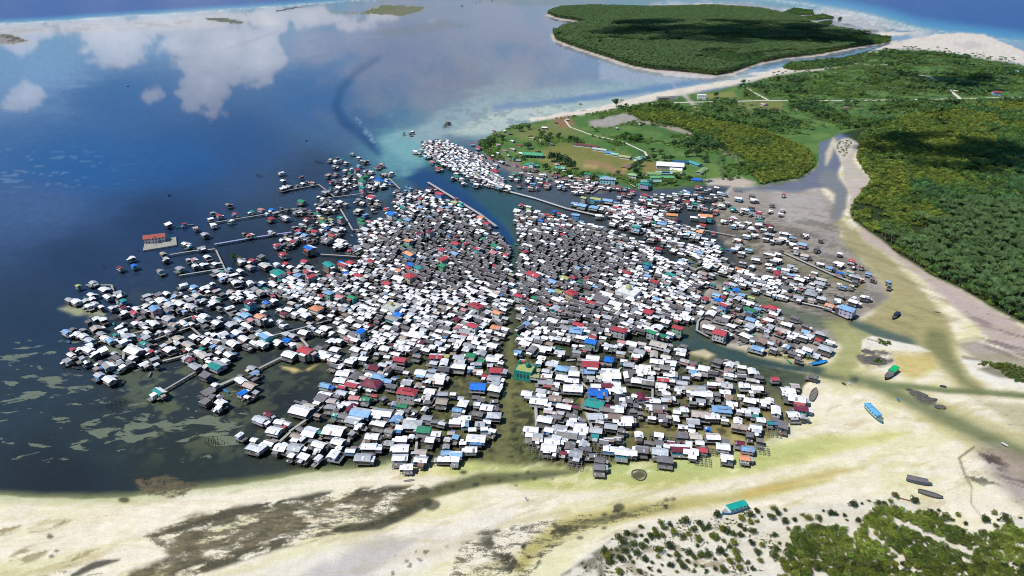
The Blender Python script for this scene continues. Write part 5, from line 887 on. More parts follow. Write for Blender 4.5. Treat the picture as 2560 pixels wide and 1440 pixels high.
T_YEL, T_MAN, T_DRK, T_PALM, T_SCR = map(np.array, ((.108, .142, .024), (.062, .108, .023), (.024, .056, .019), (.048, .086, .028), (.10, .165, .044)))
def tints(u, v, x, y, base, var=.25, alt=None, f=60, bias=0.0):
    n = fbm(x / f, y / f, 4); k = sstep(.4 + bias, .62 + bias, n + nrg.normal(0, .06, len(x)))[:, None]
    t = base * (1 - k) + (alt if alt is not None else base * .7) * k
    return t * np.exp(nrg.normal(0, var, (len(x), 1))) * np.exp(nrg.normal(0, .05, (len(x), 3)))
def mass(name, label, cat, P, d, forms, r0, r1, base, alt, z=0.8, mask=None, seed=1, hs=1.0, bias=0.0, f=60, **kw):
    x, y, u, v = grid_pts(P, d, seed=seed, **kw)
    if mask is not None: k = mask(u, v, x, y); x, y, u, v = x[k], y[k], u[k], v[k]
    n = len(x); r = nrg.uniform(r0, r1, n); kd = nrg.choice(forms, n).astype(float)
    s = np.stack([r, r, r * hs * nrg.uniform(.85, 1.2, n)], -1); pm = kd > 3.5; s[pm] = (nrg.uniform(9, 14, (pm.sum(), 1)))
    t = tints(u, v, x, y, base, alt=alt, bias=bias, f=f); t[pm] = T_PALM * np.exp(nrg.normal(0, .2, (pm.sum(), 1)))
    return x, y, np.full(n, z), s, kd, t
IS4 = [(2088,362),(2105,352),(2130,352),(2122,375),(2108,398),(2096,385)]
def put(name, label, cat, *parts):
    forest(name, label, cat, *[np.concatenate([p[i] for p in parts]) for i in range(6)])
# palms and woodland of the island across the channel
def palmy(u, v, x, y): return fbm(x / 140, y / 140, 4) > .43
ISLc = ISL
a = mass('', '', '', ISL, 5.4, [2, 3, 2, 3, 3], 2.4, 4.3, T_DRK * 1.25, T_MAN * .8, 1.2, None, 3, 1.1)
b_ = mass('', '', '', ISL, 7.0, [4, 5], 3, 4, T_PALM, T_PALM, 1.2, lambda u, v, x, y: palmy(u, v, x, y) | (v < 60) , 4)
put('island_woodland', 'dark palm and broadleaf woodland covering the island across the channel', 'woodland', a, b_)
# mangrove belt between the school and the river
a = mass('', '', '', F_MAN, 3.5, [0, 1, 2, 3], 1.8, 3.2, T_YEL, T_MAN, .3, None, 5, 1.25, .06)
put('school_mangrove', 'yellow green mangrove belt between the school and the tidal river', 'mangroves', a)
# forest right of the river: mangrove edge, woodland and palms behind
CL = [(2152,334),(2200,310),(2330,282),(2560,255),(3050,240),(3050,1060),(2600,830),(2480,770),(2400,722),(2330,690),(2250,640),(2195,595),(2135,555),(2125,535),(2135,505),(2180,455),(2165,438),(2142,405),(2146,362)]
EDGE = np.array(CL)
def inner(u, v, x, y): return (fbm(x / 70 + 5, y / 70, 4) + .0016 * (u - 2330) - .0010 * np.abs(v - 640)) > .47
def gap(u, v, x, y): return (fbm(x / 26, y / 26 + 9, 4) < .66) & ~((ldist([(2296,592,4),(2350,615,6),(2410,640,6),(2450,655,2)], u, v) > 0))
a = mass('', '', '', CL, 3.5, [0, 1, 2, 3], 1.8, 3.4, T_YEL, T_MAN, .4, lambda u, v, x, y: gap(u, v, x, y) & ~(inner(u, v, x, y) & (nrg.random(len(u)) < .7)), 6, 1.25, .08, 45)
b_ = mass('', '', '', CL, 4.6, [2, 3], 2.3, 4.2, T_DRK * 1.7, T_MAN * 1.1, .8, lambda u, v, x, y: gap(u, v, x, y) & inner(u, v, x, y), 7, 1.35)
c_ = mass('', '', '', CL, 6.5, [4, 5], 3, 4, T_PALM, T_PALM, .8, lambda u, v, x, y: inner(u, v, x, y) & (v > 520), 8)
put('riverside_forest', 'mangrove and palm forest standing right of the tidal river', 'forest', a, b_, c_)
# scrub and trees of the land behind the school
LD = [(1195,368),(1225,340),(1280,318),(1340,305),(1430,293),(1500,282),(1600,262),(1720,246),(1840,222),(1900,206),(1960,188),(2040,180),(2120,164),(2175,136),(2240,128),(2300,130),(2420,146),(2560,168),(3050,220),(3050,250),(2560,262),(2330,290),(2200,316),(2100,326),(2040,340),(1960,338),(1860,320),(1760,300),(1640,275),(1570,284),(1590,300),(1700,322),(1800,367),(1860,402),(1880,440),(1820,455),(1700,466),(1600,470),(1500,450),(1400,444),(1300,420),(1230,400)]
OPEN = [[(1330,375),(1420,360),(1500,366),(1595,400),(1570,440),(1480,434),(1400,428),(1340,408)],[(1480,304),(1560,284),(1600,300),(1520,322),(1470,320)],[(1820,250),(1970,248),(1970,284),(1880,284)],[(1640,232),(1860,222),(1860,250),(1640,262)],[(1590,400),(1790,396),(1780,445),(1600,445)]]
ROADS = [[(1620,260,5),(1720,256,4),(1900,252,4),(2100,252,4),(2300,249,4),(2700,240,4)],[(2400,246,4),(2360,215,4),(2325,192,4),(2230,178,4),(2160,160,3)],[(1855,212,4),(1885,232,4),(1920,250,4)],[(1412,300,4),(1425,318,4),(1480,338,4),(1560,356,4),(1612,380,4),(1618,392,4)]]
SCH = [(1300,352),(1480,345),(1700,372),(1810,380),(1800,462),(1560,468),(1300,440)]
def sch(u, v): return np.where(sdist(SCH, u, v) > 0, .13, 0)
def openm(u, v, x, y):
    k = np.ones(u.shape, bool)
    for P in OPEN: k &= sdist(P, u, v) < 0
    for P in ROADS: k &= ldist(P, u, v) < 0
    return k
wood = lambda x, y: fbm(x / 55, y / 55 + 40, 5)
a = mass('', '', '', LD, 5.0, [0, 1], 1.6, 3.2, T_SCR, T_MAN, .8, lambda u, v, x, y: openm(u, v, x, y) & (wood(x, y) > .44 + sch(u, v)), 9, .9)
b_ = mass('', '', '', LD, 7.0, [2, 3], 3.0, 5.0, T_DRK * 1.5, T_MAN, .8, lambda u, v, x, y: openm(u, v, x, y) & (wood(x, y) + np.where((v > 255) & (u > 1850), .05, 0) > .60 + sch(u, v)), 10, 1.2)
c_ = mass('', '', '', LD, 17., [4, 5, 4], 3, 4, T_PALM, T_PALM, .8, lambda u, v, x, y: openm(u, v, x, y) & (u > 1750) & (nrg.random(len(u)) < .6), 12)
put('coastal_scrub', 'green scrub and low trees on the land behind the school', 'scrub', a, b_, c_)
# mangrove islets and river strip
IS2 = [[(1955,172),(1975,160),(2040,154),(2110,148),(2160,136),(2172,130),(2150,150),(2130,164),(2060,172),(1990,178)],[(1955,34),(1985,22),(2030,28),(2035,36),(1980,40)],[(2000,44),(2060,38),(2085,46),(2040,52)],[(2045,58),(2080,54),(2078,62),(2050,64)],[(2095,48),(2102,46),(2103,50),(2096,51)],[(2135,92),(2150,82),(2200,96),(2225,104),(2200,112),(2150,110)]]
put('mangrove_islets', 'dark mangrove thickets on the shoals beside the channel', 'mangroves', *[mass('', '', '', P, 5.0, [0, 1, 2], 2.6, 4.2, T_DRK * 1.4, T_MAN, .1, None, 20 + i, 1.2) for i, P in enumerate(IS2)])
IS3 = [[(2478,915),(2520,908),(2565,925),(2640,950),(2640,965),(2540,958),(2500,935)],[(2435,912),(2470,908),(2530,916),(2490,922)],[(2193,852),(2205,853),(2226,860),(2235,864),(2215,866),(2196,860)],[(2180,905),(2195,900),(2205,908),(2190,913)],[(2010,895),(2025,890),(2035,900),(2018,903)]]
put('sandbar_shrubs', 'low dark shrubs on the sandbars of the tidal creek', 'shrubs', mass('', '', '', IS4, 6.0, [0, 1], .9, 2.0, T_MAN, T_YEL, .4, None, 29, 1.0), *[mass('', '', '', P, 2.0, [0, 1], .8, 1.7, T_MAN * .7, T_YEL * .6, .35, None, 30 + i, 1.0) for i, P in enumerate(IS3)])
# bushes of the coral sand spit: each one its own thing, the thicket behind as one mass
BU = [(1280,1080,t) for t in '129,95 115,102 122,104 129,104 106,108 111,111 104,118 92,120 99,118 120,113 134,110 142,98 148,92 158,94 162,103 171,90 170,106 177,103 187,93 192,98 187,108 157,116 157,124 146,119 146,126 150,133 165,124 166,129 176,122 176,130 182,126 190,125 196,123 185,114 199,105 204,107 196,96 205,85 215,87 228,95 229,104 228,87 237,84 245,90 245,80 250,85 218,116 212,110 221,113 222,121 208,121 203,128 213,124 171,136 165,140 147,140 128,140 106,142 98,132 96,124 250,115 246,122 249,130 240,112 203,137 190,135 194,140 235,131 151,104 138,106 144,104 112,120 124,122 131,116 117,126 109,128 121,131 132,128 140,131 137,137 158,134 152,96 180,98 209,99 214,100 221,104 233,98 240,100 238,92 226,128 219,131 228,138 241,138 210,134 183,134 182,140 212,140'.split()] + [(1920,1080,t) for t in '17,79 127,65 85,74 94,72 101,69 110,72 117,72 123,71 55,79 62,82 68,83 147,70 190,84 216,89 226,81 230,88 236,87 252,86 239,92 228,94 6,77 10,82 3,86 17,90 26,88 34,83 41,87 50,88 79,88 76,84 90,90 98,88 96,95 104,83 112,78 120,80 128,84 214,100 222,104 6,104 12,112 7,118 17,118 5,126 14,130 20,98 29,96 184,88 197,92 171,79 162,81 176,87'.split()]
bl = []
for ox, oy, t in BU:
    a_, b2 = map(int, t.split(',')); x, y = g(ox + 2.5 * a_, oy + 2.5 * b2, .8); bl.append((float(x), float(y), rng.uniform(1.5, 2.6) if rng.random() < .75 else rng.uniform(.8, 1.4), rng.random()))
THK = [(1955,1440),(1965,1370),(1990,1330),(2040,1320),(2100,1322),(2130,1350),(2160,1300),(2190,1272),(2230,1268),(2260,1285),(2330,1280),(2352,1310),(2395,1330),(2440,1342),(2480,1338),(2520,1320),(2560,1330),(2720,1330),(3000,1300),(3000,1900),(1860,1900),(1930,1480)]
TRK = [[(2150,1310,5),(2190,1350,6),(2250,1400,6),(2320,1460,6)],[(2235,1305,8),(2290,1330,9),(2360,1360,9),(2440,1400,6)],[(2440,1345,4),(2500,1390,4),(2560,1440,4)],[(2130,1330,4),(2170,1330,4)]]
x, y, u, v = grid_pts(THK, 2.05, seed=44, umax=3000, vmax=1900)
k = np.ones(len(x), bool)
for P in TRK: k &= ldist(P, u, v) < 0
k &= fbm(x / 9, y / 9, 3) < .74
th = sorted(zip(x[k], y[k], v[k], u[k]), key=lambda p: -p[2] if (p[2] < 1440 and 1880 < p[3] < 2565) else 9e9)
n1 = max(0, 296 - len(bl))
# sparse seedlings between
for (px_, py_, _, _) in th[:n1]: bl.append((float(px_), float(py_), rng.uniform(1.3, 2.4), rng.random() * .6))
x, y, z, s, kd, t = [np.array(q) for q in ([p[0] for p in th[n1:]], [p[1] for p in th[n1:]], [.4] * len(th[n1:]), nrg.uniform(1.1, 2.4, (len(th) - n1, 1)) * np.array([[1, 1, 1.15]]), nrg.choice([0, 1], len(th) - n1), tints(0, 0, np.array([p[0] for p in th[n1:]]), np.array([p[1] for p in th[n1:]]), T_YEL * 1.05, alt=np.array((.052, .076, .014)), f=12, bias=.02))]
LOW = [(1420,1440),(1480,1385),(1560,1325),(1700,1305),(1900,1300),(1990,1330),(1960,1440),(1900,1700),(1200,1700)]
lx, ly, lu, lv = grid_pts(LOW, 1.5, seed=47, vmax=1700); k = (fbm(lx / 7, ly / 7 + 3, 4) > .56) & (nrg.random(len(lx)) < .8); lx, ly = lx[k], ly[k]; n = len(lx); r = nrg.uniform(.25, .7, (n, 1))
forest('sand_seedlings', 'tiny seedlings and weeds dotted between the bushes on the sand', 'seedlings', lx, ly, np.full(n, .38), r * np.array([[1, 1, .8]]), nrg.choice([0, 1], n).astype(float), tints(0, 0, lx, ly, T_MAN * .7, alt=np.array((.10, .09, .05)), f=10))
forest('mangrove_thicket', 'dense olive green mangrove thicket filling the lower right shore', 'mangroves', x, y, z.astype(float), s, kd.astype(float), t)
BM = []
for i in range(6):
    rg = random.Random(60 + i); mb, tb = MB(), MB(); base = [(.026, .040, .010), (.034, .050, .012), (.078, .096, .014), (.020, .034, .010), (.098, .112, .016), (.046, .062, .012)][i]
    crown(mb, .9, 1.2, 0, 320, .15, rg, base, 11); me = mb.mesh('foliage', [LEAF]); own(me, 1.0); tb.tube((0, 0, -.4), (0, 0, .75), .09, .05, (.12, .1, .08))
    for q in range(3): tb.tube((0, 0, .1), (math.cos(q * 2.1 + i) * .45, math.sin(q * 2.1 + i) * .45, .8), .05, .02, (.12, .1, .08), 0, 5)
    BM.append((me, tb.mesh('stem', [BARK])))
BLM = [(1836,1272,'teal roofed boat'),(1800,1305,'canoe under the bushes'),(2300,1202,'long grey hulk'),(2326,1233,'narrow grey hulk'),(1597,1186,'round fish pond'),(2250,1252,'fallen red log'),(1863,1143,'orange beach hut'),(2183,1035,'blue roofed boat')]
LM_old = LM; LM = BLM
bi = []
for (x, y, r, q) in bl:
    u, v = topx(x, y, .8); j = rng.choice((2, 4, 5)) if q < .35 else rng.choice((0, 1, 3, 5)); bi.append(dict(u=float(u), v=float(v), x=x, y=y, r=r, j=j, key='yellowish' if j in (2, 4) else 'dark', adj='yellow green' if j in (2, 4) else 'dark green'))
ORD += ['%s' % (a + b) for a in ('twenty',) for b in ('',)]
ORD2 = ORD; ORD = ORD[:16] + ['seventeenth', 'eighteenth', 'nineteenth', 'twentieth'] + [t + '-' + o for t in ('twenty', 'thirty', 'forty', 'fifty') for o in ('first', 'second', 'third', 'fourth', 'fifth', 'sixth', 'seventh', 'eighth', 'ninth')]
rank_labels(bi, 'mangrove bush')
LM = LM_old
for h in bi:
    e = empty('mangrove_bush', (h['x'], h['y'], .4), rng.uniform(0, 6.28)); e.scale = (h['r'], h['r'], h['r'] * rng.uniform(.9, 1.3)); tag(e, h['label'] or 'dark mangrove bush inside the thicket on the sand spit', 'bush', 'mangrove bushes on the coral sand')
    for me, nm in zip(BM[h['j']], ('foliage', 'stem')):
        o = bpy.data.objects.new(nm, me); col.objects.link(o); o.parent = e
# single trees of the school ground and shore
TREES = [(1380,392,8.5,0),(1400,398,9,0),(1418,406,8,0),(1430,414,7,0),(1363,418,5,0),(1307,395,4.5,0),(1322,366,6,0),(1397,430,4.5,1),(1425,436,5,0),(1455,436,4,0),(1485,446,5,1),(1545,432,3.5,0),(1585,416,6,0),(1598,408,6,0),(1600,440,5,0),(1618,396,5,0),(1635,394,5,0),(1662,396,5,0),(1676,396,5,0),(1717,384,6,0),(1742,382,7,0),(1762,398,6,0),(1690,440,5,1),(1672,452,5,1),(1655,450,4,1),(1722,446,4,0),(1590,430,5,0),(1348,384,4,0),(1440,350,6,0),(1425,345,5,0),(1395,340,5,0),(1650,380,5,1),(1630,375,4,0),(1230,352,6,0),(1255,345,5,0),(1300,322,6,0),(1320,318,5,0),(1541,258,8,0),(1858,205,6,0),(1790,238,6,0),(1915,232,7,0),(1793,250,5,0),(2115,255,8,0),(2140,258,8,0),(585,642,3.5,0),(600,645,3,1),(950,608,3.5,0),(900,632,3,0),(1330,768,3,0),(1700,752,2.5,1),(2215,125,6,0),(1490,325,4,1),(1355,335,5,1)]
TM = []
for i in range(4):
    rg = random.Random(80 + i); mb, tb = MB(), MB(); crown(mb, 1.0, 1.1, .35, 240, .17, rg, [(.022, .045, .016), (.028, .055, .02), (.05, .085, .022), (.065, .1, .025)][i], 12); me = mb.mesh('crown', [LEAF]); own(me, 1.0)
    tb.tube((0, 0, -.1), (0, 0, .8), .07, .045, (.13, .11, .09))
    for q in range(5): tb.tube((0, 0, .45), (math.cos(q * 1.26 + i) * .5, math.sin(q * 1.26 + i) * .5, .95), .035, .015, (.13, .11, .09), 0, 5)
    TM.append((me, tb.mesh('trunk', [BARK])))
LM = LM + [(1332,383,'green roofed hall'),(1690,412,'white roofed gymnasium'),(1668,246,'unfinished grey building'),(1755,238,'white oval building'),(1990,266,'red roofed compound'),(1450,395,'dry sports field')]
ti = []
for (u, v, r, k) in TREES: x, y = g(u, v, r * .9); ti.append(dict(u=u, v=v, x=float(x), y=float(y), r=r, k=k, key='leafy', adj='pale green' if k else 'dark round'))
rank_labels(ti, 'tree'); LM = LM_old; ORD = ORD2
for h in ti:
    e = empty('tree', (h['x'], h['y'], .6 if h['v'] < 500 else .2), rng.uniform(0, 6.28)); e.scale = (h['r'],) * 2 + (h['r'] * rng.uniform(1.0, 1.2),); tag(e, h['label'] or 'tree', 'tree', 'single trees on the shore')
    for me, nm in zip(TM[rng.choice((2, 3)) if h['k'] else rng.choice((0, 1))], ('crown', 'trunk')):
        o = bpy.data.objects.new(nm, me); col.objects.link(o); o.parent = e
PALMS = [(2275,140),(2340,128),(2362,132),(2368,133),(2496,150),(2503,152),(2512,154),(2527,156),(2533,158),(2455,140),(1452,276),(2205,130),(2268,128),(2440,140),(1950,250),(1880,262),(2085,258),(1600,400),(1810,300),(2350,162)]
pi_ = []
for (u, v) in PALMS: x, y = g(u, v + 3, 0); pi_.append(dict(u=u, v=v, x=float(x), y=float(y), key='slender', adj='slender'))
LM = LM + [(1755,238,'white oval building'),(1668,246,'unfinished grey building'),(1990,266,'red roofed compound'),(2492,230,'lone blue walled house'),(2400,100,'white northern beach')]; rank_labels(pi_, 'coconut palm'); LM = LM_old
rg = random.Random(9); pm = []
for i in range(2):
    full = MB(); f_palm(full, random.Random(70 + i)); cr, tk = MB(), MB()
    for f, c_, mm in zip(full.f, full.c, full.m): (tk if mm else cr).poly([full.v[q] for q in f], c_ if mm else tuple(a * b for a, b in zip(c_, T_PALM)))
    me = cr.mesh('crown', [LEAF]); own(me, 1.0); pm.append((me, tk.mesh('trunk', [BARK])))
for i, h in enumerate(pi_):
    e = empty('coconut_palm', (h['x'], h['y'], .6), rng.uniform(0, 6.28)); e.scale = (rng.uniform(10, 14),) * 3; tag(e, h['label'] or 'slender coconut palm by the beach', 'palm', 'single palms on the land')
    for me, nm in zip(pm[i % 2], ('crown', 'trunk')): o = bpy.data.objects.new(nm, me); col.objects.link(o); o.parent = e
# roads
def strip(name, P, label=None, z=.95):
    mb = MB(); q = [(*[float(t) for t in g(u, v, z)], wd_) for u, v, wd_ in P]
    L_ = []
    for i, (x, y, w_) in enumerate(q):
        a, b2 = q[max(0, i - 1)], q[min(len(q) - 1, i + 1)]; dx, dy = b2[0] - a[0], b2[1] - a[1]; l = math.hypot(dx, dy); L_.append(((x + dy / l * w_, y - dx / l * w_), (x - dy / l * w_, y + dx / l * w_)))
    for (a, b2), (c_, d) in zip(L_[:-1], L_[1:]): mb.poly([(*a, z + .25), (*c_, z + .25), (*d, z + .25), (*b2, z + .25)], (.62, .57, .48))
    o = mb.build(name, MAT['concrete']); tag(o, kind='structure'); return o
for P, w_, nm in zip(ROADS, (3.6, 3.2, 2.6, 1.6), ('road', 'road', 'road', 'path')): strip(nm, [(u, v, w_) for u, v, _ in P])
# ---------------------------------------------------------------- buildings of the shore and the land
def big(name, label, cat, u, v, L, W, rc, wc, slope, hw=3.2, form='g', z=.7, win=True, pitch=18, group='buildings of the school and the shore', storeys=1, open_=False):
    h = hw * storeys; x, y = g(u, v, z + h + .8); x1, y1 = g(u + 10, v + 10 * slope, z + h + .8); e = empty(name, (float(x), float(y), z), math.atan2(y1 - y, x1 - x)); tag(e, label, cat, group)
    hx, hy = L / 2, W / 2; k = math.tan(R(pitch)); wl, rf, fd = MB(), MB(), MB()
    fd.box(-hx - .5, hx + .5, -hy - .5, hy + .5, -1.2, .25, (.36, .35, .33)); fd.build('foundation', MAT['concrete'], e)
    if open_:
        for i in range(int(L / 5) + 1):
            for sg in (-1, 1): wl.box(-hx + i * 5 - .2, -hx + i * 5 + .2, sg * hy - .2, sg * hy + .2, .25, h, wc)
        for sg in (-1, 1): wl.box(-hx - .2, hx + .2, sg * hy - .15, sg * hy + .15, h - .4, h, wc)
    else:
        wl.box(-hx, hx, -hy, hy, .25, h, wc)
    r = hy * k; ov = .9; X0, Y0 = hx + ov, hy + ov; e0 = h + .03 - ov * k; zt = h + .03 + r
    if form == 'g':
        for sg in (-1, 1):
            if not open_: wl.poly([(sg * hx, -hy, h), (sg * hx, hy, h), (sg * hx, 0, h + r)][::sg], wc)
            q = [(-X0, sg * Y0, e0), (X0, sg * Y0, e0), (X0, 0, zt), (-X0, 0, zt)]; rf.slab(q if sg < 0 else q[::-1], .12, jit(rc, .06))
    elif form == 'h':
        a = max(.1, X0 - Y0); c1, c2, c3, c4 = (-X0, -Y0, e0), (X0, -Y0, e0), (X0, Y0, e0), (-X0, Y0, e0); A, B = (-a, 0, zt), (a, 0, zt)
        for q in ([c1, c2, B, A], [c3, c4, A, B], [c2, c3, B], [c4, c1, A], [c4, c3, c2, c1]): rf.poly(q, jit(rc, .05))
    else: rf.box(-hx - .3, hx + .3, -hy - .3, hy + .3, h, h + .35, rc)
    wo_ = wl.build('wall' if not open_ else 'column_frame', MAT['wall'], e); rf.build('roof', MAT['roof'], e)
    if win and not open_:
        n = max(2, int(L / 3.6))
        for s_ in range(storeys):
            zc = 1.1 + s_ * hw
            for sg in (-1, 1):
                for i in range(n):
                    xw = -hx + L * (i + .5) / n; q = MB(); y_ = sorted((sg * (hy + .04), sg * (hy - .02))); q.box(xw - .6, xw + .6, y_[0], y_[1], zc, zc + 1.2, (.02, .025, .03)); q.build('window', MAT['glass'], wo_)
    return e
G_, W_, T_ = (.03, .25, .12), (.72, .72, .72), (.05, .3, .24)
CW, CB, CG = (.6, .58, .54), (.2, .38, .5), (.3, .29, .28)
for a in [('assembly_hall','open sided hall with a green gabled roof beside the field','hall',1332,383,27,12,(.08,.34,.17),CG,.05,5,'g'),
 ('gymnasium','gymnasium with a broad blank white roof','gymnasium',1676,409,34,17,(.8,.8,.8),CG,.06,5,'g'), ('gymnasium_annex','white annex roof stepping out in front of the gymnasium','annex',1690,421,14,9,(.76,.76,.76),CG,.06,4,'g'),
 ('classroom_block','long dark maroon roofed classroom row above the dry field','school block',1466,361,38,7,(.16,.05,.055),CW,.13), ('classroom_block','pale grey green classroom row beside the maroon one','school block',1500,371,20,7,(.42,.5,.42),CW,.14),
 ('classroom_block','short blue roofed classroom above the dry field','school block',1524,379,11,7,(.1,.3,.6),CW,.14), ('classroom_block','short mint classroom beside the blue one','school block',1538,383,9,7,(.25,.5,.36),CW,.14), ('classroom_block','olive roofed classroom at the right end of the row','school block',1562,389,16,7,(.36,.4,.18),CW,.14),
 ('school_building','yellow green L wing left of the solar panel roof','school block',1634,431,17,9,(.2,.34,.12),CW,.03), ('school_building','olive roofed wing right of the solar panel roof','school block',1694,428,15,11,(.34,.38,.14),CW,.25), ('school_building','long front wing with a green roof below the solar panels','school block',1655,440,28,8,(.12,.38,.16),CW,.0), ('school_building','long pale teal roof by the creek below the school','school block',1627,450,24,8,(.2,.38,.34),CW,.0),
 ('school_building','dark blue roofed block behind the gymnasium','school block',1701,402,19,8,(.02,.1,.2),CB,.04), ('school_building','teal roofed classroom right of the gymnasium','school block',1738,406,19,8,(.06,.3,.3),CB,.35), ('school_building','slanting olive green roof near the mangroves','school block',1755,424,24,7,(.26,.36,.16),CG,-.7), ('tarpaulin_shed','bright blue tarpaulin shed at the creek bank','shed',1741,446,11,8,(.02,.14,.6),CG,.05,2.6),
 ('community_house','pale green pavilion left of the school trees','pavilion',1598,393,15,9,(.32,.5,.42),CW,-.35), ('community_house','rusty brown roofed house beside the dirt yard','house',1567,414,15,9,(.26,.16,.12),(.5,.36,.12),-.6), ('community_house','two storey house with a pale green roof beside the path','house',1582,434,10,8,(.3,.5,.24),CW,.1,3,'h',.7,True,18,None,2),
 ('shore_row','long emerald roofed row at the bottom of the field','row house',1484,436,27,6,(.02,.36,.24),CW,.1), ('shore_row','bluish two storey building on the shore below the field','row house',1520,444,18,8,(.3,.4,.46),(.3,.55,.6),.06,3,'g',.7,True,16,None,2), ('shore_row','long teal roofed row behind the western shore','row house',1330,410,17,6,(.03,.36,.25),CW,.1), ('shore_row','pale teal roofed house under the dark grove','row house',1401,417,11,7,(.2,.5,.38),CW,.08), ('shore_house','green hipped pavilion on the creek shore','pavilion',1612,460,14,10,(.02,.34,.2),CW,.05,3,'h'),
 ('land_house','white oval building with many windows on the northern shore','building',1755,236,16,11,(.78,.78,.76),(.66,.66,.64),.02,4,'f',.7,True,12,None,2), ('land_house','red roofed house with a blue wall alone among northern trees','house',2492,229,15,10,(.42,.06,.09),(.35,.5,.7),.0,3.4,'g',.7,True,20,None,2), ('land_house','pink roofed house at the road bend','house',1911,259,10,9,(.55,.3,.34),(.6,.45,.45),.3), ('land_house','low red roofed house below the road bend','house',1938,271,14,8,(.5,.1,.13),CW,.02), ('land_house','upper red roof of the compound by the road','house',2010,259,11,8,(.46,.06,.1),CW,.6), ('land_house','lower red roof of the compound by the road','house',2001,271,12,8,(.5,.08,.12),CW,.0), ('land_house','right red roof of the compound by the road','house',2020,268,8,7,(.5,.1,.14),CW,.0), ('land_house','small white roofed shed left of the red compound','house',1990,263,6,4,(.7,.7,.7),CG,.1,2.4),
 ('land_house','pale blue roofed warehouse at the far right edge','warehouse',2553,178,22,14,(.34,.46,.56),CG,.1,4), ('land_house','tiny brown house right of the red compound','house',2116,267,8,6,(.3,.12,.1),CG,.1,2.6), ('land_house','white roofed hut in the clearing by the northern track','house',2213,160,8,6,(.75,.75,.75),CG,.1,2.6), ('land_house','grey hut left of the northern track clearing','house',2190,163,7,5,(.3,.28,.26),CG,.1,2.6), ('land_house','white shed beside the northern track','house',2391,226,8,4,(.75,.75,.75),CG,.1,2.4)]:
    d_ = dict(zip(('name','label','cat','u','v','L','W','rc','wc','slope','hw','form','z','win','pitch','group','storeys'), a)); d_['group'] = d_.get('group') or 'buildings of the school and the shore'
    if d_['name'] == 'assembly_hall': d_['open_'] = True
    big(**d_)
e = big('school_building', 'pale teal school roof carrying a dark solar panel field', 'school block', 1660, 429, 20, 9, (.26, .44, .42), CW, .02)
q = MB(); k = math.tan(R(18)); q.slab([(-3, -4.6, 3.33), (7, -4.6, 3.33), (7, -1.2, 3.33 + 3.4 * k), (-3, -1.2, 3.33 + 3.4 * k)], .06, (.02, .025, .05)); q.v = [(x, y, z + .12) for x, y, z in q.v]; q.build('solar_panel', MAT['glass'], e)
# small houses of the shore between palms and grass
VS = '1236,327R 1247,334M 1200,357R 1226,351R 1212,347W 1262,327W 1275,333K 1299,362R 1390,305K 1418,298W 1362,319W 1347,322K 1330,345Y 1352,350Y 1282,352W 1246,362P 1222,371P 1262,376P 1272,388W 1245,382W 1305,383W 1296,400W 1283,373W 1360,437W 1345,446W 1398,440K 1410,447R 1430,452W 1442,460W 1392,430W 1372,447N 1450,447P 1466,457W 1475,465W 1290,412R 1311,419R 1302,432W 1322,425W 1318,440K 1420,462K 1405,455W 1437,468W 1462,470W 1450,476W 1380,360K 1543,320W 1600,310W 1392,412W 1285,395N 1230,398R 1255,405W 1268,410K 1240,412W'
vh = []
for t in VS.split():
    a = re.fullmatch(r'(\d+),(\d+)([A-Z])', t); vh.append(dict(u=int(a[1]), v=int(a[2]), c=a[3], key={'W': 'white', 'K': 'grey', 'P': 'pink', 'Y': 'olive'}.get(a[3], CNAME[a[3]]), adj='low ' + {'W': 'white', 'K': 'grey', 'P': 'pink', 'Y': 'olive'}.get(a[3], CNAME[a[3]])))
LM_old = LM; LM = LM + [(1332,383,'green roofed hall'),(1450,395,'dry sports field'),(1484,436,'emerald shore row'),(1390,300,'orange dirt path'),(1240,427,'big red northern villa')]
rank_labels(vh, 'shore house')
for h in vh:
    parts, wins, top = house_parts(h['c'], rng.choice((2, 2, 3)), 'g', 1, True); x, y = g(h['u'], h['v'], 3.4); e = empty('shore_house', (float(x), float(y), .75), ridge_az(h['u'], h['v']) + rng.gauss(0, .5)); tag(e, h['label'] or 'low house on the grassy shore near the school', 'house', 'small houses on the school shore')
    for nm, mb, mt in parts: o = mb.build(nm, mt if not isinstance(mt, str) else MAT[mt], e)
LM = LM_old
# unfinished concrete block
x, y = g(1668, 247, 2); e = empty('unfinished_building', (float(x), float(y), .7), R(8)); tag(e, 'unfinished grey concrete building without roof on the northern beach', 'building')
sl, wl = MB(), MB(); sl.box(-19, 19, -7, 7, -1, .3, (.3, .29, .28)); sl.build('floor_slab', MAT['concrete'], e)
for i in range(10):
    for yy in (-6.6, 0, 6.6): wl.box(-18.6 + i * 4.13 - .25, -18.6 + i * 4.13 + .25, yy - .25, yy + .25, .3, 5.2, (.26, .25, .24))
for yy in (-6.6, 6.6): wl.box(-18.8, 18.8, yy - .2, yy + .2, .3, 1.5, (.3, .29, .28)); wl.box(-18.8, 18.8, yy - .2, yy + .2, 3.6, 4.6, (.3, .29, .28))
for xx in (-18.6, 18.6): wl.box(xx - .2, xx + .2, -6.4, 6.4, .3, 4.6, (.28, .27, .26))
wl.box(-18.8, 4, -6.4, 6.4, 4.62, 4.9, (.24, .23, .22)); wl.build('wall', MAT['concrete'], e)
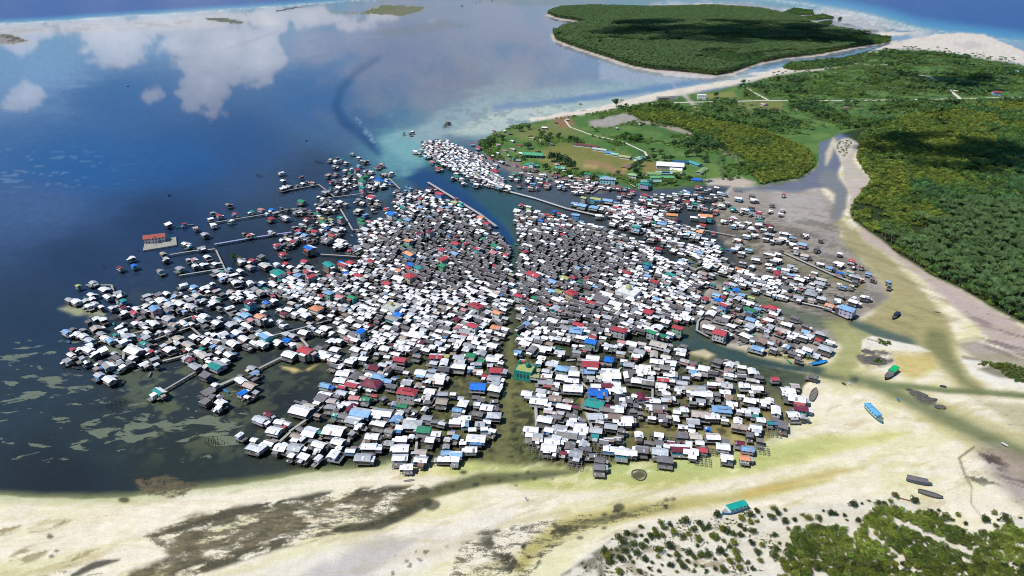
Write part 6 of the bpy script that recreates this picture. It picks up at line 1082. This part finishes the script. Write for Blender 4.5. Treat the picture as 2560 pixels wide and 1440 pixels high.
# villa standing on its platform in the lagoon
cx, cy = g(400, 607, 1.2); e = empty('seaside_villa', (float(cx), float(cy), 0), 0); tag(e, 'lone red roofed villa on a concrete platform in the lagoon', 'villa')
p4 = [tuple(float(t) - o for t, o in zip(g(u, v, 1.25), (cx, cy))) for u, v in ((357, 626), (442, 612), (440, 592), (362, 606))]
pl = MB(); pl.slab([(*p, 1.25) for p in p4], 2.6, (.34, .33, .28)); pl.build('platform', MAT['concrete'], e)
hx0, hy0 = g(389, 604, 1.25); a1, b1 = g(399, 602.8, 1.25); az = math.atan2(b1 - hy0, a1 - hx0); cs, sn_ = math.cos(az), math.sin(az)
def loc(mb): mb.v = [(hx0 - cx + cs * x - sn_ * y, hy0 - cy + sn_ * x + cs * y, z) for x, y, z in mb.v]; return mb
wl, rf = MB(), MB(); wc = (.56, .5, .5); wl.box(-9, 9, -4, 4, 1.26, 7.0, wc); wl.box(-3, 3, -5.6, -4, 1.26, 6.6, wc)
for sg in (-1, 1): wl.poly([(sg * 9, -4, 7), (sg * 9, 4, 7), (sg * 9, 0, 9)][::sg], wc)
RC = (.36, .085, .06)
for sg in (-1, 1):
    q = [(-10, sg * 5, 6.55), (10, sg * 5, 6.55), (10, 0, 9.05), (-10, 0, 9.05)]; rf.slab(q if sg < 0 else q[::-1], .15, RC)
rf.slab([(-3.6, -6.4, 6.4), (0, -6.4, 8.2), (0, -1, 8.4), (-3.6, -1, 6.6)], .12, RC); rf.slab([(0, -6.4, 8.2), (3.6, -6.4, 6.4), (3.6, -1, 6.6), (0, -1, 8.4)], .12, RC); wl.poly([(-3, -5.62, 6.5), (3, -5.62, 6.5), (0, -5.62, 8.0)], wc)
wo_ = loc(wl).build('wall', MAT['wall'], e); loc(rf).build('roof', MAT['roof'], e)
for zc in (2.2, 5.0):
    for xx in (-7.5, -4.8, 4.8, 7.5): q = MB(); q.box(xx - .6, xx + .6, -4.05, -3.98, zc, zc + 1.3, (.02, .025, .03)); loc(q).build('window', MAT['glass'], wo_)
    for xx in (-1.4, 1.4): q = MB(); q.box(xx - .6, xx + .6, -5.66, -5.58, zc, zc + 1.3, (.02, .025, .03)); loc(q).build('window', MAT['glass'], wo_)
# mosques
def dome(mb, r, h, z, c, x=0, y=0, n=12, m_=5):
    for i in range(m_):
        a0, a1 = i / m_ * math.pi / 2, (i + 1) / m_ * math.pi / 2
        for k in range(n):
            t0, t1 = k * 2 * math.pi / n, (k + 1) * 2 * math.pi / n
            f = lambda a, t: (x + r * math.cos(a) * math.cos(t), y + r * math.cos(a) * math.sin(t), z + h * math.sin(a)); mb.poly([f(a0, t0), f(a0, t1), f(a1, t1), f(a1, t0)], c)
def mosque(u, v, s, wc, rc, dc, label, domes, rz):
    x, y = g(u, v, 6); e = empty('mosque', (float(x), float(y), 0), rz); tag(e, label, 'mosque'); wl, rf = MB(), MB(); wl.box(-s, s, -s * .8, s * .8, -1, 6, wc)
    for sx in (-1, 1): wl.box(sx * s - .15, sx * s + .15, -s * .8 - .15, s * .8 + .15, 6, 7, wc)
    for sy in (-1, 1): wl.box(-s + .15, s - .15, sy * s * .8 - .15, sy * s * .8 + .15, 6, 6.98, wc)
    rf.box(-s + .16, s - .16, -s * .8 + .16, s * .8 - .16, 6, 6.4, rc); w0 = wl.build('wall', MAT['wall'], e); rf.build('roof', MAT['roof'], e)
    for dx, dy, r in domes: q = MB(); q.tube((dx, dy, 6.35), (dx, dy, 8), r * .7, r * .7, wc, 0, 10); dome(q, r, r * 1.25, 8, dc, dx, dy); q.bar((dx, dy, 8 + r * 1.2), (dx, dy, 8 + r * 1.7), .08, dc); q.build('dome', MAT['paint'], e)
    for sy in (-1, 1):
        for i in (-.6, -.2, .2, .6): q = MB(); ys = sorted((sy * (s * .8 + .16), sy * (s * .8 + .2))); q.box(i * s - .5, i * s + .5, ys[0], ys[1], 2, 4.6, (.03, .05, .05)); q.build('window', MAT['glass'], w0)
mosque(980, 766, 6.5, (.6, .62, .6), (.5, .52, .42), (.42, .26, .03), 'white square mosque with a golden dome in the western rows', [(0, 0, 1.5)], R(-30))
mosque(1571, 728, 8.5, (.72, .72, .7), (.76, .75, .7), (.42, .40, .2), 'big white plaza mosque with a pale olive dome', [(-1, 2, 2.6)], R(-35))
mosque(1312, 922, 6.0, (.03, .24, .2), (.36, .4, .14), (.01, .16, .1), 'olive roofed green mosque with two dark green domes', [(1.5, 2, 1.7), (-5, 4.2, 1.2)], R(-18))
# water tank tower among the southern houses
x, y = g(1546, 992, 4); e = empty('tank_tower', (float(x), float(y), 0)); tag(e, 'round dark tank tower with a white conical cap among southern houses', 'tower')
q = MB(); q.tube((0, 0, -1), (0, 0, 8), 2.6, 2.4, (.12, .13, .15), 0, 12); q.build('drum', MAT['concrete'], e); q = MB(); q.tube((0, 0, 8), (0, 0, 9.6), 3.0, .15, (.75, .77, .8), 0, 12); q.build('cap', MAT['roof'], e)
# ---------------------------------------------------------------- boats
def hull(mb, L, B, H, c, c2, open_=True):
    S = [(-.5, .62, .0), (-.42, .8, 0), (-.15, 1, 0), (.15, .97, .0), (.34, .7, .03), (.45, .35, .12), (.5, .03, .3)]
    ring = [[(t * L, b * B / 2, H + k * H), (t * L, b * B / 2 * .8, H * .4 + k * H * .6), (t * L, 0, k * H * .8 - .1), (t * L, -b * B / 2 * .8, H * .4 + k * H * .6), (t * L, -b * B / 2, H + k * H)] for t, b, k in S]
    for a, b in zip(ring[:-1], ring[1:]):
        for k in range(4): mb.poly([a[k], b[k], b[k + 1], a[k + 1]], c)
    mb.poly(ring[0][::-1], c)
    for a, b in zip(ring[:-1], ring[1:]):
        f = .75 if open_ else .92; za, zb = a[0][2] - H * f * .55, b[0][2] - H * f * .55
        if not open_: za, zb = a[0][2] - .08, b[0][2] - .08
        mb.poly([(a[0][0], a[0][1] * .95, za), (b[0][0], b[0][1] * .95, zb), (b[4][0], b[4][1] * .95, zb), (a[4][0], a[4][1] * .95, za)], c2)
    for sg in (0, 4):
        for a, b in zip(ring[:-1], ring[1:]): mb.bar((a[sg][0], a[sg][1], a[sg][2]), (b[sg][0], b[sg][1], b[sg][2]), .07, tuple(min(.8, t * 1.6 + .05) for t in c))
def boat(name, label, cat, st, bw, width, H, hc, dc, cabin=None, roof=None, group=None, z=.1, benches=0, cat_=None):
    a, b = np.array([float(t) for t in g(*st, H * .5)]), np.array([float(t) for t in g(*bw, H * .5)]); L = float(np.hypot(*(b - a))); m_ = (a + b) / 2
    e = empty(name, (m_[0], m_[1], z), math.atan2(b[1] - a[1], b[0] - a[0])); tag(e, label, cat, group); B = width
    mb = MB(); hull(mb, L, B, H, hc, dc, cabin is None); mb.build('hull', MAT['paint'], e)
    if benches:
        q = MB()
        for i in range(benches): x = -.36 * L + i * .66 * L / max(1, benches - 1); q.box(x - .16, x + .16, -B * .42, B * .42, H * .72, H * .8, tuple(t * 1.3 for t in dc))
        q.build('thwarts', MAT['wood'], e)
    if cabin:
        x0, x1, ch, cc_ = cabin; q = MB(); q.box(x0 * L, x1 * L, -B * .42, B * .42, H * .93, H + ch, cc_); co = q.build('cabin', MAT['paint'], e)
        for sg in (-1, 1):
            n = max(2, int((x1 - x0) * L / 2.4))
            for i in range(n):
                xw = x0 * L + (x1 - x0) * L * (i + .5) / n; w_ = MB(); ys = sorted((sg * (B * .42 + .03), sg * (B * .42 - .02))); w_.box(xw - .75, xw + .75, ys[0], ys[1], H + ch * .42, H + ch * .82, (.02, .03, .03)); w_.build('window', MAT['glass'], co)
        if roof:
            q = MB(); X0, X1, yy, zz = x0 * L - .5, x1 * L + .5, B * .5, H + ch; q.slab([(X0, -yy, zz), (X1, -yy, zz), (X1, 0, zz + .35), (X0, 0, zz + .35)], .1, roof); q.slab([(X0, 0, zz + .35), (X1, 0, zz + .35), (X1, yy, zz), (X0, yy, zz)], .1, roof); q.build('roof', MAT['roof'], e)
    return e
boat('passenger_boat', 'blue hulled boat with white cabin and teal roof beached by bushes', 'boat', (1866, 1266), (1805, 1285), 4.2, 1.9, (.01, .17, .4), (.3, .3, .28), (-.42, .26, 2.0, (.72, .74, .76)), (.01, .34, .28))
boat('passenger_boat', 'blue roofed passenger boat stranded on the open sand', 'boat', (2164, 1016), (2206, 1058), 4.4, 1.8, (.05, .2, .2), (.2, .2, .17), (-.45, .25, 1.9, (.35, .55, .6)), (.13, .42, .68))
boat('passenger_boat', 'black hulled boat with a bright green roof beside the creek', 'boat', (2240, 925), (2212, 948), 4.4, 2.0, (.02, .022, .025), (.14, .13, .12), (-.46, .02, 2.1, (.2, .22, .22)), (.01, .42, .14))
boat('boat_hulk', 'long grey abandoned hulk with a patched cover on white sand', 'boat', (2266, 1199), (2330, 1213), 4.0, 1.6, (.05, .07, .1), (.1, .1, .1), (-.47, .28, 1.2, (.1, .12, .16)), (.17, .15, .155), 'abandoned grey hulks on the sand')
boat('boat_hulk', 'narrow roofless grey hulk lying below the covered hulk', 'boat', (2295, 1228), (2357, 1246), 3.6, 1.5, (.07, .075, .08), (.15, .14, .13), None, None, 'abandoned grey hulks on the sand', .1, 8)
boat('motor_boat', 'small dark boat stranded alone on the yellow flats', 'boat', (2248, 783), (2231, 798), 3.4, 1.5, (.015, .02, .03), (.08, .09, .1), (-.3, .1, 1.2, (.02, .025, .03)), (.02, .03, .06))
boat('motor_boat', 'long bright blue boat at the southeast village tip', 'boat', (2031, 911), (2068, 903), 3.4, 1.3, (.02, .2, .5), (.03, .24, .5), None, None, None, .1, 6)
boat('boat_hulk', 'weathered grey hull frame standing beside the southeast houses', 'boat', (2027, 1002), (2040, 972), 4.0, 1.6, (.14, .13, .12), (.2, .18, .16), None, None, None, .1, 7)
for st, bw, c, lb in [((2119,956),(2125,963),(.7,.7,.7),'white canoe on the sand at the creek edge'),((2105,957),(2114,963),(.05,.05,.05),'dark canoe beside the white one at the creek edge'),((2350,965),(2366,967),(.05,.05,.05),'dark canoe in the eastern shallow creek'),((2243,996),(2248,1003),(.05,.25,.5),'tiny blue boat beside the green creek'),((2503,1107),(2520,1116),(.7,.7,.7),'white canoe floating in the green creek at right'),((1315,1244),(1317,1253),(.65,.65,.65),'small white boat alone on the southern sand'),((1776,1298),(1797,1312),(.4,.38,.35),'grey canoe hull lying under the bushes'),((281,929),(300,936),(.1,.35,.5),'blue canoe moored beside southwestern houses'),((419,490),(428,487),(.02,.02,.03),'tiny dark boat alone on the blue lagoon'),((762,353),(769,351),(.1,.1,.1),'tiny boat on the lagoon left of the channel'),((933,358),(942,356),(.8,.8,.8),'small white motor boat at the head of its wake'),((317,216),(323,215),(.05,.05,.05),'tiny far boat on the upper lagoon'),((402,802),(412,812),(.3,.5,.65),'blue and white canoe between western houses'),((1057,775),(1074,779),(.7,.7,.68),'white canoe in the inlet right of the golden dome'),((914,978),(935,983),(.02,.3,.15),'green boat moored below the maroon pagoda roof'),((840,1030),(856,1036),(.05,.2,.35),'blue canoe left of the blue walled house'),((1102,1052),(1104,1067),(.75,.75,.75),'white canoe on the green southern inlet'),((1843,858),(1862,853),(.6,.6,.55),'pale canoe beached beside the dark creek'),((1846,864),(1866,858),(.35,.35,.35),'grey canoe beached beside the dark creek'),((1697,800),(1707,804),(.75,.75,.75),'white canoe at the fork of the green creek'),((1566,1080),(1567,1092),(.6,.7,.75),'white boat on the pale sand among southern houses'),((2052,873),(2062,860),(.1,.1,.1),'dark canoe at the far eastern house row'),((2160,722),(2178,728),(.3,.3,.3),'grey canoe on the mud beyond the last house'),((2168,848),(2198,856),(.05,.045,.04),'dark long wreck on the sandbar tip'),((2335,778),(2352,782),(.3,.28,.2),'drift log like canoe on the yellow flats'),((1700,1140),(1716,1144),(.1,.1,.1),'dark canoe below the southern house row'),((1504,1180),(1512,1176),(.6,.6,.6),'pale dinghy beside the lowest southern house'),((735,1003),(750,1008),(.25,.24,.22),'grey canoe in the western inlet')]:
    boat('canoe', lb, 'canoe', st, bw, 1.5, .7, c, tuple(t * .5 + .02 for t in c), None, None, 'canoes and dinghies', .02, 3)
# dugouts and dinghies tied up between the houses
cl_ = []
for _ in range(4000):
    if len(cl_) >= 75: break
    h = rng.choice(H); a = rng.uniform(0, 6.28); x, y = h['x'] + 7 * math.cos(a), h['y'] + 7 * math.sin(a); u, v = map(float, topx(x, y, .4))
    if v < 560 or not free(x, y, 2.6) or any(math.hypot(x - c['x'], y - c['y']) < 9 for c in cl_): continue
    k_ = rng.choice(['white', 'grey', 'blue', 'green', 'dark']); cl_.append(dict(u=u, v=v, x=x, y=y, key=k_, adj='small ' + k_))
rank_labels(cl_, 'dugout canoe')
for c in cl_:
    if not c['label']: continue
    f = {'white': (.7, .7, .68), 'grey': (.3, .29, .27), 'blue': (.04, .22, .5), 'green': (.03, .3, .2), 'dark': (.05, .05, .05)}[c['key']]; a = ridge_az(c['u'], c['v']) + rng.gauss(0, .5); L_ = rng.uniform(4.5, 7.5)
    p, q = topx(c['x'] - L_ / 2 * math.cos(a), c['y'] - L_ / 2 * math.sin(a), .35), topx(c['x'] + L_ / 2 * math.cos(a), c['y'] + L_ / 2 * math.sin(a), .35)
    boat('canoe', c['label'], 'canoe', p, q, 1.3, .7, f, tuple(t * .6 + .02 for t in f), None, None, 'canoes and dinghies', .02, 3)
# ---------------------------------------------------------------- frames of unfinished stilt houses, fish pens, rocks
FR = [(1336,1116,'beside the lowest southern row, left one'),(1365,1136,'in front of the lowest white roofs'),(1437,1160,'standing alone on the weedy shallows'),(1508,1133,'behind the lowest southern house'),(1784,1125,'between brown gables and the orange beach hut'),(1575,1033,'below the white canopy roofs'),(1758,1150,'standing on the pale southern shallows'),(1904,1122,'right of the orange beach hut'),(760,1147,'at the bottom of the southwestern rows'),(283,793,'in the lagoon between western house rows'),(1500,1108,'upper one near the twin white roofs'),(1680,1095,'among the brown southern roofs'),(1590,1010,'beside the tank tower'),(1935,1080,'at the southeastern tip')]
for i, (u, v, w_) in enumerate(FR):
    x, y = g(u, v, 2.2); e = empty('house_frame', (float(x), float(y), 0), ridge_az(u, v)); tag(e, 'bare grey timber frame of a stilt house ' + w_, 'timber frame', 'bare timber house frames'); ps, bm_ = MB(), MB(); c = (.2, .19, .175)
    for a in range(4):
        for b in range(4): ps.bar((-3.6 + a * 2.4, -3 + b * 2, -1.2), (-3.6 + a * 2.4 + rng.uniform(-.1, .1), -3 + b * 2, 2.3 + rng.uniform(0, 1.6) * (rng.random() < .5)), .12, jit(c, .2))
    for a in range(4): bm_.bar((-3.6 + a * 2.4, -3.4, 2.15), (-3.6 + a * 2.4, 3.4, 2.15), .14, jit(c, .2)); bm_.bar((-4.1, -3 + a * 2, 2.3), (4.1, -3 + a * 2, 2.3), .14, jit(c, .2))
    ps.build('posts', MAT['wood'], e); bm_.build('beams', MAT['wood'], e)
PEN = [(800,406,10,3,'above the northwestern rows'),(650,440,8,3,'left of the northwestern outliers'),(300,1012,7,6,'below the southwestern pair of white houses'),(265,668,4,1,'left of the western outlying houses'),(350,628,4,1,'left of the lone platform villa'),(545,1107,8,4,'left of the southwestern rows'),(1895,1015,9,4,'beside the southeastern sand'),(2140,735,7,5,'beyond the last eastern houses'),(1850,480,6,4,'behind the northeastern huts'),(2000,1010,8,3,'at the southeastern maroon roof')]
for u, v, n1, n2, w_ in PEN:
    x, y = g(u, v); e = empty('fish_pen', (float(x), float(y), 0), ridge_az(u, v)); tag(e, 'thin dark fish pen stakes in the water ' + w_, 'fish pen', 'fish pen stakes'); q = MB()
    for a in range(n1):
        for b in range(n2): xx, yy = (a - n1 / 2) * 1.7 + rng.uniform(-.4, .4), (b - n2 / 2) * 2 + rng.uniform(-.5, .5); q.bar((xx, yy, -1), (xx + rng.uniform(-.2, .2), yy, rng.uniform(1.2, 2.6)), .11, (.06, .05, .04))
    q.build('stakes', MAT['wood'], e)
m, nt, b = kit('reef_rock'); ge = N(nt, 'ShaderNodeNewGeometry'); nt.links.new(MIX(nt, mapr(nt, noise(nt, ge.outputs['Position'], .9, 6, .7), .35, .65, 0, 1), (.035, .034, .03), (.15, .14, .12)), b.inputs['Base Color']); b.inputs['Roughness'].default_value = .95
ROCK = m
import bmesh
def rock(u, v, r, h, label, z=.1):
    bm = bmesh.new(); bmesh.ops.create_icosphere(bm, subdivisions=4, radius=1); rr = np.random.default_rng(int(u * 7 + v)); ox = rr.uniform(0, 200)
    for p in bm.verts:
        k = .72 + .75 * (float(fbm(np.array([p.co.x * 1.6 + ox]), np.array([p.co.y * 1.6 + p.co.z * 1.3 + ox]), 5)[0])); p.co = Vector((p.co.x * r[0] * k, p.co.y * r[1] * k, max(-.35, p.co.z) * h * k))
    me = bpy.data.meshes.new('rock'); bm.to_mesh(me); bm.free(); me.materials.append(ROCK); o = bpy.data.objects.new('reef_rock', me); col.objects.link(o); x, y = g(u, v); o.location = (float(x), float(y), z); o.rotation_euler = (0, 0, rr.uniform(-.6, .2)); tag(o, label, 'rock', 'dark reef rocks')
for a in [(2188,902,(7.5,6),.9,'broad dark reef rock on the sandbar island'),(2170,880,(4,2.4),.8,'grey slab of rock at the sandbar island tip'),(2294,985,(5,3),1.0,'dark upper rock of the creekside outcrop'),(2322,1000,(5,2.6),.9,'dark lower rock of the creekside outcrop'),(2350,1018,(3,2),.8,'small rock off the creekside outcrop'),(2272,974,(2.2,1.5),.6,'tiny rock above the creekside outcrop'),(880,880,(3,3),.5,'dark weedy rock in the western inlet')]: rock(*a)
lg = MB(); lg.tube((0, 0, .25), (5.2, 0, .3), .32, .22, (.22, .08, .05)); x, y = g(2246, 1247); o = lg.build('fallen_log', BARK); o.location = (float(x), float(y), .5); o.rotation_euler = (0, 0, R(-25)); tag(o, 'fallen red brown log at the edge of the bushes', 'log')
# round fish pond wall
rp = MB(); 
for k in range(28):
    t0, t1 = k * 2 * math.pi / 28, (k + 1) * 2 * math.pi / 28; rr_ = lambda t: 3.9 + .3 * math.sin(3 * t)
    rp.bar((rr_(t0) * math.cos(t0), rr_(t0) * math.sin(t0) * 1.1, .1), (rr_(t1) * math.cos(t1), rr_(t1) * math.sin(t1) * 1.1, .1), .35, (.09, .085, .07))
x, y = g(1598, 1187); o = rp.build('stone_ring', ROCK); o.location = (float(x), float(y), 0); tag(o, 'dark oval stone ring in the shallows below the southern houses', 'fish trap')
# ---------------------------------------------------------------- clouds overhead, casting the dark patches on island and forest
m, nt, b = kit('cloud'); b.inputs['Base Color'].default_value = (.85, .85, .87, 1); b.inputs['Roughness'].default_value = 1
lt_ = N(nt, 'ShaderNodeBsdfTransparent'); ms_ = N(nt, 'ShaderNodeMixShader', ins={0: .55}); nt.links.new(b.outputs[0], ms_.inputs[1]); nt.links.new(lt_.outputs[0], ms_.inputs[2]); nt.links.new(ms_.outputs[0], [n for n in nt.nodes if n.type == 'OUTPUT_MATERIAL'][0].inputs[0])
CLM = m
def cloud(u, v, ru, rv, hgt, label, n=26, seed=1):
    rg = random.Random(seed); x0, y0 = g(u, v); x1, _ = g(u + ru, v); _, y1 = g(u, v - rv); _, y2 = g(u, v + rv); rx, ry = abs(float(x1 - x0)), abs(float(y1 - y2)) / 2; t = hgt / math.sin(SUN_EL)
    bm = bmesh.new()
    for i in range(n):
        a, q = rg.uniform(0, 6.28), math.sqrt(rg.random()); r = rg.uniform(.12, .34) * min(rx, ry) * (1.25 - .5 * q); M_ = bmesh.ops.create_icosphere(bm, subdivisions=2, radius=r)
        for p in M_['verts']: p.co = Vector((p.co.x + rx * q * math.cos(a), p.co.y + ry * q * math.sin(a), max(-.2 * r, p.co.z)))
    me = bpy.data.meshes.new('cloud'); bm.to_mesh(me); bm.free(); me.materials.append(CLM); o = bpy.data.objects.new('cloud', me); col.objects.link(o)
    o.location = (float(x0) + SUN_DIR.x * t, float(y0) + SUN_DIR.y * t, hgt); tag(o, kind='structure')
cloud(1820, 88, 300, 34, 1000, '', 40, 2); cloud(2380, 385, 190, 48, 900, '', 56, 5); cloud(2390, 205, 120, 22, 1000, '', 26, 6)
sc.cycles.filter_width = 1.0
